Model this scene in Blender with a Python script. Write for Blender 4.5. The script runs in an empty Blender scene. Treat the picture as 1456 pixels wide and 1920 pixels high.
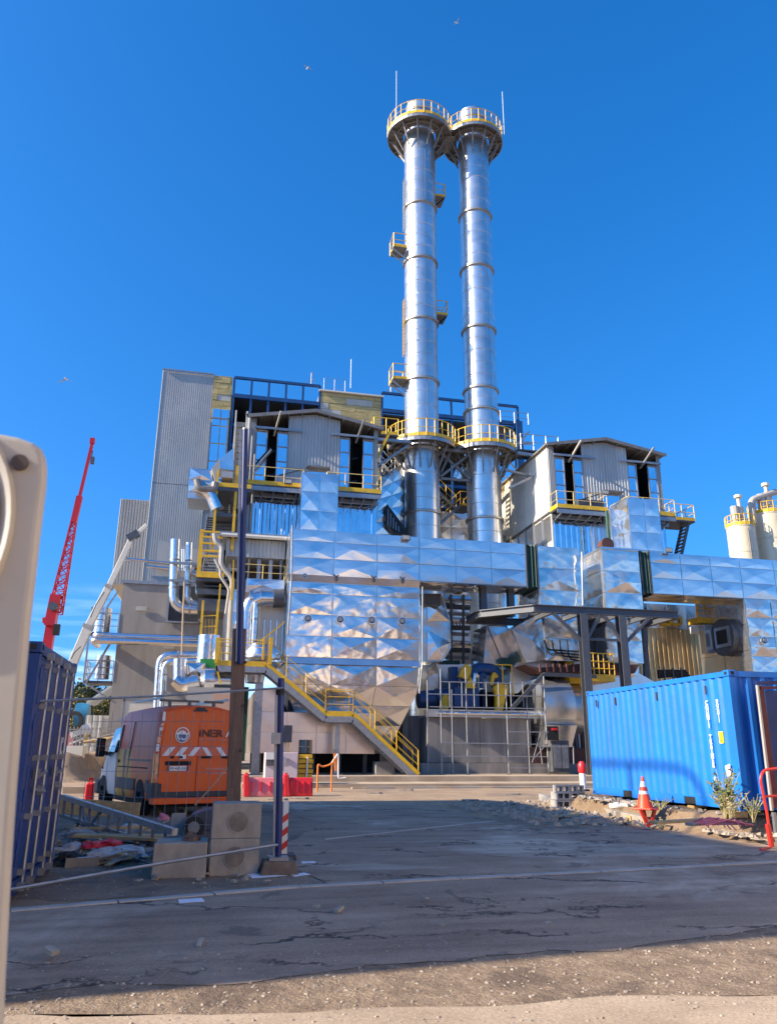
import bpy, bmesh, math, random
from mathutils import Vector as V, Matrix, noise
random.seed(7)
R=math.radians
sc=bpy.context.scene
COL=sc.collection
# ---------------------------------------------------------------- camera, sky, sun, exposure
CAMZ=1.5; PITCH=R(17.2); YAW=R(-12.5); ROLL=R(0.35); FPX=1450.0
cam=bpy.data.objects.new('camera',bpy.data.cameras.new('camera')); COL.objects.link(cam); sc.camera=cam
cam.location=(0,0,CAMZ)
cam.rotation_euler=(Matrix.Rotation(YAW,3,'Z')@Matrix.Rotation(R(90)+PITCH,3,'X')@Matrix.Rotation(ROLL,3,'Z')).to_euler()
cam.data.sensor_fit='VERTICAL'; cam.data.sensor_height=36; cam.data.lens=36*FPX/1920
cam.data.clip_start=0.05; cam.data.clip_end=3000
cam.data.dof.use_dof=True; cam.data.dof.focus_distance=30; cam.data.dof.aperture_fstop=16
SKYTINT=(.86,1.02,1.24,1)
SUN_AZ=R(263.5); SUN_EL=R(29)
w=bpy.data.worlds.new('World'); sc.world=w; w.use_nodes=True
nt=w.node_tree; nt.nodes.clear()
out=nt.nodes.new('ShaderNodeOutputWorld'); bg=nt.nodes.new('ShaderNodeBackground'); sky=nt.nodes.new('ShaderNodeTexSky')
sky.sky_type='NISHITA'; sky.sun_disc=False; sky.sun_elevation=SUN_EL; sky.sun_rotation=SUN_AZ
sky.air_density=1.0; sky.dust_density=0.8; sky.ozone_density=3.0; sky.altitude=0
hs=nt.nodes.new('ShaderNodeHueSaturation'); hs.inputs['Saturation'].default_value=1.22; hs.inputs['Value'].default_value=0.95
tc=nt.nodes.new('ShaderNodeTexCoord'); mp=nt.nodes.new('ShaderNodeMapping'); mp.inputs['Scale'].default_value=(3,3,26)
nz=nt.nodes.new('ShaderNodeTexNoise'); nz.inputs['Scale'].default_value=1.6; nz.inputs['Detail'].default_value=6; nz.inputs['Distortion'].default_value=0.5
cr=nt.nodes.new('ShaderNodeValToRGB'); cr.color_ramp.elements[0].position=0.46; cr.color_ramp.elements[1].position=0.72
sep=nt.nodes.new('ShaderNodeSeparateXYZ'); mr=nt.nodes.new('ShaderNodeMapRange')
mr.inputs['From Min'].default_value=0.20; mr.inputs['From Max'].default_value=0.08; mr.inputs['To Max'].default_value=0.6
mu=nt.nodes.new('ShaderNodeMath'); mu.operation='MULTIPLY'
mx=nt.nodes.new('ShaderNodeMixRGB'); mx.inputs['Color2'].default_value=(6.5,8.0,9.5,1)
L=nt.links
vm=nt.nodes.new('ShaderNodeVectorMath'); vm.operation='MULTIPLY_ADD'; vm.inputs[1].default_value=(1,1,.80); vm.inputs[2].default_value=(0,0,.16)
L.new(tc.outputs['Generated'],vm.inputs[0]); vn=nt.nodes.new('ShaderNodeVectorMath'); vn.operation='NORMALIZE'; L.new(vm.outputs[0],vn.inputs[0]); L.new(vn.outputs[0],sky.inputs['Vector'])
tint=nt.nodes.new('ShaderNodeMixRGB'); tint.blend_type='MULTIPLY'; tint.inputs[0].default_value=1; tint.inputs[2].default_value=SKYTINT
L.new(sky.outputs[0],tint.inputs[1]); L.new(tint.outputs[0],hs.inputs['Color']); L.new(tc.outputs['Generated'],mp.inputs[0]); L.new(mp.outputs[0],nz.inputs['Vector'])
L.new(nz.outputs[0],cr.inputs[0]); L.new(tc.outputs['Generated'],sep.inputs[0]); L.new(sep.outputs['Z'],mr.inputs['Value'])
L.new(cr.outputs[0],mu.inputs[0]); L.new(mr.outputs[0],mu.inputs[1]); L.new(mu.outputs[0],mx.inputs['Fac'])
L.new(hs.outputs[0],mx.inputs['Color1']); L.new(mx.outputs[0],bg.inputs[0]); L.new(bg.outputs[0],out.inputs[0])
bg.inputs[1].default_value=0.12
sl=bpy.data.lights.new('sun','SUN'); sl.energy=5.0; sl.angle=R(0.7); sl.color=(1.0,0.86,0.68)
so=bpy.data.objects.new('sun',sl); COL.objects.link(so)
sd=V((math.sin(SUN_AZ)*math.cos(SUN_EL),math.cos(SUN_AZ)*math.cos(SUN_EL),math.sin(SUN_EL)))
so.rotation_euler=sd.to_track_quat('Z','Y').to_euler(); so.location=(-60,0,60)
vs=sc.view_settings; vs.view_transform='Standard'; vs.look='None'; vs.gamma=1; vs.use_curve_mapping=False; vs.exposure=1.05
sc.cycles.max_bounces=6; sc.cycles.glossy_bounces=4; sc.cycles.diffuse_bounces=3

# ---------------------------------------------------------------- helpers: photograph pixel -> place
_cp,_sp,_cy,_sy,_cr,_sr=math.cos(PITCH),math.sin(PITCH),math.cos(YAW),math.sin(YAW),math.cos(ROLL),math.sin(ROLL)
def ray(px,py):
    a=(px-728)/FPX; b=(960-py)/FPX; a,b=a*_cr-b*_sr,a*_sr+b*_cr
    f=_cp-b*_sp; u=_sp+b*_cp
    return V((a*_cy-f*_sy,a*_sy+f*_cy,u))
def P(px,py,Y):
    r=ray(px,py); t=Y/r.y; return V((r.x*t,Y,CAMZ+r.z*t))
def G(px,py,z=0.0):
    r=ray(px,py); t=(z-CAMZ)/r.z; return V((r.x*t,r.y*t,z))
def X_(px,py,Y): return P(px,py,Y).x
def Z_(px,py,Y): return P(px,py,Y).z
# ---------------------------------------------------------------- materials
MATS={}
def mat(name,col,rough=0.6,metal=0.0,var=0.0,vs_=2.0,col2=None,bump=0.0,bs=20.0,bd=0.01,rv=0.0,stretch=None,coat=0.0,spec=0.5,detail=5,orand=0,wear=0,wearcol=(.13,.055,.03)):
    if name in MATS: return MATS[name]
    m=bpy.data.materials.new(name); m.use_nodes=True; n=m.node_tree; l=n.links
    b=n.nodes['Principled BSDF']; b.inputs['Roughness'].default_value=rough; b.inputs['Metallic'].default_value=metal
    b.inputs['Coat Weight'].default_value=coat; b.inputs['Specular IOR Level'].default_value=spec
    b.inputs['Base Color'].default_value=(*col,1)
    g=n.nodes.new('ShaderNodeNewGeometry'); src=g.outputs['Position']
    if stretch:
        k=n.nodes.new('ShaderNodeMapping'); k.inputs['Scale'].default_value=stretch; l.new(src,k.inputs[0]); src2=k.outputs[0]
    else: src2=src
    if var or col2:
        t=n.nodes.new('ShaderNodeTexNoise'); t.inputs['Scale'].default_value=vs_; t.inputs['Detail'].default_value=detail; t.inputs['Roughness'].default_value=0.62
        l.new(src2,t.inputs['Vector'])
        r_=n.nodes.new('ShaderNodeValToRGB'); e=r_.color_ramp.elements
        e[0].position=0.35; e[1].position=0.68
        c2=col2 or tuple(c*(1-var) for c in col)
        e[0].color=(*c2,1); e[1].color=(*col,1); l.new(t.outputs[0],r_.inputs[0]); l.new(r_.outputs[0],b.inputs['Base Color'])
        if rv:
            q=n.nodes.new('ShaderNodeMapRange'); q.inputs['To Min'].default_value=max(0,rough-rv); q.inputs['To Max'].default_value=min(1,rough+rv)
            l.new(t.outputs[0],q.inputs['Value']); l.new(q.outputs[0],b.inputs['Roughness'])
    bl_=b.inputs['Base Color'].links
    cur=bl_[0].from_socket if bl_ else None
    if wear:
        tw=n.nodes.new('ShaderNodeTexNoise'); tw.inputs['Scale'].default_value=3.5; tw.inputs['Detail'].default_value=9; tw.inputs['Roughness'].default_value=.7; l.new(src,tw.inputs['Vector'])
        rw=n.nodes.new('ShaderNodeValToRGB'); rw.color_ramp.elements[0].position=wear; rw.color_ramp.elements[1].position=wear+.03; l.new(tw.outputs[0],rw.inputs[0])
        mw=n.nodes.new('ShaderNodeMixRGB'); mw.inputs[2].default_value=(*wearcol,1); l.new(rw.outputs[0],mw.inputs[0])
        if cur: l.new(cur,mw.inputs[1])
        else: mw.inputs[1].default_value=(*col,1)
        cur=mw.outputs[0]; l.new(cur,b.inputs['Base Color'])
    if orand and cur:
        oi=n.nodes.new('ShaderNodeObjectInfo'); mo=n.nodes.new('ShaderNodeMapRange'); mo.inputs['To Min'].default_value=1-orand; mo.inputs['To Max'].default_value=1; l.new(oi.outputs['Random'],mo.inputs['Value'])
        mm=n.nodes.new('ShaderNodeMixRGB'); mm.blend_type='MULTIPLY'; mm.inputs[0].default_value=1; l.new(cur,mm.inputs[1]); l.new(mo.outputs[0],mm.inputs[2]); l.new(mm.outputs[0],b.inputs['Base Color'])
    if bump:
        t2=n.nodes.new('ShaderNodeTexNoise'); t2.inputs['Scale'].default_value=bs; t2.inputs['Detail'].default_value=4 if bs>3 else 1.5
        l.new(src,t2.inputs['Vector'])
        bp=n.nodes.new('ShaderNodeBump'); bp.inputs['Strength'].default_value=bump; bp.inputs['Distance'].default_value=bd
        l.new(t2.outputs[0],bp.inputs['Height']); l.new(bp.outputs[0],b.inputs['Normal'])
    MATS[name]=m; return m
ALU=mat('aluminium_sheet',(.86,.85,.83),.23,.92,var=.10,vs_=.8,bump=1,bs=.9,bd=.036,rv=.08,orand=.14)
ALUC=mat('aluminium_crumpled',(.87,.84,.80),.20,.92,var=.12,vs_=.9,bump=1,bs=1.0,bd=.085,rv=.09,orand=.16)
ALUX=mat('aluminium_dented',(.92,.88,.80),.20,.84,var=.12,vs_=.9,bump=1,bs=.85,bd=.19,rv=.08,orand=.12)
ALUT=mat('aluminium_tube',(.80,.80,.78),.31,.88,var=.18,vs_=1.4,bump=1,bs=.5,bd=.006,rv=.08,orand=.18)
PIPE=mat('pipe_cladding',(.74,.74,.74),.25,1.0,var=.12,vs_=2,bump=1,bs=3,bd=.02)
MIRR=mat('mirror_glass',(.86,.89,.92),.06,1.0,bump=1,bs=.6,bd=.03)
CLAD=mat('grey_cladding',(.46,.455,.43),.42,.2,var=.2,vs_=.9,stretch=(1,1,.2),orand=.10)
CLADT=mat('tall_cladding',(.40,.385,.35),.36,.3,var=.14,vs_=.25,bump=.8,bs=.35,bd=.12,rv=.08,orand=.06)
CLADC=mat('cream_cladding',(.66,.62,.53),.45,.1,var=.12,vs_=.8)
STEEL=mat('galvanised_steel',(.36,.37,.38),.45,.7,var=.25,vs_=6)
DSTEEL=mat('dark_steel',(.10,.105,.115),.5,.4,var=.25,vs_=4)
BEAM=mat('grey_painted_steel',(.105,.11,.12),.5,.2,var=.2,vs_=3)
BRACK=mat('weathered_bracket',(.24,.225,.21),.6,.3,var=.3,vs_=3)
YEL=mat('yellow_paint',(.80,.47,.02),.4,0,var=.25,vs_=3,wear=.64,wearcol=(.25,.16,.08))
BLUS=mat('blue_steel',(.015,.07,.20),.45,0,var=.3,vs_=2)
BLUC=mat('bright_blue_paint',(.006,.19,.68),.45,0,col2=(.015,.14,.47),vs_=1.6,stretch=(1,1,.35),bump=.4,bs=5,bd=.015,wear=.665)
BLUL=mat('dark_blue_paint',(.005,.045,.20),.4,0,var=.35,vs_=1.5,bump=.3,bs=5,bd=.01,wear=.67)
BLUP=mat('pole_blue_paint',(.008,.022,.13),.4,0,var=.4,vs_=4)
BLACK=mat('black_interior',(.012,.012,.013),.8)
RUBB=mat('black_rubber',(.02,.02,.02),.75,var=.3,vs_=12)
GREEN=mat('dark_green_fabric',(.012,.075,.05),.5,var=.4,vs_=4,stretch=(4,4,.6))
RUST=mat('rusty_steel',(.13,.05,.035),.75,.1,col2=(.06,.03,.028),vs_=3)
CONC=mat('concrete',(.36,.34,.31),.85,col2=(.25,.235,.215),vs_=1.2,bump=.5,bs=25,bd=.01)
CONCD=mat('rendered_concrete',(.33,.30,.27),.85,col2=(.24,.22,.20),vs_=1.3,bump=.3,bs=12,bd=.01,stretch=(1,1,.15))
CONCF=mat('stained_concrete',(.30,.27,.24),.8,col2=(.17,.16,.15),vs_=.9,stretch=(2,2,.4),bump=.3,bs=15,bd=.01)
BLOCK=mat('pale_concrete_block',(.40,.345,.27),.85,col2=(.26,.225,.18),vs_=4,bump=.6,bs=40,bd=.006,stretch=(1,1,.5))
WOOL=mat('mineral_wool',(.56,.44,.19),.95,col2=(.36,.29,.13),vs_=2.2,bump=.5,bs=9,bd=.04,stretch=(.5,1,2),orand=.2)
FOIL=mat('pale_wool_facing',(.46,.45,.40),.7,var=.2,vs_=2)
ORNG=mat('orange_paint',(.86,.105,.009),.35,0,var=.1,vs_=2,spec=.35)
REDV=mat('red_paint',(.62,.03,.02),.35,0,var=.1,vs_=2,coat=.3)
WHIT=mat('white_paint',(.78,.77,.74),.4,0,var=.08,vs_=3,coat=.2)
CREAM=mat('cream_white_plastic',(.40,.375,.33),.5,0,var=.14,vs_=9)
GREYP=mat('grey_plastic',(.045,.047,.05),.6,var=.2,vs_=5)
REDP=mat('red_plastic',(.70,.02,.03),.4,0,var=.15,vs_=3)
PINKP=mat('faded_red_plastic',(.78,.20,.23),.5,0,var=.25,vs_=2)
REDC=mat('crane_red',(.48,.010,.014),.4,0,var=.15,vs_=1)
CREAMB=mat('boom_cream',(.72,.67,.55),.4,0,var=.1,vs_=1)
OCHRE=mat('orange_rail_paint',(.75,.22,.04),.5,0,var=.2,vs_=5)
WOOD=mat('weathered_wood',(.20,.125,.085),.8,col2=(.11,.07,.05),vs_=5,stretch=(8,8,.7),bump=.5,bs=30,bd=.005)
WOODY=mat('yellow_timber',(.55,.38,.17),.7,col2=(.38,.25,.11),vs_=4,stretch=(1,6,3))
SACK=mat('grey_sacking',(.60,.57,.53),.9,var=.45,vs_=9,bump=.5,bs=14,bd=.02)
PAPER=mat('paper',(.72,.74,.80),.8,var=.1,vs_=15)
SILO=mat('silo_cream',(.68,.58,.41),.4,.05,var=.1,vs_=1)
COND=mat('condenser_blue',(.012,.06,.18),.4,.1,var=.3,vs_=4)
PINKW=mat('pale_cabinet_paint',(.62,.52,.53),.5,0,var=.1,vs_=2)
def glassmat():
    m=bpy.data.materials.new('vehicle_glass'); m.use_nodes=True; b=m.node_tree.nodes['Principled BSDF']
    b.inputs['Base Color'].default_value=(.02,.025,.03,1); b.inputs['Roughness'].default_value=.05; b.inputs['Coat Weight'].default_value=1; return m
GLASS=glassmat()
LAMPR=mat('tail_lamp_red',(.35,.01,.01),.15,coat=1); LAMPO=mat('tail_lamp_amber',(.75,.2,.02),.2,coat=1)
# ---------------------------------------------------------------- mesh builder
class MB:
    def __init__(s): s.v=[]; s.f=[]
    def add(s,vs_,fs):
        o=len(s.v); s.v+= [tuple(q) for q in vs_]; s.f+=[tuple(i+o for i in f) for f in fs]; return s
    def box(s,x0,x1,y0,y1,z0,z1):
        x0,x1=min(x0,x1),max(x0,x1); y0,y1=min(y0,y1),max(y0,y1); z0,z1=min(z0,z1),max(z0,z1)
        return s.add([(x0,y0,z0),(x1,y0,z0),(x1,y1,z0),(x0,y1,z0),(x0,y0,z1),(x1,y0,z1),(x1,y1,z1),(x0,y1,z1)],
            [(0,3,2,1),(4,5,6,7),(0,1,5,4),(1,2,6,5),(2,3,7,6),(3,0,4,7)])
    def bar(s,p,q,w,h=None,up=(0,0,1)):
        h=h or w; p=V(p);q=V(q); d=(q-p).normalized(); u=V(up)
        if abs(d.dot(u))>.98: u=V((0,1,0))
        a=d.cross(u).normalized()*w/2; b=a.cross(d).normalized()*h/2
        c=[p-a-b,p+a-b,p+a+b,p-a+b,q-a-b,q+a-b,q+a+b,q-a+b]
        return s.add(c,[(0,3,2,1),(4,5,6,7),(0,1,5,4),(1,2,6,5),(2,3,7,6),(3,0,4,7)])
    def tube(s,p,q,r,n=8,r2=None,caps=True):
        p=V(p);q=V(q); d=(q-p).normalized(); u=V((0,0,1)) if abs(d.z)<.95 else V((0,1,0))
        a=d.cross(u).normalized(); b=d.cross(a).normalized(); r2=r if r2 is None else r2
        vs_=[p+(a*math.cos(t)+b*math.sin(t))*r for t in [2*math.pi*i/n for i in range(n)]]+[q+(a*math.cos(t)+b*math.sin(t))*r2 for t in [2*math.pi*i/n for i in range(n)]]
        fs=[(i,(i+1)%n,n+(i+1)%n,n+i) for i in range(n)]
        if caps: fs+=[tuple(range(n))[::-1],tuple(range(n,2*n))]
        return s.add(vs_,fs)
    def path(s,pts,r,n=8,bend=0.0):
        pts=[V(p) for p in pts]
        if bend:
            o=[pts[0]]
            for i in range(1,len(pts)-1):
                a,b,c=pts[i-1],pts[i],pts[i+1]; k=min(bend,(a-b).length*.48,(c-b).length*.48)
                A=b+(a-b).normalized()*k; C=b+(c-b).normalized()*k
                for j in range(6):
                    t=j/5; o.append(A*(1-t)**2+b*2*t*(1-t)+C*t*t)
            pts=o+[pts[-1]]
        a=None; rings=[]
        for i,p in enumerate(pts):
            d=((pts[min(i+1,len(pts)-1)]-pts[max(i-1,0)])).normalized()
            if a is None:
                u=V((0,0,1)) if abs(d.z)<.9 else V((0,1,0)); a=d.cross(u).normalized()
            else: a=(a-d*a.dot(d)).normalized()
            b=d.cross(a); rings.append([p+(a*math.cos(t)+b*math.sin(t))*r for t in [2*math.pi*j/n for j in range(n)]])
        vs_=[q for g in rings for q in g]; fs=[]
        for i in range(len(rings)-1):
            for j in range(n): fs.append((i*n+j,i*n+(j+1)%n,(i+1)*n+(j+1)%n,(i+1)*n+j))
        fs+=[tuple(range(n))[::-1],tuple(range(len(vs_)-n,len(vs_)))]
        return s.add(vs_,fs)
    def lathe(s,cx,cy,prof,n=40,a0=0,a1=2*math.pi):
        full=abs(a1-a0-2*math.pi)<1e-6; m=n if full else n+1
        vs_=[(cx+r*math.cos(a0+(a1-a0)*j/n),cy+r*math.sin(a0+(a1-a0)*j/n),z) for r,z in prof for j in range(m)]
        fs=[]
        for i in range(len(prof)-1):
            for j in range(n):
                k=(j+1)%m; fs.append((i*m+j,i*m+k,(i+1)*m+k,(i+1)*m+j))
        return s.add(vs_,fs)
    def poly(s,pts): return s.add(pts,[tuple(range(len(pts)))])
    def prism(s,pts,d):                       # closed polygon pushed along d
        n=len(pts); d=V(d); a=[V(p) for p in pts]
        return s.add(a+[p+d for p in a],[tuple(range(n)),tuple(range(n,2*n))[::-1]]+[(i,n+i,n+(i+1)%n,(i+1)%n) for i in range(n)])
    def mesh(s,name,m=None,smooth=False,fix=True):
        me=bpy.data.meshes.new(name); me.from_pydata(s.v,[],s.f); me.validate()
        if fix:
            bm=bmesh.new(); bm.from_mesh(me); bmesh.ops.recalc_face_normals(bm,faces=bm.faces); bm.to_mesh(me); bm.free()
        if m: me.materials.append(m)
        if smooth:
            for p in me.polygons: p.use_smooth=True
            try: me.set_sharp_from_angle(angle=R(35))
            except Exception: pass
        return me
    def build(s,name,m,parent=None,smooth=False,local=False,bev=0,label=None,fix=True):
        o=bpy.data.objects.new(name,s.mesh(name,m,smooth,fix)); COL.objects.link(o)
        if label: o['label']=label
        if parent is not None:
            o.parent=parent
            if not local: o.location=-base(parent)
        if bev:
            b=o.modifiers.new('b','BEVEL'); b.width=bev; b.segments=2; b.limit_method='ANGLE'
        return o
def base(o):
    v=V((0,0,0))
    while o is not None: v+=o.location; o=o.parent
    return v
def tag(o,label,cat,group=None):
    o['label']=label; o['category']=cat
    if group: o['group']=group
    return o
def thing(name,label,cat,loc=(0,0,0),rz=0,group=None):
    o=bpy.data.objects.new(name,None); COL.objects.link(o); o.location=loc; o.rotation_euler=(0,0,rz); o.empty_display_size=.2
    return tag(o,label,cat,group)
def struct(name,mb,m,**k):
    o=mb.build(name,m,**k); o['kind']='structure'; return o
def inst(name,me,parent,M):
    o=bpy.data.objects.new(name,me); COL.objects.link(o); o.parent=parent
    M=M.copy(); M.translation=M.translation-base(parent); o.matrix_local=M; return o
def copytree(o,parent=None):
    c=o.copy(); COL.objects.link(c); c.parent=parent
    for ch in list(o.children): copytree(ch,c)
    return c
# ---- cross-broken sheet panels
_pc={}
def panel_mesh(w,h,m,k,lift):
    key=(round(w,2),round(h,2),m.name,k,round(lift,3))
    if key in _pc: return _pc[key]
    rnd=random.Random(hash(key[:2])%999+k*17)
    g=.012; e=.035; n=4
    mb=MB(); cx=w*(.5+rnd.uniform(-.12,.12)); cy=h*(.5+rnd.uniform(-.13,.13)); H=lift*rnd.choice((.35,.6,.9,1.25))
    c=[(g,g),(w-g,g),(w-g,h-g),(g,h-g)]; ci=[(e,e),(w-e,e),(w-e,h-e),(e,h-e)]
    vs_=[(x,y,0) for x,y in c]+[(x,y,.014) for x,y in c]+[(x,y,.016) for x,y in ci]+[(cx,cy,.016+H)]
    mid=[]
    for i in range(4):                         # slight buckle in the middle of every edge
        a,b=ci[i],ci[(i+1)%4]; mid.append(((a[0]+b[0])/2,(a[1]+b[1])/2,.016+rnd.uniform(-.25,.45)*H))
    vs_+=mid
    fs=[(3,2,1,0)]+[(i,(i+1)%4,4+(i+1)%4,4+i) for i in range(4)]+[(4+i,4+(i+1)%4,8+(i+1)%4,8+i) for i in range(4)]
    for i in range(4): fs+=[(8+i,13+i,12),(13+i,8+(i+1)%4,12)]
    fs+=[]
    mb.add(vs_,fs); me=mb.mesh('aluminium_panel',m,False,fix=False); _pc[key]=me; return me
def panels(parent,O,U,N_V,W,Hh,nu,nv,m=None,name='aluminium_panel',lift=None,rows=None):
    m=m or ALU; U=V(U).normalized(); Vv=V(N_V).normalized(); N=U.cross(Vv)
    rows=rows or [Hh/nv]*nv; z=0
    for j,h in enumerate(rows):
        for i in range(nu):
            w_=W/nu; li=lift if lift is not None else min(w_,h)*.046
            me=panel_mesh(w_,h,m,random.randrange(7),li)
            M=Matrix.Identity(4); 
            for r_ in range(3): M[r_][0]=U[r_]; M[r_][1]=Vv[r_]; M[r_][2]=N[r_]
            M.translation=V(O)+U*(w_*i)+Vv*z+N*.004
            inst(name,me,parent,M)
        z+=h
def boxclad(parent,x0,x1,y0,y1,z0,z1,pw=1.8,ph=1.25,m=None,faces='fludt',lift=None):   # core + panels on chosen faces
    m=m or ALU
    MB().box(x0,x1,y0,y1,z0,z1).build('duct_casing',ALUT,parent)
    nx=max(1,round((x1-x0)/pw)); ny=max(1,round((y1-y0)/pw)); nz_=max(1,round((z1-z0)/ph)); nyv=max(1,round((y1-y0)/ph))
    if 'f' in faces: panels(parent,(x0,y0,z0),(1,0,0),(0,0,1),x1-x0,z1-z0,nx,nz_,m,lift=lift)
    if 'l' in faces: panels(parent,(x0,y1,z0),(0,-1,0),(0,0,1),y1-y0,z1-z0,ny,nz_,m,lift=lift)
    if 'r' in faces: panels(parent,(x1,y0,z0),(0,1,0),(0,0,1),y1-y0,z1-z0,ny,nz_,m,lift=lift)
    if 'u' in faces: panels(parent,(x0,y1,z0),(1,0,0),(0,-1,0),x1-x0,y1-y0,nx,nyv,m,lift=lift)
    if 't' in faces: panels(parent,(x0,y0,z1),(1,0,0),(0,1,0),x1-x0,y1-y0,nx,nyv,m,lift=lift)
# ---- corrugated cladding sheets
def cladding(parent,O,U,Wd,z0,z1,m,pitch=.25,depth=.04,per=4,name='cladding_sheet',joint=0):
    U=V(U).normalized(); Nn=U.cross(V((0,0,1))); O=V(O); n=max(1,round(Wd/(pitch*per))); sw=Wd/n
    zf=(lambda u:z1) if not callable(z1) else z1
    cache={}
    for i in range(n):
        key=None if callable(z1) else 1
        def make(u0):
            mb=MB(); pts=[]
            p=sw/per
            for k in range(per):
                pts+=[(k*p,0),(k*p+p*.30,0),(k*p+p*.42,depth),(k*p+p*.88,depth)]
            pts+=[(sw-.006,0)]
            vs_=[];
            for (u,d) in pts:
                q=U*u+Nn*d; vs_.append((q.x,q.y,z0)); vs_.append((q.x,q.y,zf(u0+u)))
            mb.add(vs_,[(2*k,2*k+2,2*k+3,2*k+1) for k in range(len(pts)-1)])
            return mb.mesh(name,m,fix=False)
        if key and key in cache: me=cache[key]
        else:
            me=make(i*sw)
            if key: cache[key]=me
        M=Matrix.Identity(4); M.translation=O+U*(i*sw)+Nn*(.004+random.uniform(0,.004)); inst(name,me,parent,M)
# ---- railings
def rail(mb,pts,h=1.1,sp=1.4,r=.028,mid=1,closed=False):
    pts=[V(p) for p in pts]
    if closed: pts=pts+[pts[0]]
    for i in range(len(pts)-1):
        a,b=pts[i],pts[i+1]; L_=(b-a).length; n=max(1,round(L_/sp))
        for k in range(n+ (1 if i==len(pts)-2 and not closed else 0)):
            q=a+(b-a)*(k/n); mb.tube(q,q+V((0,0,h)),r*1.15,5)
        for k in range(1,mid+2): mb.tube(a+V((0,0,h*k/(mid+1))),b+V((0,0,h*k/(mid+1))),r if k==mid+1 else r*.75,5)
    return mb
def toe(mb,pts,h=.16,t=.03):
    for a,b in zip(pts[:-1],pts[1:]): mb.bar(V(a)+V((0,0,h/2)),V(b)+V((0,0,h/2)),t,h)
    return mb
def txt(s,size,m,parent,M,name='lettering',ext=.003,space=1.0,line=1.0,align='CENTER',bold=0.0,local=False,xs=1.0):
    c=bpy.data.curves.new('t','FONT'); c.body=s; c.size=size; c.extrude=ext; c.align_x=align; c.align_y='CENTER'; c.space_character=space; c.space_line=line; c.offset=bold; c.resolution_u=3
    o=bpy.data.objects.new('t',c); COL.objects.link(o); dg=bpy.context.evaluated_depsgraph_get()
    me=bpy.data.meshes.new_from_object(o.evaluated_get(dg)); bpy.data.objects.remove(o)
    me.materials.clear(); me.materials.append(m)
    if xs!=1:
        for v_ in me.vertices: v_.co.x*=xs
    t=bpy.data.objects.new(name,me); COL.objects.link(t); t.parent=parent
    M=M.copy()
    if not local: M.translation=M.translation-base(parent)
    t.matrix_local=M; return t
def frame(O,U,Vv):
    U=V(U).normalized(); Vv=V(Vv).normalized(); N=U.cross(Vv); M=Matrix.Identity(4)
    for r_ in range(3): M[r_][0]=U[r_]; M[r_][1]=Vv[r_]; M[r_][2]=N[r_]
    M.translation=V(O); return M
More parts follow.
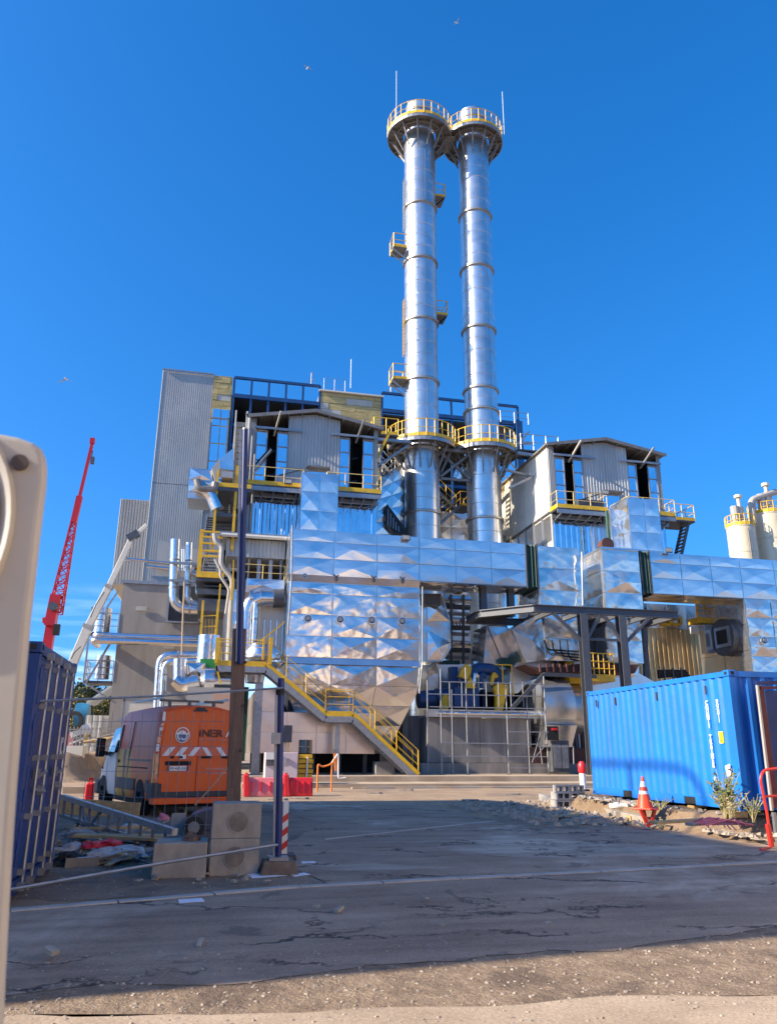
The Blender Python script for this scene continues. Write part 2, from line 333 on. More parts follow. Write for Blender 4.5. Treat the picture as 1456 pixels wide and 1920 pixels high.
# ================================================================ GROUND
def gmat(name,c1,c2,sc_,crack=0,rough=.9,bump=.6,bsc=30,bd=.02,c3=None,spk=0):
    m=bpy.data.materials.new(name); m.use_nodes=True; n=m.node_tree; l=n.links; b=n.nodes['Principled BSDF']; b.inputs['Roughness'].default_value=rough
    g=n.nodes.new('ShaderNodeNewGeometry').outputs['Position']
    def noise_(s,d=6,r=.6,dist=0):
        t=n.nodes.new('ShaderNodeTexNoise'); t.inputs['Scale'].default_value=s; t.inputs['Detail'].default_value=d; t.inputs['Roughness'].default_value=r; t.inputs['Distortion'].default_value=dist; l.new(g,t.inputs['Vector']); return t
    def mixc(f,a,b_,blend='MIX'):
        x=n.nodes.new('ShaderNodeMixRGB'); x.blend_type=blend
        for i,q in ((0,f),(1,a),(2,b_)):
            if hasattr(q,'links') or hasattr(q,'is_linked'): l.new(q,x.inputs[i])
            else: x.inputs[i].default_value=q if i==0 else (*q,1)
        return x.outputs[0]
    def ramp(s,p0,p1,v0=0,v1=1):
        r=n.nodes.new('ShaderNodeValToRGB'); e=r.color_ramp.elements; e[0].position=p0; e[1].position=p1; e[0].color=(v0,)*3+(1,); e[1].color=(v1,)*3+(1,); l.new(s,r.inputs[0]); return r.outputs[0]
    big=ramp(noise_(sc_).outputs[0],.36,.66); col=mixc(big,c1,c2)
    fine=ramp(noise_(55,4,.7).outputs[0],.3,.75,.62,1.25); col=mixc(1.0,col,fine,'MULTIPLY')
    if c3: col=mixc(ramp(noise_(sc_*.35,8,.65,.6).outputs[0],.52,.62),col,c3)
    if crack:
        ms=n.nodes.new('ShaderNodeMapping'); ms.inputs['Scale'].default_value=(.16,1.5,1); ms.inputs['Rotation'].default_value=(0,0,-.12); l.new(g,ms.inputs[0])
        ts=n.nodes.new('ShaderNodeTexNoise'); ts.inputs['Scale'].default_value=1.7; ts.inputs['Detail'].default_value=7; ts.inputs['Roughness'].default_value=.65; l.new(ms.outputs[0],ts.inputs['Vector'])
        col=mixc(1.0,col,ramp(ts.outputs[0],.36,.62,.76,1.1),'MULTIPLY')
        col=mixc(ramp(noise_(.55,6,.7,1.5).outputs[0],.60,.64,0,.55),col,(.10,.08,.065))
    if spk:
        vo=n.nodes.new('ShaderNodeTexVoronoi'); vo.inputs['Scale'].default_value=38; l.new(g,vo.inputs['Vector'])
        col=mixc(ramp(vo.outputs['Distance'],.0,.16,spk,0),col,(.34,.31,.27))
    h=noise_(bsc,6,.7).outputs[0]; hh=h
    if crack:
        dn=noise_(1.1,5,.65); ad=n.nodes.new('ShaderNodeVectorMath'); ad.operation='SCALE'; ad.inputs['Scale'].default_value=1.3; l.new(dn.outputs['Color'],ad.inputs[0])
        a2=n.nodes.new('ShaderNodeVectorMath'); a2.operation='ADD'; l.new(ad.outputs[0],a2.inputs[0]); l.new(g,a2.inputs[1])
        mk=n.nodes.new('ShaderNodeMapping'); mk.inputs['Scale'].default_value=(.22,.8,1); l.new(a2.outputs[0],mk.inputs[0])
        vo2=n.nodes.new('ShaderNodeTexVoronoi'); vo2.feature='DISTANCE_TO_EDGE'; vo2.inputs['Scale'].default_value=.8; l.new(mk.outputs[0],vo2.inputs['Vector'])
        wd=ramp(noise_(.8,3).outputs[0],.40,.55,.0,1.0)
        ck=ramp(vo2.outputs['Distance'],.0,.022,1,0)
        k=n.nodes.new('ShaderNodeMath'); k.operation='MULTIPLY'; l.new(ck,k.inputs[0]); l.new(wd,k.inputs[1])
        col=mixc(k.outputs[0],col,(.018,.016,.015))
        s=n.nodes.new('ShaderNodeMath'); s.operation='MULTIPLY_ADD'; s.inputs[1].default_value=-1.2; l.new(k.outputs[0],s.inputs[0]); l.new(h,s.inputs[2]); hh=s.outputs[0]
    l.new(col,b.inputs['Base Color'])
    bp=n.nodes.new('ShaderNodeBump'); bp.inputs['Strength'].default_value=bump; bp.inputs['Distance'].default_value=bd; l.new(hh,bp.inputs['Height']); l.new(bp.outputs[0],b.inputs['Normal'])
    return m
ASPH=gmat('asphalt',(.31,.208,.138),(.43,.305,.21),.7,crack=1,bump=.8,bsc=45,bd=.02,c3=(.50,.39,.29),spk=.5)
DIRT=gmat('dirt',(.33,.225,.14),(.46,.33,.21),.8,bump=1,bsc=14,bd=.06,c3=(.25,.185,.13),spk=.6)
DIRTD=gmat('dark_dirt',(.25,.175,.115),(.37,.27,.185),1.1,bump=1,bsc=16,bd=.05,c3=(.14,.115,.09),spk=.8)
GRAV=gmat('gravel',(.30,.21,.135),(.47,.345,.23),4,bump=1,bsc=13,bd=.12,c3=(.20,.14,.095),spk=.9)
PAVE=gmat('pale_concrete',(.36,.27,.18),(.48,.37,.26),1.2,bump=.6,bsc=30,bd=.012,spk=.35)
SLAB=gmat('slab_concrete',(.38,.285,.195),(.52,.41,.29),.9,bump=.5,bsc=30,bd=.01)
struct('ground',MB().add([(-700,-500,0),(900,-500,0),(900,1200,0),(-700,1200,0)],[(0,1,2,3)]),DIRT)
def sheet(name,pts,z,m,jit=0,seg=.25):
    out=[]
    n=len(pts)
    for i in range(n):
        a=V((*pts[i],0)); b=V((*pts[(i+1)%n],0)); k=max(1,int((b-a).length/seg)) if jit else 1
        for q in range(k):
            p=a+(b-a)*(q/k)
            if jit: p=p+V((noise.noise(p*1.1)*.5+noise.noise(p*4)*.25,noise.noise(p*1.1+V((9,0,0)))*.6+noise.noise(p*5+V((3,3,3)))*.25,0))*jit
            out.append((p.x,p.y,z))
    bm=bmesh.new(); f=bm.faces.new([bm.verts.new(q) for q in out]); bmesh.ops.triangulate(bm,faces=[f]); me=bpy.data.meshes.new(name); bm.normal_update()
    for f in bm.faces:
        if f.normal.z<0: f.normal_flip()
    bm.to_mesh(me); bm.free(); me.materials.append(m); o=bpy.data.objects.new(name,me); COL.objects.link(o); o['kind']='structure'; return o
sheet('dirt_verge',[(-30,8.4),(1.4,9.6),(1.0,12.5),(3.6,19),(2.2,25.4),(-8,26.5),(-30,26)],.004,DIRTD,.6)
sheet('road',[(-30,5.9),(0,6.0),(2.5,6.35),(5,6.7),(12,8.0),(40,12),(40,14),(12,12.6),(9.6,14.2),(9.0,21.6),(5.5,24.6),(1.2,25.6),(2.6,18),(0.9,12.4),(1.5,9.9),(-2.5,8.7),(-30,5.9-.4+2)],.008,ASPH,.45)
sheet('pavement',[(-30,-30),(40,-30),(40,4.6),(5,5.0),(1.24,5.25),(-1.2,5.55),(-30,5.6)],.006,PAVE,.3)
sheet('gravel_shoulder',[(-30,5.2),(-1.2,5.2),(1.2,5.0),(5,4.7),(40,4.3),(40,12.5),(12,8.3),(5,6.9),(2.5,6.5),(0,6.1),(-30,6.1)],.004,GRAV,.3)
# flush kerb strips of short stones
def kerb(pts,wd,z,m,name,n,lab):
    t=thing(name,lab,'kerb',(pts[0][0],pts[0][1],0)); t['kind']='structure'; del t['category']
    segs=[]
    for a,b in zip(pts[:-1],pts[1:]):
        a=V((*a,0)); b=V((*b,0)); k=max(1,int((b-a).length/1.0))
        for i in range(k):
            p=a+(b-a)*((i+.01)/k); q=a+(b-a)*((i+.99)/k); d=(q-p).normalized(); s=V((-d.y,d.x,0))*wd/2*random.uniform(.9,1.05)
            zz=z+random.uniform(-.004,.004)
            MB().prism([p-s+V((0,0,-.02)),q-s+V((0,0,-.02)),q+s+V((0,0,-.02)),p+s+V((0,0,-.02))],(0,0,.02+zz)).build('kerbstone',m,t)
    return t
kerb([(-6,8.05),(-1.75,8.86),(1.13,9.72),(8.1,10.61),(16,11.6)],.13,.024,mat('kerb_stone',(.46,.43,.39),.8,var=.3,vs_=3),'kerb',1,'narrow flush stone strip running across the asphalt')
kerb([(2.1,14.6),(5.68,17.27),(9,19.3)],.07,.02,MATS['kerb_stone'],'kerb',1,'short faint stone strip in the far asphalt')
# loose stones
def stones(name,boxes,n,m,smin,smax,zf=lambda x,y:0):
    mb=MB()
    for i in range(n):
        x0,x1,y0,y1=random.choice(boxes); x=random.uniform(x0,x1); y=random.uniform(y0,y1); s=random.uniform(smin,smax)*random.choice((.5,.7,1,1)); z=zf(x,y)
        a=random.uniform(0,6.3); c_=[(math.cos(a+k*1.57+random.uniform(-.3,.3))*s,math.sin(a+k*1.57)*s*random.uniform(.6,1)) for k in range(4)]
        mb.add([(x+p,y+q,z-.003) for p,q in c_]+[(x+p*.6+random.uniform(-.2,.2)*s,y+q*.6,z+s*random.uniform(.4,.8)) for p,q in c_],[(4,5,6,7),(0,1,5,4),(1,2,6,5),(2,3,7,6),(3,0,4,7)])
    o=mb.build(name,m,fix=False); o['kind']='stuff'; return o
STN=mat('stone',(.42,.36,.29),.9,col2=(.22,.18,.14),vs_=7)
stones('gravel',[(-3,7,4.7,7.0)]*4+[(-3,1.4,9.5,14),(-2,9,6,22)],6000,STN,.006,.022).name='gravel'
# raised slabs of the plant yard
slab=MB().box(-1.5,60,37,75,-.2,.4); struct('yard_slab',slab,SLAB)
struct('yard_apron',MB().box(1.5,26,34.6,36.99,-.2,.16),SLAB)
struct('far_yard',MB().box(-60,-1.55,44,75,-.2,.12),SLAB)
for i in range(16): pass
DIRTB=gmat('brown_soil',(.26,.17,.095),(.36,.25,.15),1.5,bump=1,bsc=9,bd=.1,c3=(.16,.11,.07),spk=.7)
# low soil bank under the blue container
def mound(name,x0,x1,y0,y1,h,m,seed=0,nx=46,ny=40,amp=.07):
    mb=MB(); vs_=[]; fs=[]
    for j in range(ny+1):
        for i in range(nx+1):
            u=i/nx; v_=j/ny; x=x0+(x1-x0)*u; y=y0+(y1-y0)*v_
            e=min(1,min(u,1-u)*18)*min(1,min(v_,1-v_)*10); e=e*e*(3-2*e)
            z=e*(h+amp*noise.noise(V((x*1.3,y*1.3,seed)))+amp*.6*noise.noise(V((x*4,y*4,seed))))-.02
            vs_.append((x,y,z)); fs+=[] if i==nx or j==ny else [(j*(nx+1)+i,j*(nx+1)+i+1,(j+1)*(nx+1)+i+1,(j+1)*(nx+1)+i)]
    mb.add(vs_,fs); return mb
o=mound('soil_bank',9.2,18,12.9,22.5,.43,DIRTB,2).build('soil_bank',DIRTB,smooth=True); o['kind']='structure'
o=mound('soil_bank',6.4,9.6,16.0,24.5,.05,DIRT,5,amp=.09).build('soil_bank',DIRT,smooth=True); o['kind']='structure'
o=mound('rubble_bank',-5.5,-.3,12.2,17.5,.05,DIRTD,8,amp=.08).build('rubble_bank',DIRTD,smooth=True); o['kind']='structure'
stones('rubble',[(6.6,10,15.5,23),(-5,0,12.4,17),(9.2,12,12.9,14)],1500,STN,.02,.10,lambda x,y:.1 if x>0 else .05)
# low hill behind the left side
o=mound('hill',-170,-30,150,330,9,mat('hill_green',(.06,.07,.03),.95,var=.4,vs_=.05),3,amp=4).build('hill',MATS['hill_green'],smooth=True); o['kind']='structure'
o=mound('embankment',-26,-5.5,41,62,1.3,DIRT,4,amp=.35).build('embankment',DIRT,smooth=True); o['kind']='structure'
# ================================================================ BUILDINGS OUT OF FRAME (one shades the road; the others, added, bounce light and fill reflections)
def shed(x0,x1,y0,y1,h,lab,col):
    t=thing('warehouse',lab,'warehouse',((x0+x1)/2,(y0+y1)/2,0)); MB().box(x0,x1,y0,y1,0,h).build('wall',col,t)
    MB().prism([(x0-.3,y0-.3,h),(x1+.3,y0-.3,h),(x1+.3,y0-.3,h+.35),((x0+x1)/2,y0-.3,h+1.2),(x0-.3,y0-.3,h+.35)],(0,y1-y0+.6,0)).build('roof',CLAD,t)
    for k in range(int((y1-y0)/5)):
        MB().box(x1,x1+.06,y0+1.5+5*k,y0+3.5+5*k,h*.45,h*.7).build('window',GLASS,t)
    return t
wh=shed(-23,-9,4.9,23.2,9.6,'long beige warehouse just left of the yard, shading the road',CONC)
MB().path([(-8.72,12.6,9.9),(-8.72,12.6,10.9),(-8.72,13.1,11.5),(-8.72,14.2,11.6),(-8.72,22.6,11.6)],.06,6,.5).tube((-8.72,12.6,10.75),(-8.72,22.6,10.75),.05,6).tube((-8.72,15.6,9.9),(-8.72,15.6,11.6),.06,6).tube((-8.72,18.2,9.9),(-8.72,18.2,11.6),.06,6).build('roof_rail',STEEL,wh)
shed(-70,14,-62,-44,14,'unseen brick coloured hall added behind the viewpoint for the panels to reflect',mat('ochre_wall',(.62,.42,.30),.9,var=.2,vs_=.5))  # added out of view so the creased panels pick up brown reflections
shed(15,34,-46,6.5,14,'unseen long cream block added right of the viewpoint to bounce sunlight',mat('cream_wall',(.72,.60,.47),.85,var=.12,vs_=.5))  # added out of view to bounce warm sunlight into the shaded yard

stones('rubble',[(9.35,12.5,13.1,16.5),(9.35,9.8,16,20)],260,STN,.03,.10,lambda x,y:.40)
# ================================================================ TALL REAR BUILDING
tb=thing('boiler_hall','tall pale ribbed steel hall with exposed blue frame along its top','building',(10,66,0))
xl=-5.9; xr=X_(402,700,62); xw=X_(437,707,62); xo=X_(600,725,62); xo2=X_(716,737,62); xe=26.0; H=32.35
MB().box(xl+.05,xw,62.1,80,0,H-.06).build('wall',CLADT,tb)
cladding(tb,(xl,62.05,0),(1,0,0),xr-xl,12,22.2,CLADT,.17,.006,6); cladding(tb,(xl,62.05,0),(1,0,0),xr-xl,22.25,H,CLADT,.17,.006,6)
cladding(tb,(xl+.03,80,0),(0,-1,0),18,12,H,CLADT,.22,.05,8)
MB().box(xl-.05,xr,61.85,61.98,H,H+.12).build('coping',STEEL,tb)
def boards(x0,x1,z0,z1,Y,bw,bh):
    z=z0
    while z<z1-.05:
        hh=min(bh,z1-z); x=x0-random.uniform(0,bw)
        while x<x1:
            a=max(x0,x); b=min(x1,x+bw)
            if b-a>.05: MB().box(a+.01,b-.01,Y-random.uniform(.02,.07),Y+.02,z+.015,z+hh-.015).build('insulation_board',FOIL if random.random()<.13 else WOOL,tb)
            x+=bw
        z+=bh
boards(xr,xw,24.0,H,62,1.1,.55)
# glazed strip with frames
for k in range(5):
    z=21.3+k*1.6
    if z<28.4:
        for i in range(2):
            a=xr+.12+i*.72; MB().box(a,a+.66,61.9,61.95,z,z+1.5).build('pane',MIRR,tb)
MB().box(xr-.05,xr+.06,61.8,62,20,28).box(xw-.2,xw-.08,61.8,62,20,28.4).box(xr,xw-.1,61.8,62,28.3,28.4).build('window_frame',STEEL,tb)
MB().box(xr,xw,60.8,62,20.6,20.75).build('balcony',DSTEEL,tb); rail(MB(),[(xr,60.85,20.75),(xw,60.85,20.75)],1.1).build('balcony_railing',STEEL,tb)
# middle insulated wall and open bays
zr=H-.3
MB().box(xo,xo2,62.1,78,0,zr-.2).build('wall',CLADT,tb); boards(xo,xo2,24,zr-.25,62,2.4,.62)
MB().box(xo-.1,xo2+.1,61.7,62.2,zr-.22,zr-.1).build('coping',mat('cream_trim',(.62,.58,.5),.6),tb)
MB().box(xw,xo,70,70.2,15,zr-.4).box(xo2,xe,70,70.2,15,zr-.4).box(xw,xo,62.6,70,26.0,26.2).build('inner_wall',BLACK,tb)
MB().box(xw,xo,62.2,78,H-1.75,H-1.6).box(xo2,xe,62.2,78,H-2.1,H-1.95).build('roof',DSTEEL,tb)
def bluebay(x0,x1,n,zt,zb):
    for k in range(n+1):
        x=x0+(x1-x0)*k/n; MB().bar((x,62,zb),(x,62,zt),.18).build('blue_column',BLUS,tb)
    MB().bar((x0,62,zt),(x1,62,zt),.22).bar((x0,62,zt-1.75),(x1,62,zt-1.75),.35).build('blue_beam',BLUS,tb)
    MB().bar((x0,62,zb+2),(x1,62,zb+2),.3).bar((x0,62.2,zb+4),(x1,62.2,zb+4),.25).build('blue_beam',BLUS,tb)
bluebay(xw+.15,xo,5,H,24); bluebay(xo2,xe,4,H,20)
MB().bar((xe,62,20),(xe,62,30.8),.6,.6).bar((xe+.7,64,20),(xe+.7,64,31.4),.5).bar((xe-2.4,62,27.5),(xe,62,31),.3).bar((xe-3,62.3,29.4),(xe+.3,62.3,29.4),.35).build('corner_frame',BLUS,tb)
for x in (2.2,4.6,15.4,20.5,22.6):
    MB().tube((x,64.5,25.5),(x+1.6,64.5,28.8),.55,16).build('duct',PIPE if x<21 else DSTEEL,tb,smooth=True)
MB().box(1.2,3.6,66,67,29.0,29.6).build('strip_lamp_housing',WHIT,tb)
rail(MB(),[(xo+.4,62.5,zr),(xo+2.3,62.5,zr)],1.4,.8,.018,2).build('roof_railing',STEEL,tb)
rail(MB(),[(23.9,61,30.2),(26.6,61,30.2)],1.1,1.2,.03).bar((24,61,28),(27,61,28.4),.2).bar((24.2,61,26.5),(26.6,61,29.5),.16).bar((23.6,61,27.5),(25.8,61,25),.12).build('stair_head',STEEL,tb)
for (px,py,h) in ((657,728,2.9),(583,722,1.2),(1275-543,738,1.2)):
    a=P(px,py,62); MB().tube(a,a+V((0,0,h)),.022,5).build('lightning_rod',STEEL,tb)
for px in (583,732):
    a=P(px,722 if px<600 else 740,62.3); MB().bar(a+V((-.5,0,-.2)),a+V((.2,0,1.3)),.05).bar(a+V((.4,0,-.2)),a+V((-.1,0,1.2)),.05).bar(a+V((-.3,0,.4)),a+V((.3,0,.4)),.04).build('roof_bracket',STEEL,tb)
# ---------------- second ribbed building further left
b2=thing('annex_building','lower pale ribbed annex behind the tall hall at its left','building',(-8,80,0))
a=P(228,935,75); MB().box(a.x+.05,-5,75.1,95,16.3,a.z-.05).build('wall',CLADT,b2)
cladding(b2,(a.x,75.05,0),(1,0,0),5.2,16.3,a.z,CLADT,.25,.05,5); cladding(b2,(a.x,90,0),(0,-1,0),15,16.3,a.z,CLADT,.25,.05,8)
MB().prism([(a.x,75,16.3),(-5,75,16.3),(-6,76,13.2),(-7.6,76,13.2)],(0,10,0)).build('hopper',mat('tan_steel',(.5,.4,.24),.6,.2),b2)
MB().box(-7.4,-6,76,84,0,13.5).build('support_wall',CONCD,b2)
# ---------------- grey rendered block
gb=thing('grey_block','low grey rendered concrete block in front of the tall hall','building',(-2.5,53,0))
MB().box(-5.85,1.6,50,61,0,11.45).build('wall',CONCD,gb)
MB().box(-5.95,1.7,49.9,61,11.452,11.65).build('coping',STEEL,gb)
MB().box(-5.9,1.65,49.96,49.99,7.9,7.96).build('joint_strip',CONC,gb)
MB().box(-5.0,-.2,49.93,49.98,0,4.3).build('roller_door',CLADC,gb)
MB().box(-5.1,-5.0,49.9,50,0,4.4).box(-5.1,-.1,49.9,50,4.3,4.42).build('door_frame',STEEL,gb)
for (x,y) in ((265,1141),(317,1212),(245,1158)):
    a=P(x,y,49.9); 
    if x!=245: MB().box(a.x-.32,a.x+.32,49.86,49.93,a.z-.13,a.z+.13).build('wall_plate',FOIL,gb)
a=P(318,1085,49.8); b=P(372,1166,49.8); MB().box(a.x,a.x+.12,49.8,49.95,b.z,a.z).box(b.x,b.x+.12,49.8,49.95,b.z,a.z).box(a.x,b.x,49.8,49.95,b.z-.1,b.z).build('window_frame',STEEL,gb)
MB().box(a.x+.1,b.x,49.9,49.97,b.z,a.z-.4).build('louvre_recess',GREYP,gb)
# equipment on the roof of the block
cd=thing('roof_condenser','grey hopper unit on the roof of the grey rendered block','machine',(-4,52,11.65))
MB().prism([(-4.1,51,12.2),(-1.2,51,12.2),(-.6,51,14.0),(-4.0,51,14.6)],(0,3,0)).build('housing',CLAD,cd)
MB().box(-4.3,-.4,50.6,51.6,11.7,12.15).build('skid',STEEL,cd)
MB().prism([(-1.9,50.9,12.4),(-1.3,50.9,12.4),(-1.1,50.9,13.7)],(0,.1,0)).build('opening',BLACK,cd)
MB().tube((-4.6,50.5,12.7),(.6,50.5,12.4),.12,8).tube((-5.9,50.4,13.1),(1.5,50.4,12.75),.1,8).build('roof_pipe',PIPE,cd,smooth=True)
# side gallery at the left of the block
sg=thing('side_gallery','grey steel access gallery hanging off the left of the grey block','gallery',(-6.6,51,5))
for z in (5.3,8.2): MB().box(-7.5,-5.9,50,52,z,z+.15).build('deck',DSTEEL,sg); rail(MB(),[(-5.9,50,z+.15),(-7.5,50,z+.15),(-7.5,52,z+.15)],1.2,.7,.03,2).build('railing',STEEL,sg)
MB().bar((-7.5,50,5.3),(-7.5,50,9.9),.1).bar((-7.4,50,5.2),(-6,50,8.2),.12).bar((-6.9,50.2,9.5),(-6.1,50.2,11),.1).bar((-5.95,50,4.4),(-7.4,50,5.3),.1).build('brace',STEEL,sg)
MB().tube((-6.9,50.6,8.4),(-6.9,50.6,9.9),.5,16).build('tank',PIPE,sg,smooth=True); MB().tube((-6.6,50.6,5.6),(-6.6,50.6,7),.45,16).build('tank',PIPE,sg,smooth=True)
# long horizontal pipes along the block
for k,(zy,Y) in enumerate(((1193,48.6),(1203,48.2))):
    a=P(178-4*k,zy-2,Y); b=P(412,zy+3,Y)
    t=MB().path([a+V((0,2.2,0)),a,V((b.x,Y,a.z))],.19,10,.3).build('pipe',PIPE,smooth=True); tag(t,['upper','lower'][k]+' long silver pipe running across the face of the grey block','pipe','long pipes across the grey block')
# risers and elbows at the right part of the block: things of their own
def pipe(lab,pts,Y,r,bend=.5,n=12,m=None,grp='silver pipes left of the furnace'):
    q=[]
    for p in pts:
        yy=p[2] if len(p)>2 else Y; q.append(P(p[0],p[1],yy))
    t=thing('pipe',lab,'pipe',tuple(q[-1]),0,grp)
    MB().path(q,r,n,bend).build('pipe_run',m or PIPE,t,smooth=True)
    for i in range(len(q)-1):
        d=(q[i+1]-q[i]); 
        if d.length>1.6:
            for f in (.3,.7): 
                c=q[i]+d*f; MB().tube(c-d.normalized()*.05,c+d.normalized()*.05,r*1.07,n).build('clamp',STEEL,t,smooth=True)
    return t
pipe('thick silver pipe dropping beside the roof condenser and turning right',[(329,1012),(325,1142),(428,1144)],47.5,.30,.9)
pipe('middle silver pipe dropping and turning right inside the thick one',[(355,1018),(351,1132),(428,1135)],47.8,.20,.6)
pipe('thin silver pipe with short drop behind the yellow ladder',[(371,1096),(369,1118),(428,1123)],48,.13,.4)
pipe('slim silver riser above the grey block',[(343,1030),(343,1075),(372,1078)],48.4,.1,.3)
pipe('low silver pipe rising behind the van and bending right',[(294,1330,43),(300,1228,43),(412,1228,43)],43,.20,.6)
pipe('second low silver pipe nested under its twin behind the van',[(304,1325,42.6),(309,1240,42.6),(412,1239,42.6)],42.6,.17,.5)
for y_ in (1055,1088):
    a=P(318,y_,47); b=P(372,y_+2,47); t=MB().bar(a,b,.14).bar(a+V((.4,0,0)),a+V((.4,1.5,0)),.1).build('pipe_support',STEEL); tag(t,('upper' if y_<1070 else 'lower')+' steel cross support holding the silver risers','support','pipe supports')
t=MB().path([P(341,1228,40),P(343,1160,40),P(346,1090,40)],.04,6).build('hoist_rope',mat('rope',(.45,.33,.22),.8)); tag(t,'slack brown hoist rope hanging in front of the grey block','rope')
# ================================================================ CHIMNEYS
CY=50.0; CR=1.23
def chimney(cx,lab,rings,topz,seams):
    t=thing('chimney',lab,'chimney',(cx,CY,0),0,'twin polished steel chimneys')
    zs=[3.0]+rings+[topz]
    for i,(a,b) in enumerate(zip(zs[:-1],zs[1:])):
        prof=[]; z=a; n=max(2,round((b-a)/1.02)); 
        for k in range(n):
            z0=a+(b-a)*k/n; z1=a+(b-a)*(k+1)/n
            rr=CR+.006*(k%2)+random.uniform(-.002,.002); prof+=[(rr-.022,z0),(rr,z0+.015),(rr+.004,(z0+z1)/2),(rr,z1-.025),(rr-.022,z1-.008)]
        MB().lathe(cx,CY,prof,56).build('flue_section',ALUT,t,smooth=True)
        an=seams[i%len(seams)]
        MB().box(-.012,.012,-.012,.01,a,b).mesh
        x,y=cx+math.sin(an)*(CR+.012),CY-math.cos(an)*(CR+.012); MB().bar((x,y,a),(x,y,b),.02,.02).build('seam',STEEL,t)
    for z in rings:
        MB().lathe(cx,CY,[(CR,z-.09),(CR+.13,z-.09),(CR+.15,z),(CR+.13,z+.07),(CR,z+.07)],48).build('flange',mat('flange_steel',(.5,.46,.40),.4,.8,var=.2),t,smooth=True)
    # wider throat, cap
    MB().lathe(cx,CY,[(CR,topz-2.2),(CR+.03,topz-2.0),(CR+.04,topz-.6),(CR-.02,topz-.2),(CR-.05,topz+1.2)],48).build('throat',mat('dull_tube',(.5,.49,.47),.4,.9,var=.3,vs_=2),t,smooth=True)
    MB().lathe(cx,CY,[(CR-.1,topz+.3),(CR-.1,topz+2.9),(CR-.25,topz+3.05),(.25,topz+3.1),(0,topz+3.1)],40).build('outlet',ALUT,t,smooth=True)
    MB().lathe(cx,CY,[(CR-.12,topz+2.0),(CR-.04,topz+2.0),(CR-.04,topz+2.1),(CR-.12,topz+2.1)],40).build('outlet_ring',STEEL,t,smooth=True)
    return t
def ringdeck(t,cx,z,Ro,nb,a0=0,a1=2*math.pi,bl=2.4,railA=None,m=None,dark=None):
    full=abs(a1-a0-2*math.pi)<.01; n=40
    MB().lathe(cx,CY,[(CR+.12,z),(Ro,z),(Ro,z+.08),(CR+.12,z+.08),(CR+.12,z)],n).build('deck',dark or BRACK,t)
    MB().lathe(cx,CY,[(Ro-.04,z-.22),(Ro+.02,z-.22),(Ro+.02,z+.02),(Ro-.04,z+.02),(Ro-.04,z-.22)],n).build('rim_beam',STEEL,t)
    k0,k1=railA or (0,2*math.pi); nn=26; pts=[(cx+math.cos(k0+(k1-k0)*i/nn)*Ro,CY+math.sin(k0+(k1-k0)*i/nn)*Ro,z+.08) for i in range(nn+1)]
    toe(MB(),pts,.24,.04).build('toe_board',YEL,t); rail(MB(),pts,1.25,1.3 if Ro>2.5 else 1.1,.032).build('railing',m or YEL,t)
    bk=None
    for i in range(nb):
        an=2*math.pi*(i+.35)/nb; c,s=math.cos(an),math.sin(an)
        f=lambda r,zz:(cx+c*r,CY+s*r,zz)
        MB().bar(f(CR+.1,z-.1),f(Ro,z-.1),.12,.16).bar(f(CR+.16,z-bl*.95),f(Ro-.3,z-.12),.085,.12).build('bracket',BRACK,t)
    MB().lathe(cx,CY,[(1.9,z-.2),(2.02,z-.2),(2.02,z-.04),(1.9,z-.04),(1.9,z-.2)],30).build('stiffener_ring',BRACK,t)
def zr_(cx,py):
    px=788 if cx<16 else 905
    return Z_(px,py,CY-CR)
C1,C2=13.5,18.1
r1=[zr_(C1,y) for y in (955,835,705,592,478,375)]; r2=[zr_(C2,y) for y in (967,822,748,724-0,610,495,390)]
r2=[zr_(C2,y) for y in (967,762,722,608,494,392)]
T1=Z_(785,212,CY-2.4)-.1; T2=T1-.35
T2=Z_(905,228,CY-2.4)-.1
ch1=chimney(C1,'taller looking polished chimney on the left with ladder cages on its flank',r1,T1,(-.45,-.45,.1,-.45))
ch2=chimney(C2,'polished chimney on the right, crowned by a railed round platform',r2,T2,(.35,.35,.3))
ringdeck(ch1,C1,T1,2.62,12,bl=1.9); ringdeck(ch2,C2,T2,2.45,12,bl=1.9)
MB().box(C1+2.0,C2-1.8,CY-.9,CY+.9,T1-.2,T1-.08).build('link_bridge',BRACK,ch1)
MZ=Z_(790,812,CY-2.4)-.2
ringdeck(ch1,C1,MZ,2.45,12,bl=1.9); ringdeck(ch2,C2,MZ,2.45,12,bl=1.9)
for (cx,t,px,py0,py1) in ((C1,ch1,743,133,205),(C2,ch2,941,172,235)):
    a=P(px,py1,CY-1.5); b=P(px,py0,CY-1.5); a.x=b.x; MB().tube((a.x,a.y,T1 if t is ch1 else T2),(a.x,a.y,b.z),.022,6).build('lightning_rod',WHIT,t)
# small landings and caged ladders on the left chimney
def landing(px,py,side,lab=None):
    z=Z_(px,py,CY); x0=C1+side*(CR+.02); x1=C1+side*(CR+ (1.05 if side<0 else .85)); y0=CY-.7 if side<0 else CY-.1; y1=y0+1.3
    MB().box(x0,x1,y0,y1,z,z+.07).build('landing_deck',BRACK,ch1)
    p=[(x0,y0,z+.07),(x1,y0,z+.07),(x1,y1,z+.07),(x0,y1,z+.07)]
    toe(MB(),p,.2,.04).build('toe_board',YEL,ch1); rail(MB(),p,1.2,.9,.035,1).build('landing_railing',YEL,ch1)
    MB().bar((x0,CY,z-.9),(x1-.1,CY,z-.05),.09).bar((x0,y0+.1,z-.9),(x1-.1,y0+.1,z-.05),.09).build('landing_brace',STEEL,ch1)
for px,py,s in ((750,475,-1),(750,720,-1),(820,370,1),(822,592,1)): landing(px,py,s)
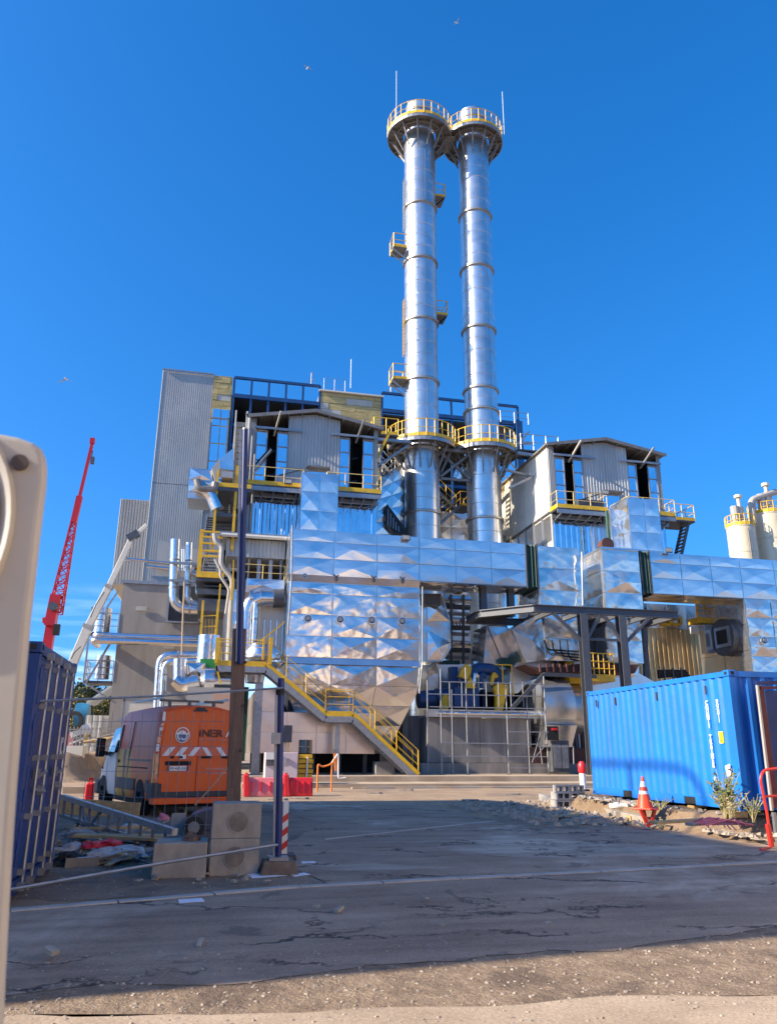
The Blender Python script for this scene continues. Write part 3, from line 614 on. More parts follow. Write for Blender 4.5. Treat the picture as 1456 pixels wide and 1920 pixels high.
def ladder(x,y,z0,z1,par,m=YEL,cage=True):
    MB().bar((x,y-.22,z0),(x,y-.22,z1),.05).bar((x,y+.22,z0),(x,y+.22,z1),.05).build('ladder_rail',m,par)
    mb=MB(); z=z0+.2
    while z<z1: mb.tube((x,y-.22,z),(x,y+.22,z),.018,4); z+=.3
    o=mb.build('ladder_rungs',m,par); o['kind']='stuff'
zz=lambda py: Z_(757,py,CY)
ladder(C1-CR-.13,CY-.2,zz(435),zz(340),ch1,CREAM); ladder(C1-CR-.15,CY-.2,zz(670),zz(565),ch1)
ladder(C1+CR+.12,CY+.5,zz(560),zz(380),ch1,CREAM); ladder(C1+CR+.14,CY+.5,zz(355),zz(285),ch1); ladder(C1+CR+.12,CY+.5,zz(800),zz(600),ch1,CREAM)
# walkway left of the chimney to the cabin roof and right towards the second cabin
wk=thing('walkway','yellow railed walkway joining the left chimney deck to the first cabin','walkway',(10.4,49,MZ))
MB().box(9.2,C1-2.2,48,49.6,MZ-.05,MZ+.05).build('deck',DSTEEL,wk); p=[(C1-2.2,48,MZ+.05),(9.6,48,MZ+.05),(9.6,49.6,MZ+.05)]
toe(MB(),p,.22).build('toe_board',YEL,wk); rail(MB(),p,1.2,1.0,.035).build('railing',YEL,wk); MB().bar((9.3,48,MZ-3),(10.6,48,MZ),.16).build('brace',YEL,wk)
MB().bar((9,48.2,MZ-.3),(C1-1.2,48.2,MZ-.3),.2).bar((9.4,48.4,MZ-2.6),(C1-1.3,48.4,MZ-.4),.14).build('beam',STEEL,wk)
wk=thing('walkway','grey railed walkway joining the right chimney deck to the second cabin','walkway',(21.5,49,MZ))
MB().box(C2+2.1,23.5,48.3,50,MZ-.1,MZ).build('deck',DSTEEL,wk); p=[(C2+2.3,48.3,MZ),(23.3,48.3,MZ)]
rail(MB(),p,1.2,1.0,.03).build('railing',STEEL,wk); MB().bar((C2+2,48.4,MZ-.3),(25.2,48.4,MZ-.6),.22).bar((C2+1.3,48.4,MZ-3.0),(24.2,48.4,MZ-.4),.16).bar((C2+1.3,49,MZ-1.4),(22.5,49,MZ-2.0),.16).build('beam',STEEL,wk)
# junction truss between both chimneys
tr=thing('link_truss','short steel truss tying the two chimneys together under their lower deck','truss',((C1+C2)/2,CY,MZ-2))
MB().bar((C1+1.2,CY-1,MZ-.3),(C2-1.2,CY-1,MZ-.3),.2).bar((C1+1.2,CY-.6,MZ-2.2),(C2-1.2,CY-.6,MZ-.3),.16).bar((C1+1.2,CY-.5,MZ-.3),(C2-1.2,CY-.5,MZ-2.2),.16).bar((C1+1.2,CY-.5,MZ-2.3),(C2-1.2,CY-.5,MZ-2.3),.16).build('truss_frame',BRACK,tr)
# folding stairs (zigzag) left and right behind the decks
def flights(name,lab,x0,x1,y,wd,z0,z1,nf,mcol,st=None,par=None,dirx=True):
    t=thing(name,lab,'staircase',((x0+x1)/2,y,z0)); h=(z1-z0)/nf
    sme={}
    for i in range(nf):
        a,b=(x0,x1) if i%2==0 else (x1,x0); yo=y+(i%2)*(wd+.15) 
        za=z0+h*i; zb=za+h; n=max(6,int(h/.22))
        for s in (0,wd): MB().bar((a,yo+s,za),(b,yo+s,zb),.05,.22,up=(0,0,1)).build('stringer',st or STEEL,t)
        me=MB().box(-.14,.14,0,wd,-.02,.02).mesh('step',DSTEEL)
        for k in range(1,n): inst('step',me,t,Matrix.Translation((a+(b-a)*k/n,yo,za+h*k/n)))
        mb=MB(); rail(mb,[(a,yo,za),(b,yo,zb)],1.1,1.2,.028); mb.build('handrail',mcol,t)
        MB().box(b-(.0 if b>a else .9),b+(.9 if b>a else 0),y,y+2*wd+.15,zb-.05,zb).build('landing',DSTEEL,t)
        c=b+(.9 if b>a else -.9); mb=MB(); rail(mb,[(b,y,zb),(c,y,zb),(c,y+2*wd+.15,zb)],1.1,1,.028); mb.build('handrail',mcol,t); toe(MB(),[(b,y,zb),(c,y,zb)],.18).build('toe_board',mcol,t)
    return t
flights('staircase','zigzag steel stairs seen between the two chimneys',14.9,17.3,53,.9,12.5,21.5,4,YEL)
flights('staircase','dark zigzag stairs between the first cabin and the left chimney',10.1,12.0,52,1.0,15.5,23.3,4,STEEL)
flights('staircase','steel stairs leaning against the cream side of the second cabin',19.8,21.6,53,.9,14.5,23,4,YEL)
# round vessel under the zigzag stair
vs1=thing('vessel','small silver domed vessel behind the duct between the chimneys','tank',(16,55,13.5)); MB().lathe(16,55,[(1.3,12),(1.3,15.3),(1.0,15.9),(0,16.2)],32).build('shell',PIPE,vs1,smooth=True)
MB().lathe(16,55,[(1.7,12.9),(1.9,12.9),(1.9,13.1),(1.7,13.1)],24).build('band',YEL,vs1)
# ================================================================ CABINS
def cabin(x0,x1,lab,side):
    Y0=46.0; Y1=55.0; xm=(x0+x1)/2; ez=21.75; rz=22.45; zb=17.0
    t=thing('penthouse_cabin',lab,'cabin',(xm,Y0,zb),0,'gabled cladding cabins above the ducts')
    gz=lambda x: ez+(rz-ez)*(1-abs(x-xm)/(xm-x0))
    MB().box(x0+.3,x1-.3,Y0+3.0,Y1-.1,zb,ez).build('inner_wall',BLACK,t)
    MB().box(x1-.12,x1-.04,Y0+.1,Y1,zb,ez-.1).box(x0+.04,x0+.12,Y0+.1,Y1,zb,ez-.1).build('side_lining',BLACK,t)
    # openings: fractions of the width
    op=[(.055,.135,'g'),(.135,.29-.075,'o'),(.215,.295,'g'),(.70,.775,'g'),(.785,.875,'o'),(.885,.965,'g')]
    W=x1-x0
    def wall(a,b,zlo):
        cladding(t,(x0+a*W,Y0,0),(1,0,0),(b-a)*W,zlo,lambda u,a=a:gz(x0+a*W+u)-.12,CLAD,.21,.035,4)
    wall(0,.05,zb); wall(.295,.70,zb); wall(.97,1,zb)
    MB().box(x0+.295*W,x0+.70*W,Y0+.06,Y0+.12,zb,ez-.05).box(x0,x0+.05*W,Y0+.06,Y0+.12,zb,ez-.1).box(x0+.97*W,x1,Y0+.06,Y0+.12,zb,ez-.1).build('lining',DSTEEL,t)
    for a,b,k in op:
        zt=20.9
        if k=='g':
            zz_=[17.0,17.9,18.9,19.9,zt]
            for lo,hi in zip(zz_[:-1],zz_[1:]):
                yy=random.uniform(0,.02); MB().add([(x0+a*W+.04,Y0+yy,lo+.04),(x0+b*W-.04,Y0+random.uniform(0,.02),lo+.04),(x0+b*W-.04,Y0+.02+random.uniform(0,.03),hi-.04),(x0+a*W+.04,Y0+.02,hi-.04)],[(0,1,2,3)]).build('pane',MIRR,t,fix=False)
            fm=MB(); fm.box(x0+a*W-.03,x0+a*W+.035,Y0-.05,Y0+.05,17,zt).box(x0+b*W-.035,x0+b*W+.03,Y0-.05,Y0+.05,17,zt)
            for z in zz_: fm.box(x0+a*W,x0+b*W,Y0-.03,Y0+.05,z-.03,z+.03)
            fm.build('window_frame',STEEL,t)
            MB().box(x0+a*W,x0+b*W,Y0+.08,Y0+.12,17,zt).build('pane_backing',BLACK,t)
        else:
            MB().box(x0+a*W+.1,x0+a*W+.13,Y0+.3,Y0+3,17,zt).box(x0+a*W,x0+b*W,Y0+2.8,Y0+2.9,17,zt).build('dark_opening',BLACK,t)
            for z in (18.4,20): MB().bar((x0+a*W,Y0+1.6,z),(x0+b*W,Y0+1.6,z+.2),.1).build('inner_beam',DSTEEL,t)
    for a,b in ((.04,.40),(.62,.99)):
        MB().bar((x0+a*W,Y0-.25,21.0),(x0+b*W,Y0-.25,21.0),.1,.14).build('door_track',STEEL,t)
    for a in (.20,.84): MB().bar((x0+a*W-.1,Y0+.2,20.7),(x0+a*W+.15,Y0-1.4,21.7),.1,.12).build('lifting_arm',CREAM if a<.5 else STEEL,t)
    # roof
    for s in (-1,1):
        xa=xm; xb=x0-.25 if s<0 else x1+.3; zb2=gz(x0)-.12
        n=6
        for k in range(n):
            u0,u1=k/n,(k+1)/n; A=V((xa+(xb-xa)*u0,Y0-.45,rz+(zb2-rz)*u0)); B=V((xa+(xb-xa)*u1-.01,Y0-.45,rz+(zb2-rz)*u1))
            MB().prism([A,B,B+V((0,0,.10)),A+V((0,0,.10))],(0,Y1-Y0+1.0,0)).build('roof_sheet',mat('roof_sheet_grey',(.30,.28,.25),.55,.3,var=.25,vs_=1.5),t)
        MB().bar((xa,Y0-.47,rz-.02),(xb,Y0-.47,zb2-.02),.06,.22).build('fascia',BRACK,t)
        for k in range(1,5):
            u=k/5; MB().bar((xa+(xb-xa)*u,Y0-.45,rz+(zb2-rz)*u-.12),(xa+(xb-xa)*u,Y1,rz+(zb2-rz)*u-.12),.08,.14).build('purlin',BRACK,t)
    # small hatch hood
    hx=x0+.53*W; MB().box(hx-.75,hx+.75,Y0-.55,Y0-.02,18.55,18.62).build('hatch_hood',BRACK,t); MB().box(hx-.6,hx+.6,Y0-.06,Y0-.045,16.9,18.5).build('hatch',MIRR,t)
    # lower mirror band
    zt2=16.4; zl=13.2
    MB().box(x0+.1,x1-.1,Y0+.1,Y1,zl,zt2).build('lower_wall',CLAD,t)
    cladding(t,(x0+.05,Y0+.05,0),(1,0,0),W-.1,zl,zt2,mat('bright_cladding',(.72,.75,.79),.10,1.0,bump=.6,bs=.8,bd=.06),.42,.03,3,'lower_cladding_sheet')
    # balconies
    for a,b in ((.0,.41),(.60,1.0)):
        xa,xb=x0+a*W-.1,x0+b*W; MB().box(xa,xb,Y0-1.2,Y0-.02,16.75,16.85).build('balcony_deck',DSTEEL,t)
        MB().bar((xa,Y0-1.2,16.62),(xb,Y0-1.2,16.62),.1,.26).bar((xa,Y0-.3,16.5),(xb,Y0-.3,16.5),.12,.26).build('balcony_beam',STEEL,t)
        p=[(xa,Y0-.1,16.86),(xa,Y0-1.22,16.86),(xb,Y0-1.22,16.86),(xb,Y0-.1,16.86)]
        toe(MB(),p,.26,.05).build('toe_board',YEL,t); rail(MB(),p,1.15,1.2,.026).build('balcony_railing',mat('faded_yellow',(.62,.46,.18),.5),t)
        n=5
        for k in range(n): xx=xa+(xb-xa)*(k+.5)/n; MB().bar((xx,Y0-1.2,16.6),(xx,Y0,16.35),.08).build('balcony_strut',STEEL,t)
    # side wall
    if side:
        cladding(t,(x0,Y1,0),(0,-1,0),Y1-Y0,zb,lambda u:gz(x0)-.1,CLADC,.28,.05,4); MB().box(x0+.05,x0+.1,Y0,Y1,zb,ez-.2).build('lining',CLADC,t)
        for k in range(6):
            y=Y0+.1+k*1.45; MB().box(x0-.03,x0+.0,y,y+1.3,15.0,16.7).build('side_pane',ALU,t); MB().box(x0-.08,x0,y+1.3,y+1.42,14.6,16.9).build('mullion',STEEL,t)
        MB().box(x0-.06,x0,Y0,Y1,16.85,16.98).build('sill_rail',DSTEEL,t); MB().box(x0+.02,x0+.1,Y0,Y1,13,17).build('side_wall',CLADC,t)
    return t
cb1=cabin(X_(460,930,46),9.45,'gabled grey cabin left of the chimneys, with a tilted flap in its left opening',False)
cb2=cabin(21.35,29.85,'gabled cabin right of the chimneys with a cream sunlit side wall',True)
# crumbs on cabin one: dangling flap, red box, louvres on the left eave
MB().bar(P(476,880,45.6),P(508,845,45.6),.5,.08).build('tilted_flap',CLAD,cb1); MB().bar(P(474,876,45.5),P(507,840,45.5),.12,.1).build('flap_edge',BLACK,cb1)
a=P(467,868,45.6); MB().box(a.x-.15,a.x+.2,45.4,45.7,a.z-.35,a.z+.35).build('junction_box',REDP,cb1)
for cbx,xx in ((cb1,P(545,893,44.9)),(cb2,P(1108,938,44.9))):
    MB().box(xx.x-.9,xx.x+.9,44.95,45.5,xx.z-.5,xx.z+.05).build('control_box',DSTEEL if cbx is cb2 else STEEL,cbx); MB().bar((xx.x-.7,44.9,xx.z),(xx.x+.7,44.9,xx.z+.5),.07).bar((xx.x-.7,44.9,xx.z+.5),(xx.x+.7,44.9,xx.z+.5),.07).build('control_frame',DSTEEL,cbx)
sl_=thing('eave_screen','narrow cream louvred screen running down the left edge of the first cabin','louvre',(0.2,46,17))
xa=X_(440,860,45.6)
for k in range(13):
    z=21.2-k*.42; MB().box(xa-.05,xa+.5,45.7,46.6,z-.34,z).build('louvre_panel',mat('louvre_cream',(.42,.36,.27),.6,var=.3),sl_)
MB().box(xa-.16,xa-.06,45.5,45.7,14.2,21.9).box(xa+.52,xa+.64,45.5,45.7,13,21.9).build('post',CLADC,sl_)
for k in range(3): MB().tube((xa+.75+.22*k,45.4,9.5 if k<1 else 13.2),(xa+.75+.22*k,45.4,21.4-k*1.2),.09,8).build('conduit',CREAM,sl_,smooth=True)
# platform end at the far right of cabin two, with its own stair
ep=thing('end_platform','yellow edged platform with ladder stairs at the right end of the second cabin','platform',(31,47,16.8))
MB().box(29.9,31.8,45.5,47.5,16.75,16.85).build('deck',DSTEEL,ep); p=[(29.9,45.5,16.86),(31.8,45.5,16.86),(31.8,47.5,16.86)]
toe(MB(),p,.22,.05).build('toe_board',YEL,ep); rail(MB(),p,1.15,1.1,.03).build('railing',YEL,ep)
MB().bar((31.4,45.7,16.7),(30.1,45.7,13),.06,.2).bar((31.4,46.5,16.7),(30.1,46.5,13),.06,.2).build('stringer',DSTEEL,ep)
me=MB().box(-.13,.13,0,.8,-.02,.02).mesh('step',DSTEEL)
for k in range(14): inst('step',me,ep,Matrix.Translation((31.35-k*.092,45.7,16.6-k*.262)))
# ================================================================ FURNACES, DUCTS
def PXf(px,py,X):
    r=ray(px,py); t=X/r.x; return V((X,r.y*t,CAMZ+r.z*t))
def qpanel(par,a,b,c,d,m=None,lift=.1,name='aluminium_panel'):
    m=m or ALU; a,b,c,d=[V(q) for q in (a,b,c,d)]; N=(b-a).cross(d-a)
    if N.length<1e-6: N=(c-b).cross(d-b)
    N.normalize(); ce=(a+b+c+d)/4
    i=[ce+(q-ce)*.985+N*.014 for q in (a,b,c,d)]; o=[ce+(q-ce)*.992 for q in (a,b,c,d)]
    ap=ce+N*(.016+lift*random.uniform(.7,1.2))+V((random.uniform(-.05,.05),0,random.uniform(-.04,.04)))
    mb=MB().add([q for q in o]+i+[ap],[(3,2,1,0)]+[(k,(k+1)%4,4+(k+1)%4,4+k) for k in range(4)]+[(4+k,4+(k+1)%4,8) for k in range(4)])
    return mb.build(name,m,par,fix=False)
def stair(par,a,b,wv,m=None,sm=None,pitch=.24,depth=.26):
    a,b,wv=V(a),V(b),V(wv); d=b-a; n=max(3,int(abs(d.z)/pitch)); run=V((d.x,d.y,0)).normalized()
    for s in (V((0,0,0)),wv): MB().bar(a+s,b+s,.05,.24).build('stringer',m or STEEL,par)
    p=[-run*depth/2,run*depth/2,run*depth/2+wv,-run*depth/2+wv]; me=MB().prism(p,(0,0,.045)).mesh('step',sm or DSTEEL)
    for k in range(1,n): inst('step',me,par,Matrix.Translation(a+d*(k/n)))
F0,F1=3.62,10.88; FY=41.0; DT=13.15; DB=10.6
fu=thing('furnace','left furnace tower in diamond creased aluminium above the yellow stairs','furnace',(7.25,43.5,.4))
MB().box(F0+.02,F1-.02,FY+.02,46,6.0,DT).build('casing',ALUT,fu)
panels(fu,(F0,FY,DB),(1,0,0),(0,0,1),F1-F0,DT-DB,3,0,rows=[.95,.95,.65])
panels(fu,(F0,46,DB),(0,-1,0),(0,0,1),5,DT-DB,2,0,rows=[.95,.95,.65])
panels(fu,(F0,FY,6.2),(1,0,0),(0,0,1),F1-F0,4,3,0,m=ALUC,rows=[1.13,1.13,1.13,.61],lift=.06)
panels(fu,(F0,46,6.2),(0,-1,0),(0,0,1),5,4,2,4,m=ALUC)
panels(fu,(F1,FY,6.2),(0,1,0),(0,0,1),5,4,2,4,m=ALUC)
MB().add([(F0,FY-.10,DB-.02),(F1,FY-.10,DB-.02),(F1,FY+.02,DB-.38),(F0,FY+.02,DB-.38)],[(0,3,2,1)]).build('drip_strip',ALU,fu)
MB().add([(F0,FY+.0,6.2),(F1,FY+.0,6.2),(F1,FY-.14,5.85),(F0,FY-.14,5.85)],[(0,3,2,1)]).build('ledge_strip',ALU,fu)
zz_=[5.85,4.8,3.8,2.8,1.85]; hx=lambda z,s: (F1-1.4*max(0,(4.8-z))/2.95) if s else (F0+1.4*max(0,(4.8-z))/2.95)
for j in range(4):
    zt,zb=zz_[j],zz_[j+1]
    for i in range(3):
        f=lambda z,k: (hx(z,0)+(hx(z,1)-hx(z,0))*k/3, FY+(0 if z>4.7 else (4.8-z)*.25), z)
        qpanel(fu,f(zb,i),f(zb,i+1),f(zt,i+1),f(zt,i),ALUC,.07)
MB().add([(F0,FY+.03,5.85),(F1,FY+.03,5.85),(F1,46,5.85),(F0,46,5.85),(hx(1.85,0),FY+.76,1.85),(hx(1.85,1),FY+.76,1.85),(hx(1.85,1),45,1.85),(hx(1.85,0),45,1.85),(F0,FY+.03,4.8),(F1,FY+.03,4.8),(F1,46,4.8),(F0,46,4.8)],
    [(0,1,9,8),(8,9,5,4),(1,2,10,9),(9,10,6,5),(2,3,11,10),(10,11,7,6),(3,0,8,11),(11,8,4,7),(4,5,6,7)]).build('hopper',ALUT,fu)
def port(par,c,r=.23,n=V((0,-1,0))):
    c=V(c); MB().tube(c,c+n*.10,r,18).build('port_flange',PIPE,par,smooth=True); MB().tube(c+n*.10,c+n*.13,r*.78,18).build('port_rim',DSTEEL,par,smooth=True); MB().tube(c+n*.13,c+n*.2,r*.5,14).build('port_cap',STEEL,par,smooth=True)
for px,py in ((577,1160),(637,1162),(696,1163),(753,1165)): port(fu,P(px,py,FY-.08))
port(fu,P(571,1080,FY-.05),.14)
for px,py in ((630,1084),(700,1086),(754,1088)):
    a=P(px,py,FY-.1); MB().box(a.x-.06,a.x+.08,FY-.2,FY,a.z-.16,a.z+.12).bar(a+V((-.1,0,0)),a+V((.14,0,.18)),.06).bar(a+V((.1,0,-.05)),a+V((-.12,0,.2)),.05).build('lifting_bracket',DSTEEL,fu)
for x in (F0+.5,F1-.6):
    for y in (42,45): MB().box(x-.15,x+.15,y-.15,y+.15,.4,6).build('leg',DSTEEL,fu)
# duct 1 with boxes
d1=thing('flue_duct','long horizontal creased aluminium duct running right from the left furnace','duct',(14,42.2,DB),0,'flue ducts')
MB().box(F1+.02,17.25,FY+.02,43.4,DB+.01,DT-.02).build('casing',ALUT,d1)
panels(d1,(F1,FY,DB),(1,0,0),(0,0,1),17.27-F1,DT-DB,3,0,rows=[.95,.95,.65])
panels(d1,(F1,43.4,DB),(1,0,0),(0,-1,0),17.27-F1,2.4,3,2,m=ALUC)
def flex(par,x0,x1,y0,y1,z0,z1,n=3):
    for k in range(n):
        a=x0+(x1-x0)*k/n; b=x0+(x1-x0)*(k+1)/n; m_=(a+b)/2
        MB().prism([(a,y0,0),(m_,y0-.12,0),(b,y0,0),(b,y1,0),(m_,y1+.12,0),(a,y1,0)],(0,0,z1-z0)).build('flex_fold',GREEN,par).location.z+=z0
    MB().box(x0-.05,x0+.02,y0-.14,y1+.1,z0-.1,z1+.08).box(x1-.02,x1+.05,y0-.14,y1+.1,z0-.1,z1+.08).build('flex_flange',DSTEEL,par)
flex(d1,17.3,17.95,FY+.05,43.3,DB,DT-.05)
bx=thing('duct_box','crumpled aluminium box left of the two in the middle, beside the green expansion joint','duct box',(19.3,42,9))
boxclad(bx,18.02,20.7,41.05,44.4,9.15,DT-.05,2.7,1.3,ALUX,'flr',.12)
bx2=thing('duct_box','taller crumpled aluminium box with grey left side, before the second expansion joint','duct box',(23.3,42,9))
boxclad(bx2,22.1,24.5,40.95,44.4,9.15,DT,2.4,1.3,ALUX,'flr',.12)
MB().box(22.05,24.55,40.85,44.5,DT-.02,DT+.1).build('lid',ALU,bx2)
MB().box(20.72,22.08,43.6,44.4,9.2,DT-.2).build('link_sheet',ALUT,bx2); panels(bx2,(20.72,43.58,9.2),(1,0,0),(0,0,1),1.36,3.7,1,3,m=ALUC)
d2=thing('flue_duct','long horizontal creased aluminium duct running right from the right expansion joint','duct',(28,42.2,DB),0,'flue ducts')
flex(d2,24.62,25.2,FY+.05,43.3,DB,DT)
MB().box(25.24,31.4,FY+.02,43.4,DB+.01,DT-.02).build('casing',ALUT,d2)
panels(d2,(25.24,FY,DB),(1,0,0),(0,0,1),31.4-25.24,DT-DB,3,0,rows=[.95,.95,.65])
panels(d2,(25.24,43.4,DB),(1,0,0),(0,-1,0),6.16,2.4,3,2,m=ALUC)
f2=thing('furnace','right furnace tower cut off by the right edge, square burner hole on its side','furnace',(34,43.5,.4))
MB().box(31.43,38.6,FY+.03,46,5.9,DT-.02).box(32,38,42,45,.4,5.9).build('casing',ALUT,f2)
panels(f2,(31.4,FY,DB),(1,0,0),(0,0,1),7.2,DT-DB,3,0,rows=[.95,.95,.65])
panels(f2,(31.4,FY,5.9),(1,0,0),(0,0,1),7.2,4.7,4,4,m=ALUX,lift=.12)
panels(f2,(31.4,46,5.9),(0,-1,0),(0,0,1),5,4.7,2,3,m=ALUC,lift=.05)
a=PXf(1365,1195,31.3); 
MB().tube((31.4,a.y+.1,a.z),(30.9,a.y+.1,a.z),1.15,24).build('burner_drum',DSTEEL,f2,smooth=True)
MB().box(30.82,30.95,a.y-.75,a.y+.75,a.z-.62,a.z+.62).build('burner_frame',STEEL,f2); MB().box(30.78,30.84,a.y-.5,a.y+.5,a.z-.42,a.z+.42).build('burner_hole',BLACK,f2)
MB().box(30.3,30.85,a.y+.9,a.y+1.5,a.z-.9,a.z+.9).build('burner_flap',ALU,f2)
port(f2,P(1430,1201,FY-.15),.24)
# upstands in front of the cabins
def up(lab,x0,x1,y0,y1,z0,z1,faces,m=ALU):
    t=thing('riser_duct',lab,'duct',((x0+x1)/2,y0,z0),0,'riser ducts below the cabins'); boxclad(t,x0,x1,y0,y1,z0,z1,1.25,1.15,m,faces,.06); return t
up('creased aluminium riser duct in front of the first cabin',X_(564,940,44),X_(633,940,44),44,45.8,12.8,Z_(600,888,44),'flr')
up('creased aluminium riser duct in front of the second cabin',X_(1179,980,43.5),X_(1237,980,43.5),43.5,46,12.8,Z_(1200,935,43.5),'flrt')
rd=up('silver box housing beside the green cable on the second cabin',X_(1146,1000,44.6),X_(1178,1000,44.6)-.02,44.6,46,12.8,Z_(1150,955,44.6),'f',ALUC)
t=MB().path([P(1137,958,44.2),P(1141,1012,44.2)],.13,8).build('cable_sleeve',GREEN); tag(t,'dark green vertical cable sleeve beside the second riser duct','cable sleeve')
t=MB().tube(P(1139,1020,43),P(1139,1020,43)+V((0,.6,0)),.42,18).build('round_damper',RUST,smooth=True); tag(t,'round dark rusty damper on top of the crumpled duct box','damper')
# big filter housing behind the chimneys
fh=thing('filter_housing','large creased aluminium housing behind the two chimneys','housing',(15.6,57,11)); boxclad(fh,10.4,21.2,56.5,61,9.5,19.8,1.8,1.3,ALU,'f',.05)
fs=thing('slanted_duct','tall creased duct with slanting top left of the left chimney','duct',(11.5,51,12))
A=[P(700,1002,50.5),P(760,1003,50.5),P(757,868,50.5),P(718,893,50.5),P(706,940,50.5)]; MB().prism(A,(0,1.5,0)).build('casing',ALUT,fs)
for j in range(5):
    for i in range(2):
        u0,u1=i/2,(i+1)/2; v0,v1=j/5,(j+1)/5
        f=lambda u,v_: A[0].lerp(A[1],u).lerp(A[3].lerp(A[2],u),v_)+V((0,-.03,0))
        qpanel(fs,f(u0,v0),f(u1,v0),f(u1,v1),f(u0,v1),ALU,.07)
MB().prism([P(721,950,49.9),P(726,945,49.9),P(758,988,49.9),P(758,1000,49.9),P(738,1000,49.9),P(723,975,49.9)],(0,.5,0)).build('black_chute',mat('dark_brown_metal',(.045,.035,.03),.4,.5,var=.5,vs_=3),fs)
for k in range(5): MB().bar(P(727+5*k,955+8*k,49.8),P(727+5*k,985+3*k,49.8),.06).build('chute_rib',STEEL,fs)
# ================================================================ STEEL PLATFORM UNDER THE BOXES
sp=thing('steel_platform','dark grey I-beam platform on tall columns carrying the crumpled duct boxes','platform',(19.5,39,.4))
PZ=8.9; x0,x1=14.3,25.2
def ibeam(a,b,h=.36,w=.3,name='beam',m=None):
    a,b=V(a),V(b); d=(b-a).normalized(); up_=V((0,0,1)) if abs(d.z)<.9 else V((0,1,0)); n=d.cross(up_).normalized(); u=n.cross(d)
    mb=MB(); mb.bar(a,b,.05,h,up=up_); mb.bar(a+u*h/2,b+u*h/2,w,.045,up=up_); mb.bar(a-u*h/2,b-u*h/2,w,.045,up=up_); return mb.build(name,m or BEAM,sp)
ibeam((16.6,38.6,PZ),(x1,38.6,PZ)); ibeam((x0,43.2,PZ),(x1,43.2,PZ)); ibeam((14.4,41,PZ),(16.6,38.6,PZ)); ibeam((14.4,41,PZ),(14.4,43.2,PZ))
ibeam((x1-.1,38.7,PZ),(x1-.1,43.1,PZ))
for x in (17.8,19.45,21.8,23.6): ibeam((x,38.8,PZ-.01),(x,43.0,PZ-.01),.3,.2)
cx=[X_(1095,1220,38.6),X_(1167,1215,38.6)]
for x in cx:
    ibeam((x,38.6,.4),(x,38.6,PZ-.2),.42,.42,'column'); ibeam((x,43.2,.4),(x,43.2,PZ-.2),.42,.42,'column')
    for s in (-1,1): 
        if not(s>0 and x==cx[1]) or 1: MB().bar((x,38.5,PZ-1.8),(x+s*1.7 if not (x==cx[0] and s>0) and not (x==cx[1] and s<0) else x+s*1.0,38.5,PZ-.25),.14,.16).build('knee_brace',BEAM,sp)
MB().bar((cx[0],38.55,7.35),(cx[1],38.55,7.35),.12,.14).build('tie',BEAM,sp)
for x in (15.0,16.7,25.0): ibeam((x,42.2,PZ+.1),(x,42.2,DB-.03),.36,.36,'stub_column')
for k in range(2): MB().box(x0+.1+k*1.2,x0+1.25+k*1.2,41.1 if k<2 else 38.8,43.0,PZ+.19,PZ+.22).build('deck_plate',DSTEEL,sp)
# boxes under the platform
lo=thing('lower_duct','crumpled aluminium ducts hanging under the steel platform','duct',(20,42,6))
lo_=lambda *pts,d=2.2,m=ALUC,n='duct_casing': MB().prism([V(p) for p in pts],(0,d,0)).build(n,m,lo)
bz=6.45
A=[P(958,1180,41.2),P(985,1243,41.2),P(1030,1236,41.2),P(1030,1150,41.2)]; A[3].x=18.1; lo_(A[0],A[1],A[2],A[3])
qpanel(lo,A[1]+V((0,-.02,0)),A[2]+V((0,-.02,0)),A[3]+V((0,-.02,0)),A[0]+V((0,-.02,0)),ALUC,.15)
for (xa,xb) in ((18.25,20.5),(22.1,24.3)):
    lo_((xa,41.1,bz),(xb,41.1,bz),(xb,41.1,9.1),(xa,41.1,9.1))
    panels(lo,(xa,41.08,bz),(1,0,0),(0,0,1),xb-xa,9.0-bz,1,2,m=ALUX,lift=.14)
    panels(lo,(xa,43.3,bz),(0,-1,0),(0,0,1),2.2,9.0-bz,1,2,m=ALUC,lift=.06)
MB().box(20.55,22.05,42.6,43.2,6.2,9.0).build('dark_recess',DSTEEL,lo)
rs=thing('rusty_frame','rust brown channel frame below the hanging ducts','frame',(20,42,6))
MB().prism([P(982,1246,40.8),P(1010,1252,40.8),P(1100,1243,40.8),P(1197,1246,40.8),P(1190,1262,40.8),P(1015,1262,40.8)],(0,2.2,0)).build('skirt',RUST,rs)
for k in range(14): a=P(1012+12.5*k,1248,40.7); MB().box(a.x-.04,a.x+.04,40.65,40.8,a.z-.35,a.z+.1).build('skirt_rib',RUST,rs)
# ================================================================ FAN ROOM
def flatduct(name,lab,cat,pts,Y,d,m,n='casing',grp=None):
    t=thing(name,lab,cat,tuple(P(pts[0][0],pts[0][1],Y)),0,grp); MB().prism([P(a,b,Y) for a,b in pts],(0,d,0)).build(n,m,t); return t
t=flatduct('elbow_duct','angular crumpled elbow duct dropping right behind the left furnace','duct',[(790,1113),(828,1113),(844,1165),(845,1215),(830,1240),(795,1240)],44,2,ALUC)
for q in (((800,1165),(843,1165),(828,1116),(800,1135)),((800,1238),(828,1238),(845,1205),(800,1180))): 
    p=[P(a,b,43.95) for a,b in q]; qpanel(t,p[0],p[1],p[2],p[3],ALUC,.15)
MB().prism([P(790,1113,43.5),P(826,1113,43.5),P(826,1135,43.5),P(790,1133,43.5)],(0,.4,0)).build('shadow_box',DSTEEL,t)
t=flatduct('slanted_duct','grey aluminium duct slanting down to the right between chimney and platform','duct',[(912,1172),(948,1170),(984,1232),(990,1255),(905,1255)],43.5,2.4,ALUC)
p=[P(a,b,43.4) for a,b in ((940,1235),(984,1235),(948,1172),(914,1174))]; qpanel(t,*p,ALU,.05)
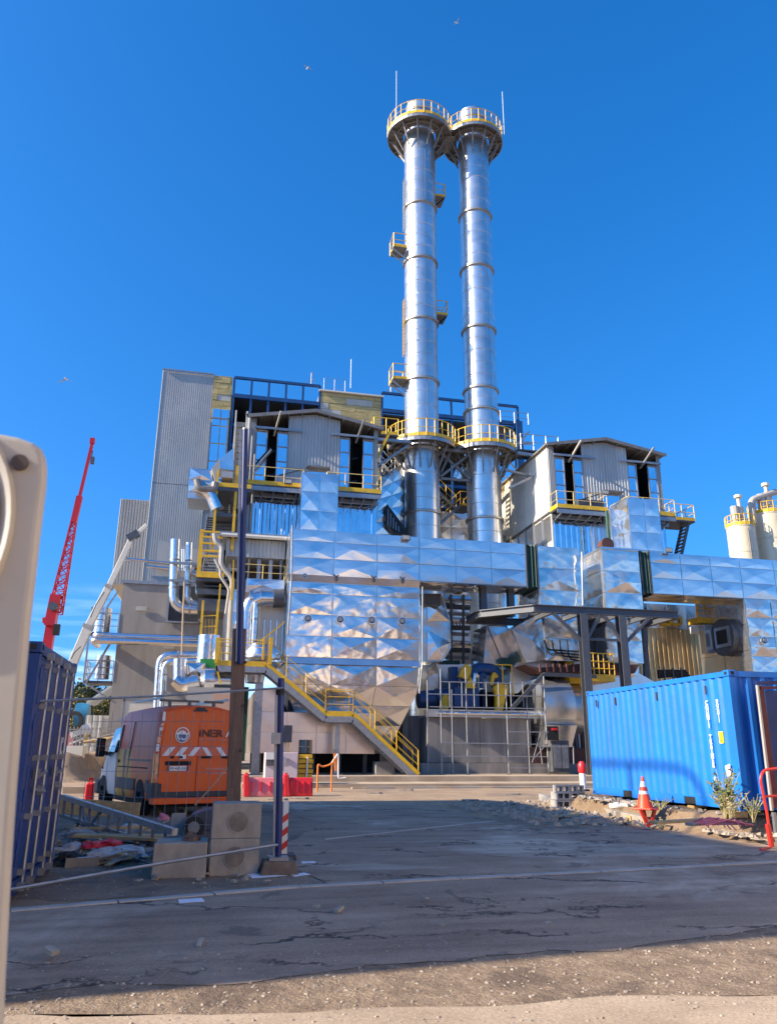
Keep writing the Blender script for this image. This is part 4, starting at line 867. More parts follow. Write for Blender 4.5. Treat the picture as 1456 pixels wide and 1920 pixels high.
t=flatduct('duct_collar','dark green collar under the slanted grey duct','collar',[(940,1233),(988,1235),(985,1248),(942,1248)],42.9,2,GREEN)
t=flatduct('duct_collar','dark green collar under the angular elbow duct','collar',[(828,1238),(862,1238),(862,1246),(832,1246)],45.2,1,GREEN)
# pipe rack seen through the gap
pk=thing('pipe_rack','stack of horizontal silver and dark pipes seen under the long duct','pipe rack',(13.5,47,7))
for k,y in enumerate((1122,1137,1150,1163,1176,1188,1206,1218,1232)):
    a=P(832,y,46.5+.2*(k%3)); b=P(882,y+1,46.5); b.y=a.y; MB().tube(a,(b.x,a.y,a.z),(.2,.16,.12)[k%3],10).build('rack_pipe',(PIPE,DSTEEL,STEEL)[k%3],pk,smooth=True)
for x in (845,868): MB().bar(P(x,1115,46.2),P(x,1245,46.2),.14).build('rack_post',DSTEEL,pk)
a=P(832,1113,48); b=P(882,1130,48); MB().box(a.x,b.x,48,48.4,b.z,a.z).build('rack_panel',CLADC,pk); a=P(838,1215,48); b=P(884,1245,48); MB().box(a.x,b.x,48,48.4,b.z,a.z).build('rack_panel',CLADC,pk)
for k in range(4): MB().bar(P(848+6*k,1165,46),P(853+6*k,1182,46),.06).build('rack_bracket',DSTEEL,pk)
bw=thing('back_wall','dark concrete wall behind the fan room','wall',(16,49,.4)); MB().box(8.6,26.5,53.4,53.8,.4,6.4).build('wall_panel',CONCD,bw)
# fan foundation
ff=thing('fan_foundation','stained concrete foundation under the blue fan motor, behind the scaffold','foundation',(13.9,42,.4))
a=P(800,1345,41.3); b=P(998,1440,41.3); xw_=(b.x-a.x)/4
for i in range(4):
    MB().box(a.x+i*xw_+.01,a.x+(i+1)*xw_-.01,41.3+random.uniform(0,.02),45,.95,a.z).build('concrete_panel',CONCF,ff)
MB().box(a.x-.4,b.x+3.9,41.05,45.5,.402,.93).build('plinth',CONCF,ff)
MB().lathe(a.x+.2,44.2,[(1.3,.4),(1.3,3.4)],24).build('side_drum',CONCF,ff,smooth=True)
MB().box(a.x-.1,b.x+1.6,41.0,41.28,a.z+.02,a.z+.42).build('edge_duct',ALU,ff)
MB().tube((a.x+.5,40.9,a.z+.22),(b.x+1.4,40.9,a.z+.22),.11,10).build('edge_pipe',PIPE,ff,smooth=True)
# fan and motor
fa=thing('fan_motor','blue fan motor with yellow guards on the stained foundation','motor',(14,43,3.5))
f=lambda px,py,Y=43: P(px,py,Y)
MB().tube(f(783,1312),f(812,1310),.48,20).build('motor_end',BLUS,fa,smooth=True); MB().tube(f(815,1308,43.4),f(842,1308,43.4),.5,16).build('motor_body',BLUS,fa,smooth=True)
MB().box(f(846,1292).x,f(892,1292).x,42.5,44,f(850,1328).z,f(850,1290).z).box(f(845,1260).x,f(858,1260).x,43,43.6,f(850,1290).z,f(850,1250).z).build('fan_base',BLUS,fa)
MB().path([f(868,1290),f(893,1254),f(905,1254),f(930,1256),f(932,1290)],.34,12,.8).build('oil_pipe',BLUS,fa,smooth=True)
for k,(x,y0,y1) in enumerate(((868,1255,1290),(886,1262,1288),(902,1262,1290),(921,1262,1285))): MB().path([f(x,y1,42.6),f(x+4*(k%2),y0,42.6),f(x+10,y0+8,42.6)],.12,8,.3).build('coolant_pipe',(COND,PIPE,COND,YEL)[k],fa,smooth=True)
for q in (((830,1306),(836,1300),(840,1306),(840,1332),(824,1332)),((860,1268),(866,1252),(876,1244),(884,1252),(880,1275)),((872,1290),(880,1265),(892,1290)),((926,1290),(932,1282),(952,1284),(952,1302),(930,1306)),((930,1305),(948,1305),(942,1332),(930,1332))):
    MB().prism([f(x,y,42.2) for x,y in q],(0,.35,0)).build('yellow_guard',YEL,fa)
MB().bar(f(926,1246,42.4),f(958,1247,42.4),.06).bar(f(958,1247,42.4),f(962,1305,42.4),.06).bar(f(941,1247,42.4),f(942,1280,42.4),.06).build('guard_rail',YEL,fa)
MB().box(f(850,1300).x,f(1020,1300).x,44.5,45.4,3.6,4.9).build('dark_machine_bed',BLACK,fa)
for k in range(5): x=f(858+28*k,1300).x; MB().box(x,x+.16,43.9,44.4,3.6,5.0+.2*(k%2)).build('bearing_post',(COND,STEEL)[k%2],fa)
MB().prism([f(944,1250,44),f(968,1245,44),f(1000,1245,44),f(1000,1275,44),f(975,1300,44),f(945,1290,44)],(0,1,0)).build('sheet_hood',ALUC,fa)
# blue grey boxes behind the motor
t=flatduct('intake_box','flat grey blue intake box behind the fan motor','box',[(818,1246),(880,1246),(880,1268),(872,1296),(822,1296),(822,1262)],45,2,ALU)
t=flatduct('transition_duct','wide pale aluminium transition box below the rusty frame','duct',[(962,1250),(970,1240),(1000,1238),(1040,1240),(1040,1268),(1000,1268),(970,1300),(955,1300),(955,1262)],42.4,2,ALUT)
t=flatduct('transition_duct','long aluminium header box running right behind the steel columns','duct',[(1040,1240),(1090,1240),(1195,1238),(1197,1262),(1232,1282),(1232,1300),(1040,1300)],42.6,2.2,ALUT)
p=[P(a,b,42.4) for a,b in ((1042,1266),(1088,1266),(1088,1242),(1042,1242))]; qpanel(t,*p,ALUC,.1)
p=[P(a,b,42.4) for a,b in ((1150,1268),(1194,1268),(1194,1240),(1150,1240))]; qpanel(t,*p,ALUC,.1)
# snail casing
sc_=thing('fan_casing','silver snail shaped fan casing with a square black grille','fan casing',(18,41,.9))
a=P(1015,1300,40.5); b=P(1072,1300,40.5); xa,xb=a.x,b.x; zc=3.9; prof=[]
for k in range(15):
    t_=R(75-k*13); prof.append((41.6-1.5*math.cos(t_)*1.0,zc+1.55*math.sin(t_)))
prof=[(44.2,5.42)]+prof+[(43.4,1.7),(44.2,1.7)]
prof=[(y,z) for y,z in prof]
MB().prism([(xa,y,z) for y,z in prof],(xb-xa,0,0)).build('snail_shell',ALUT,sc_,smooth=True)
MB().prism([(xb,y+.9,z) for y,z in prof],(1.1,0,0)).build('side_shell',ALUT,sc_,smooth=True)
for z in (5.1,3.0): MB().bar((xa,40.12 if z<4 else 40.7,z),(xb,40.12 if z<4 else 40.7,z),.05).build('shell_seam',STEEL,sc_)
g0=P(1022,1362,40.2); g1=P(1044,1388,40.2); MB().box(g0.x,g1.x+.05,40.1,40.35,g1.z,g0.z).build('grille',BLACK,sc_)
MB().prism([(xa-.15,40.3,1.8),(xb-.3,40.3,1.8),(xb,40.15,2.9),(xa,40.15,2.9)],(0,1.2,0)).build('lower_hood',ALU,sc_)
MB().box(g0.x+.3,g0.x+.6,40.04,40.1,g0.z-.2,g0.z-.08).build('red_badge',REDP,sc_)
MB().box(xa-.6,xb+1.3,41.2,43,.93,1.75).build('rusty_base',RUST,sc_)
MB().bar((xa-1.9,40.3,3.7),(xa+.1,40.3,5.6),.16,.2).bar((xa+.1,40.3,5.6),(xb+1.4,40.3,5.55),.14,.2).build('casing_strut',DSTEEL,sc_)
# scaffold
sf=thing('scaffold','galvanised tube scaffold with ladder rungs in front of the stained foundation','scaffold',(13.5,39.2,.4))
SY=39.4
for (xa_,ya_,xb_,yb_) in ((824,1255,828,1453),(872,1252,877,1455),(946,1285,954,1453),(1018,1268,1028,1453),(1002,1300,1007,1450),(858,1290,860,1450),(810,1272,812,1450)):
    a=P(xa_,ya_,SY); b=P(xb_,yb_,SY); a.x=b.x; b.z=.4; yo=0 if xa_ in(824,872,946,1018) else 1.0
    MB().tube(a+V((0,yo,0)),b+V((0,yo,0)),.034,6).build('standard',STEEL,sf,smooth=True)
    MB().box(b.x-.1,b.x+.1,b.y+yo-.1,b.y+yo+.1,.402,.42).build('foot_plate',DSTEEL,sf)
for (x0_,x1_,y_) in ((805,1018,1325),(826,1018,1278),(800,1018,1301),(826,950,1393),(870,1024,1418),(953,1027,1372),(953,1027,1395),(953,1028,1440),(826,870,1418)):
    a=P(x0_,y_,SY-.05); b=P(x1_,y_,SY-.05); MB().tube(a,(b.x,a.y,a.z),.028,6).build('ledger',STEEL,sf,smooth=True)
for (x0_,y0_,x1_,y1_) in ((997,1430,1013,1372),(998,1425,1024,1395)): MB().tube(P(x0_,y0_,SY+.3),P(x1_,y1_,SY+.3),.025,6).build('brace',STEEL,sf,smooth=True)
for k in range(8):
    a=P(843+23*k,1325,SY+1.0); MB().tube(a,a+V((0,0,1.3)),.028,6).build('guard_post',STEEL,sf,smooth=True)
MB().tube(P(1010,1400,39),P(1075,1400,39),.03,6).tube(P(1074,1400,39),P(1075,1432,39),.03,6).tube(P(1012,1400,39),P(1016,1432,39),.03,6).build('handrail',STEEL,sf,smooth=True)
# yellow cage and machine on the right
yc=thing('yellow_cage','yellow railed cage platform between the two steel columns','cage',(20.6,41,3.5))
a=P(1104,1268,40.6); b=P(1153,1278,40.6)
MB().box(a.x,b.x,40.6,42.4,b.z,b.z+.38).build('kick_plate',YEL,yc)
for k in range(6): x=a.x+(b.x-a.x)*k/5; MB().tube((x,40.6,b.z+.38),(x,40.6,b.z+1.55),.03,5).build('cage_post',YEL,yc)
for z in (.7,1.1,1.55): MB().tube((a.x,40.6,b.z+z),(b.x,40.6,b.z+z),.03,5).tube((b.x,40.6,b.z+z),(b.x,42.4,b.z+z),.03,5).build('cage_rail',YEL,yc)
MB().box(a.x-.9,a.x-.05,41.2,42,b.z-.1,b.z+1.7).build('yellow_housing',YEL,yc); MB().box(a.x-.6,a.x-.3,41.1,41.2,b.z+.6,b.z+1.2).build('gauge_panel',WHIT,yc)
MB().box(a.x-1.2,b.x+1.2,43,44.4,.4,b.z-.1).build('dark_plinth',DSTEEL,yc)
# ribbed aluminium wall right, its gold reflections put into the base colour
gw=thing('ribbed_enclosure','ribbed aluminium enclosure with gold reflections painted in, behind the blue container and under the right duct','enclosure',(27.5,47,.4))
a=P(1192,1160,47); b=P(1332,1260,47)
GOLDREF=mat('gold_reflection_cladding',(.66,.47,.25),.26,.7,var=.2,vs_=.7,bump=.8,bs=1.1,bd=.05)
MB().box(a.x-.5,b.x,47.1,52,.4,a.z+.2).build('wall',GOLDREF,gw); cladding(gw,(a.x-.5,47.05,0),(1,0,0),b.x-a.x+.5,.6,a.z-.6,GOLDREF,.32,.06,4)
panels(gw,(a.x-.5,47.03,a.z-.6),(1,0,0),(0,0,1),b.x-a.x+.5,1.7,4,1,m=ALUC)
for px in (1248,1268): c=P(px,1165,46.9); MB().path([c+V((-.4,0,.4)),c+V((-.4,0,-.2)),c+V((.3,0,-.2)),c+V((.3,0,.3))],.1,6,.15).build('yellow_bracket',YEL,gw,smooth=True)
yl=thing('caged_ladder','short yellow caged ladder hanging below the right duct','ladder',(28,45,7))
for s in (0,.6): MB().bar(P(1302,1113,45)+V((s,0,0)),P(1308,1175,45)+V((s,0,0)),.09).build('ladder_rail',YEL,yl)
for k in range(6): c=P(1303+k,1122+k*9,45); MB().bar(c,c+V((.6,0,0)),.06).build('rung',YEL,yl)
c=P(1308,1163,44.6); MB().box(c.x-.2,c.x+1.1,44.4,45.4,c.z-.2,c.z+.15).build('basket',YEL,yl); MB().box(c.x-.15,c.x+1.0,44.4,45.4,c.z-.8,c.z-.35).build('basket_grid',WHIT,yl)
ct=thing('cable_tray','bundle of dark cables on a tray behind the container top','cable tray',(26,44,5))
a=P(1232,1258,44); b=P(1285,1258,44)
for k in range(5): MB().path([a+V((0,0,-.1*k)),a.lerp(b,.5)+V((0,0,.12*math.sin(k)-.05*k)),b+V((.1*k,0,-.15*k))],.09,6,.4).build('cable',RUBB,ct,smooth=True)
for k in range(3): MB().bar(a.lerp(b,.2+.3*k)+V((0,-.1,-.7)),a.lerp(b,.2+.3*k)+V((0,-.1,.2)),.08).build('tray_rib',DSTEEL,ct)
# ================================================================ UNDER THE LEFT FURNACE
ub=thing('ash_box','cream lit aluminium box with a small dark window beneath the yellow stairs','box',(5,40.5,.4))
xA=X_(480,1350,40); xB=X_(703,1350,40); zb_=Z_(600,1413,40); 
MB().box(xA,xB,40.02,50.5,zb_,3.35).box(xA,3.4,40.02,50.5,3.35,4.5).build('casing',ALUT,ub)
AW=mat('warm_satin_sheet',(.84,.74,.66),.36,1.0,var=.12,vs_=1,bump=1,bs=.8,bd=.03)
panels(ub,(xA,40,zb_),(1,0,0),(0,0,1),xB-xA,3.35-zb_,4,2,lift=.02,m=AW); panels(ub,(xA,40,3.35),(1,0,0),(0,0,1),3.4-xA,1.15,1,1,lift=.02,m=AW)
panels(ub,(xA,50.5,zb_),(0,-1,0),(0,0,1),10.5,4.5-zb_,5,2,m=AW)
a=P(561,1387,39.9); b=P(585,1413,39.9); MB().box(a.x,b.x,39.9,39.99,b.z,a.z).build('window',GLASS,ub); MB().box((a.x+b.x)/2-.02,(a.x+b.x)/2+.02,39.87,39.9,b.z,a.z).box(a.x,b.x,39.87,39.9,(a.z+b.z)/2-.02,(a.z+b.z)/2+.02).build('window_bar',STEEL,ub)
for k in range(5): x=xA+.3+k*(xB-xA-.6)/4; MB().box(x-.1,x+.1,41,41.2,.4,zb_).build('leg',DSTEEL,ub)
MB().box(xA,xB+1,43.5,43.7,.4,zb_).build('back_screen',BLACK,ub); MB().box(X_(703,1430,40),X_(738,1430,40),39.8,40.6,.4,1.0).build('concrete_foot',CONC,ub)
MB().box(X_(452,1350,41),X_(463,1350,41),41,43,1.0,4.6).build('green_seal',GREEN,ub)
ps=thing('steel_post','upright galvanised post carrying the stair landing','post',(2.4,38.6,.4),0,'posts under the yellow stairs'); a=P(486,1290,38.6); MB().box(a.x-.18,a.x+.18,38.5,38.85,.4,4.6).build('shaft',STEEL,ps); MB().box(a.x-.3,a.x+.3,38.4,38.95,.4,.45).build('foot',STEEL,ps)
ps=thing('steel_post','upright galvanised post under the lower stair landing','post',(5.8,38.8,.4),0,'posts under the yellow stairs'); a=P(632,1360,38.8); MB().box(a.x-.13,a.x+.13,38.7,38.95,.4,3.1).build('shaft',STEEL,ps); MB().box(a.x-.3,a.x+.3,38.6,39.05,.4,.45).build('foot',STEEL,ps)
# ================================================================ YELLOW STAIRS
ys=thing('staircase','long yellow edged staircase descending right in front of the left furnace','staircase',(6,38.6,.4))
YS=38.4
q=[P(405,1243,YS),P(500,1243,YS),P(610,1338,YS),P(662,1338,YS),P(784,1453,YS)]
q[1].z=q[0].z; q[3].z=q[2].z; q[4].z=.42
for yo in (0,1.1):
    mb=MB()
    for a,b in zip(q[:-1],q[1:]): MB().bar(a+V((0,yo,0)),b+V((0,yo,0)),.05,.26).build('yellow_stringer',YEL,ys); MB().bar(a+V((0,yo+.02,-.26)),b+V((0,yo+.02,-.26)),.12,.28).build('stringer_channel',STEEL,ys)
    p=q[:]; 
    r_=MB(); 
    for a,b in zip(p[:-1],p[1:]): rail(r_,[a+V((0,yo,.1)),b+V((0,yo,.1))],1.05,1.4,.021,2 if yo==0 else 1)
    if yo==0:
        r_.tube(p[-1]+V((0,yo,.4)),p[-1]+V((0,yo,1.15)),.03,6)
    r_.build('handrail',YEL,ys)
MB().box(q[0].x,q[1].x,YS,YS+2.2,q[0].z-.1,q[0].z-.04).build('landing',DSTEEL,ys); MB().box(q[2].x,q[3].x,YS,YS+1.1,q[2].z-.1,q[2].z-.04).build('landing',DSTEEL,ys)
me=MB().box(-.15,.15,0,1.04,-.03,.02).mesh('step',mat('step_grating',(.5,.5,.5),.35,.9,var=.2))
for a,b in ((q[1],q[2]),(q[3],q[4])):
    n=int((a.z-b.z)/.2)
    for k in range(1,n): inst('step',me,ys,Matrix.Translation(a.lerp(b,k/n)+V((0,.03,-.22))))
MB().bar(q[0]+V((0,0,-.1)),q[0]+V((.3,0,-1.0)),.08).bar(q[0]+V((0,0,0)),q[0]+V((0,0,1.2)),.16).bar(q[1]+V((.15,0,0)),q[1]+V((.15,0,1.3)),.18).bar(q[1]+V((-.2,0,.2)),q[1]+V((-.2,0,1.3)),.1).bar(q[1]+V((-.3,1.1,1.25)),q[1]+V((.9,1.1,2.3)),.07).build('yellow_post',YEL,ys)
# ================================================================ LEFT CLUSTER (lean-to, stair tower, ducts and pipes)
ln=thing('lean_to','small ribbed lean-to with open bays left of the furnace','lean-to',(2,44,10))
xa,xb=X_(424,1025,43),3.55; zt_,zb2=Z_(470,1010,43),Z_(470,1045,43)
MB().box(xa+.02,xb,43.06,46,zb2+.03,zt_-.05).build('wall',CLAD,ln); cladding(ln,(xa,43.02,0),(1,0,0),xb-xa,zb2,zt_-.05,CLAD,.19,.035,5)
MB().prism([(xa-.4,42.6,zt_),(xb,42.6,zt_),(xb,42.6,zt_+.22),(xa-.4,42.6,zt_+.22)],(0,3.4,0)).build('roof',STEEL,ln)
MB().tube((xa-.3,42.5,zt_),(xb,42.5,zt_),.11,8).build('gutter',CLADC,ln,smooth=True)
for px in (466,485,507,526): x=X_(px,1065,43.3); MB().bar((x,43.3,zb2-1.25),(x,43.3,zb2),.2 if px in(485,507) else .08).build('bay_post',STEEL if px!=466 else CREAM,ln)
MB().box(xa+.8,xb,45.5,45.7,zb2-1.3,zb2).build('bay_back',mat('bay_brown',(.16,.12,.09),.7,var=.5,vs_=1.5),ln); MB().box(xa,xb,43,45.5,zb2-1.4,zb2-1.3).build('bay_floor',DSTEEL,ln)
p=[(xa+.9,43.0,zb2-1.3),(xb,43,zb2-1.3)]; rail(MB(),p,.9,1,.02).build('bay_railing',mat('faded_yellow',(.62,.46,.18),.5),ln)
dp=thing('drain_pipe','bent cream drain pipe dropping from the lean-to gutter','pipe',(0,43,5)); MB().path([P(402,1000,42.3),P(404,1016,42.3),P(416,1023,42.3),P(414,1060,42.3),P(436,1085,42.3),P(432,1150,42.3),P(428,1240,42.3)],.13,8,.3).build('pipe_run',CREAM,dp,smooth=True)
dp2=thing('drain_pipe','second cream pipe with a kink beside the yellow ladder tower','pipe',(0,42,5)); MB().path([P(403,1048,42),P(414,1070,42),P(413,1080,42),P(430,1105,42),P(422,1160,42),P(418,1240,42)],.08,8,.2).build('pipe_run',CREAM,dp2,smooth=True)
# panelled duct behind the blue pole
pd=thing('panel_duct','creased aluminium duct end between the pole and the furnace','duct',(2.6,42.5,9)); xa_=X_(462,1095,42); xb_=3.5; a=Z_(500,1086,42); b=Z_(500,1112,42)
MB().box(xa_,xb_,42.02,45,b,a).build('casing',ALUT,pd); panels(pd,(xa_,42,b),(1,0,0),(0,0,1),xb_-xa_,a-b,1,1,m=ALU,lift=.1)
MB().box(xa_-.9,xa_-.1,42.4,44,b-4.5,b+.2).build('side_duct',ALUT,pd); panels(pd,(xa_-.9,42.38,b-2.2),(1,0,0),(0,0,1),.8,2.3,1,2,m=ALU)
el=thing('elbow_pipe','fat silver elbow pipe with copper glow beside the furnace','pipe',(2,41,6)); MB().path([P(528,1122,41.5),P(465,1122,41.5),P(461,1235,41.5)],.42,18,1.2).build('pipe_run',PIPE,el,smooth=True)
MB().tube(P(512,1122,41.5),P(532,1122,41.5),.5,18).build('black_sleeve',DSTEEL,el,smooth=True); MB().tube(P(468,1122,41.5),P(474,1122,41.5),.47,18).tube(P(488,1122,41.5),P(491,1122,41.5),.47,18).build('pipe_band',PIPE,el,smooth=True)
pipe('slim bright riser just right of the fat silver elbow',[(479,1130,41),(474,1235,41)],41,.12,.2)
bk=thing('access_hatch_box','pale ribbed housing with a round port left of the furnace','housing',(3,42,6)); a=P(488,1128,42); b=P(536,1228,42); MB().box(a.x,3.6,42,44,b.z,a.z).build('casing',CLADC,bk)
for k in range(4): x=a.x+.25+k*.33; MB().box(x,x+.06,41.93,42,b.z,a.z-1).build('rib',PIPE,bk)
port(bk,P(503,1134,41.95),.18)
ds=thing('domed_vessel','squat cream domed vessel on the yellow stair landing','tank',(2.2,40,5.8)); c=P(490,1235,40); MB().lathe(c.x,c.y,[(.95,c.z),(.95,c.z+.25),(.75,c.z+.6),(.3,c.z+.8),(0,c.z+.85)],24).build('shell',PIPE,ds,smooth=True)
fn=thing('flat_funnel','wide silver funnel hanging under the stair landing','funnel',(1.5,40,5)); c=P(478,1262,40.2); MB().lathe(c.x,c.y,[(1.3,c.z+.5),(1.2,c.z+.3),(.5,c.z-.1),(.45,c.z-.5)],28).build('shell',PIPE,fn,smooth=True)
# stair tower
st=thing('stair_tower','narrow steel stair tower with yellow railings left of the first cabin','stair tower',(-.6,43,6))
xs=X_(405,960,43); xe_=X_(438,960,43)
stair(st,(xs,43.2,Z_(415,1000,43)),(xs,46.8,Z_(415,915,43)+.2),(xe_-xs,0,0),STEEL)
zA=Z_(415,1000,43); zB=Z_(415,908,43)
MB().bar((xs-.05,43,zA-1),(xs-.05,43,zB+.8),.13).bar((xe_+.05,43,zA-1),(xe_+.05,43,zB+1.2),.15).build('yellow_post',YEL,st)
MB().box(xs-.1,xe_+.9,42.8,43.2,zB-.2,zB+.05).build('yellow_beam',YEL,st); MB().box(xs-.1,xe_+.9,42.85,46,zB-.4,zB-.2).build('deck',DSTEEL,st)
MB().box(xs-.1,xe_+.7,43,46,zB-1.9,zB-1.7).build('cross_beam',BEAM,st)
x2=X_(386,970,44); stair(st,(x2,44,Z_(386,1003,44)),(x2,47,Z_(386,940,44)),(1.1,0,0),STEEL)
x3=X_(376,1030,43); x4=X_(412,1030,43)
for (y0,y1) in ((1070,1003),(1000,960)): pass
stair(st,(x3+.2,43.4,Z_(390,1072,43)),(x3+.2,46.4,Z_(390,1000,43)),(x4-x3-.3,0,0),STEEL,STEEL)
for py in (996,1006,1018,1032,1042): a=P(378,py,42.9); MB().box(a.x,a.x+1.15,42.85,42.95,a.z-.05,a.z+.05).build('yellow_step_edge',YEL,st)
MB().bar((x3,43,Z_(376,1072,43)),(x3,43,Z_(376,993,43)),.22).bar((x4+.1,43,Z_(376,1072,43)),(x4+.1,43,Z_(376,1040,43)),.1).build('yellow_post',YEL,st)
a=P(368,1078,42.8); b=P(420,1078,42.8); MB().box(a.x,b.x,42.7,42.8,a.z-.12,a.z+.2).build('yellow_toe_board',YEL,st); MB().box(a.x,b.x,42.8,46,a.z-.3,a.z-.12).build('deck',DSTEEL,st)
MB().box(a.x+.1,b.x+.3,43,46,a.z-1.0,a.z-.7).box(a.x+.2,b.x+.2,43.2,45.8,a.z-1.9,a.z-1.2).build('underdeck_duct',DSTEEL,st)
for py in (1240,1130,1100): c=P(398,py,43.5); MB().box(c.x-.5,c.x+1.2,43.3,45,c.z-.05,c.z+.05).build('lower_deck',DSTEEL,st)
for px in (372,418,438): c=P(px,1250,44.5); MB().bar((c.x,44.5,.4),(c.x,44.5,13.5),.16).build('tower_column',BRACK if px!=418 else STEEL,st)
yl2=thing('ladder_cage','yellow ladder tower with slanted rails in front of the grey block','ladder',(-1,42,5))
def ybar(*p,w=.12):
    for a,b in zip(p[:-1],p[1:]): MB().bar(P(*a,41.8),P(*b,41.8),w).build('yellow_bar',YEL,yl2)
ybar((381,1126),(375,1210)); ybar((410,1126),(402,1207)); ybar((413,1095),(405,1210),w=.09); ybar((375,1210),(402,1206))
for py in (1155,1175,1190): ybar((378,py),(406,py-1),w=.05)
for px in (385,392,398): MB().bar(P(px,1160,41.9),P(px,1200,41.9),.04).build('thin_bar',YEL,yl2)
ybar((437,1083),(434,1125),w=.12); ybar((438,1050),(437,1083),w=.06)
for y in (1200,1220): ybar((408,y),(405,1245),w=.1)
ybar((412,1196),(408,1250),w=.2)
# silver panel box and funnel at the left of the tower
bf=thing('inlet_box','blue reflecting creased box in front of the tall ribbed hall','box',(-1.5,43,16)); a=P(356,877,43.5); b=P(396,925,43.5); MB().box(a.x,b.x,43.55,45.8,b.z-.35,a.z).build('casing',ALUT,bf)
panels(bf,(a.x,43.5,b.z),(1,0,0),(0,0,1),b.x-a.x,a.z-b.z,1,2,m=ALU,lift=.12)
fn2=thing('intake_cowl','white lit cowl opening above the stair tower','cowl',(0,43,17)); A=[P(398,880,43.2),P(412,860,43.2),P(437,842,43.2),P(437,880,43.2),P(412,882,43.2)]
MB().prism([P(412,860,43.3),P(438,840,43.3),P(438,882,43.3),P(412,878,43.3)],(0,1.6,0)).build('cowl_side',ALU,fn2); MB().prism([P(397,878,43.2),P(412,859,43.2),P(413,880,43.2),P(405,908,43.2)],(0,.8,0)).build('cowl_lip',CREAM,fn2)
a=P(416,884,42.9); b=P(436,897,42.9); MB().box(a.x,b.x,42.8,44,b.z,a.z).build('cowl_base',CLAD,fn2)
pp=thing('curved_pipe','bent grey duct sweeping down right below the blue reflecting box','pipe',(-.8,43,15)); MB().path([P(372,912,43.2),P(388,918,43.2),P(398,930,43.2),P(408,955,43.2)],.38,12,.6).build('pipe_run',PIPE,pp,smooth=True)
MB().path([P(370,900,42.9),P(372,915,42.9),P(402,918,42.9),P(404,905,42.9)],.22,10,.4).build('pipe_bend',BRACK,pp,smooth=True)
# lower silver plant behind the van
lv=thing('pipe_manifold','cluster of fat silver pipes and cones just above the van roof','pipe manifold',(-1,40,4.4))
MB().path([P(338,1275,40),P(338,1250,40),P(338,1235,40)],.34,14).build('manifold_pipe',PIPE,lv,smooth=True)
MB().path([P(328,1275,39.6),P(340,1285,39.6),P(372,1278,39.6)],.35,14,.5).build('manifold_pipe',PIPE,lv,smooth=True)
MB().tube(P(376,1276,39.6),P(384,1276,39.6),.34,18,r2=.62).tube(P(384,1276,39.6),P(402,1276,39.6),.62,18).tube(P(402,1276,39.6),P(450,1276,39.6),.42,16).build('reducer',PIPE,lv,smooth=True)
qpanel(lv,P(347,1268,40),P(385,1268,40),P(385,1243,40),P(347,1243,40),ALUC,.2)
MB().prism([P(347,1268,40.05),P(385,1268,40.05),P(385,1243,40.05),P(347,1243,40.05)],(0,1.2,0)).build('manifold_box',ALUT,lv)
c=P(390,1225,41); MB().tube(c+V((0,0,.9)),c+V((0,0,-.5)),.55,18).build('drum',PIPE,lv,smooth=True); MB().box(c.x-.35,c.x+.55,40.4,40.9,c.z-1.0,c.z-.35).build('green_pump',mat('green_paint',(.03,.28,.05),.4,var=.2),lv)
MB().bar(P(345,1300,40.3),P(447,1298,40.3),.2,.2).build('manifold_beam',STEEL,lv)
for k in range(3): MB().bar(P(350+30*k,1268,40),P(350+30*k,1310,40),.12).build('manifold_leg',STEEL,lv)
wbx=thing('white_tank_box','pale box on legs partly hidden behind the van roof','box',(0,37,1)); a=P(352,1288,38); b=P(440,1310,38); MB().box(a.x,b.x,38,40,.4,a.z).build('box_body',CREAM,wbx); MB().box(a.x+1.2,b.x,37.97,38,a.z-1.4,a.z-.3).build('box_label',mat('tan_label',(.5,.3,.2),.7),wbx)
bbx=thing('wall_box','small grey control box on the post at the cream panels','control box',(3.6,39,2.6)); a=P(533,1360,39.3); b=P(546,1392,39.3); MB().box(a.x,b.x,39.1,39.4,b.z,a.z).build('box_body',BEAM,bbx); MB().bar(P(541,1392,39.3),P(540,1415,39.3),.04).build('box_leg',YEL,bbx)
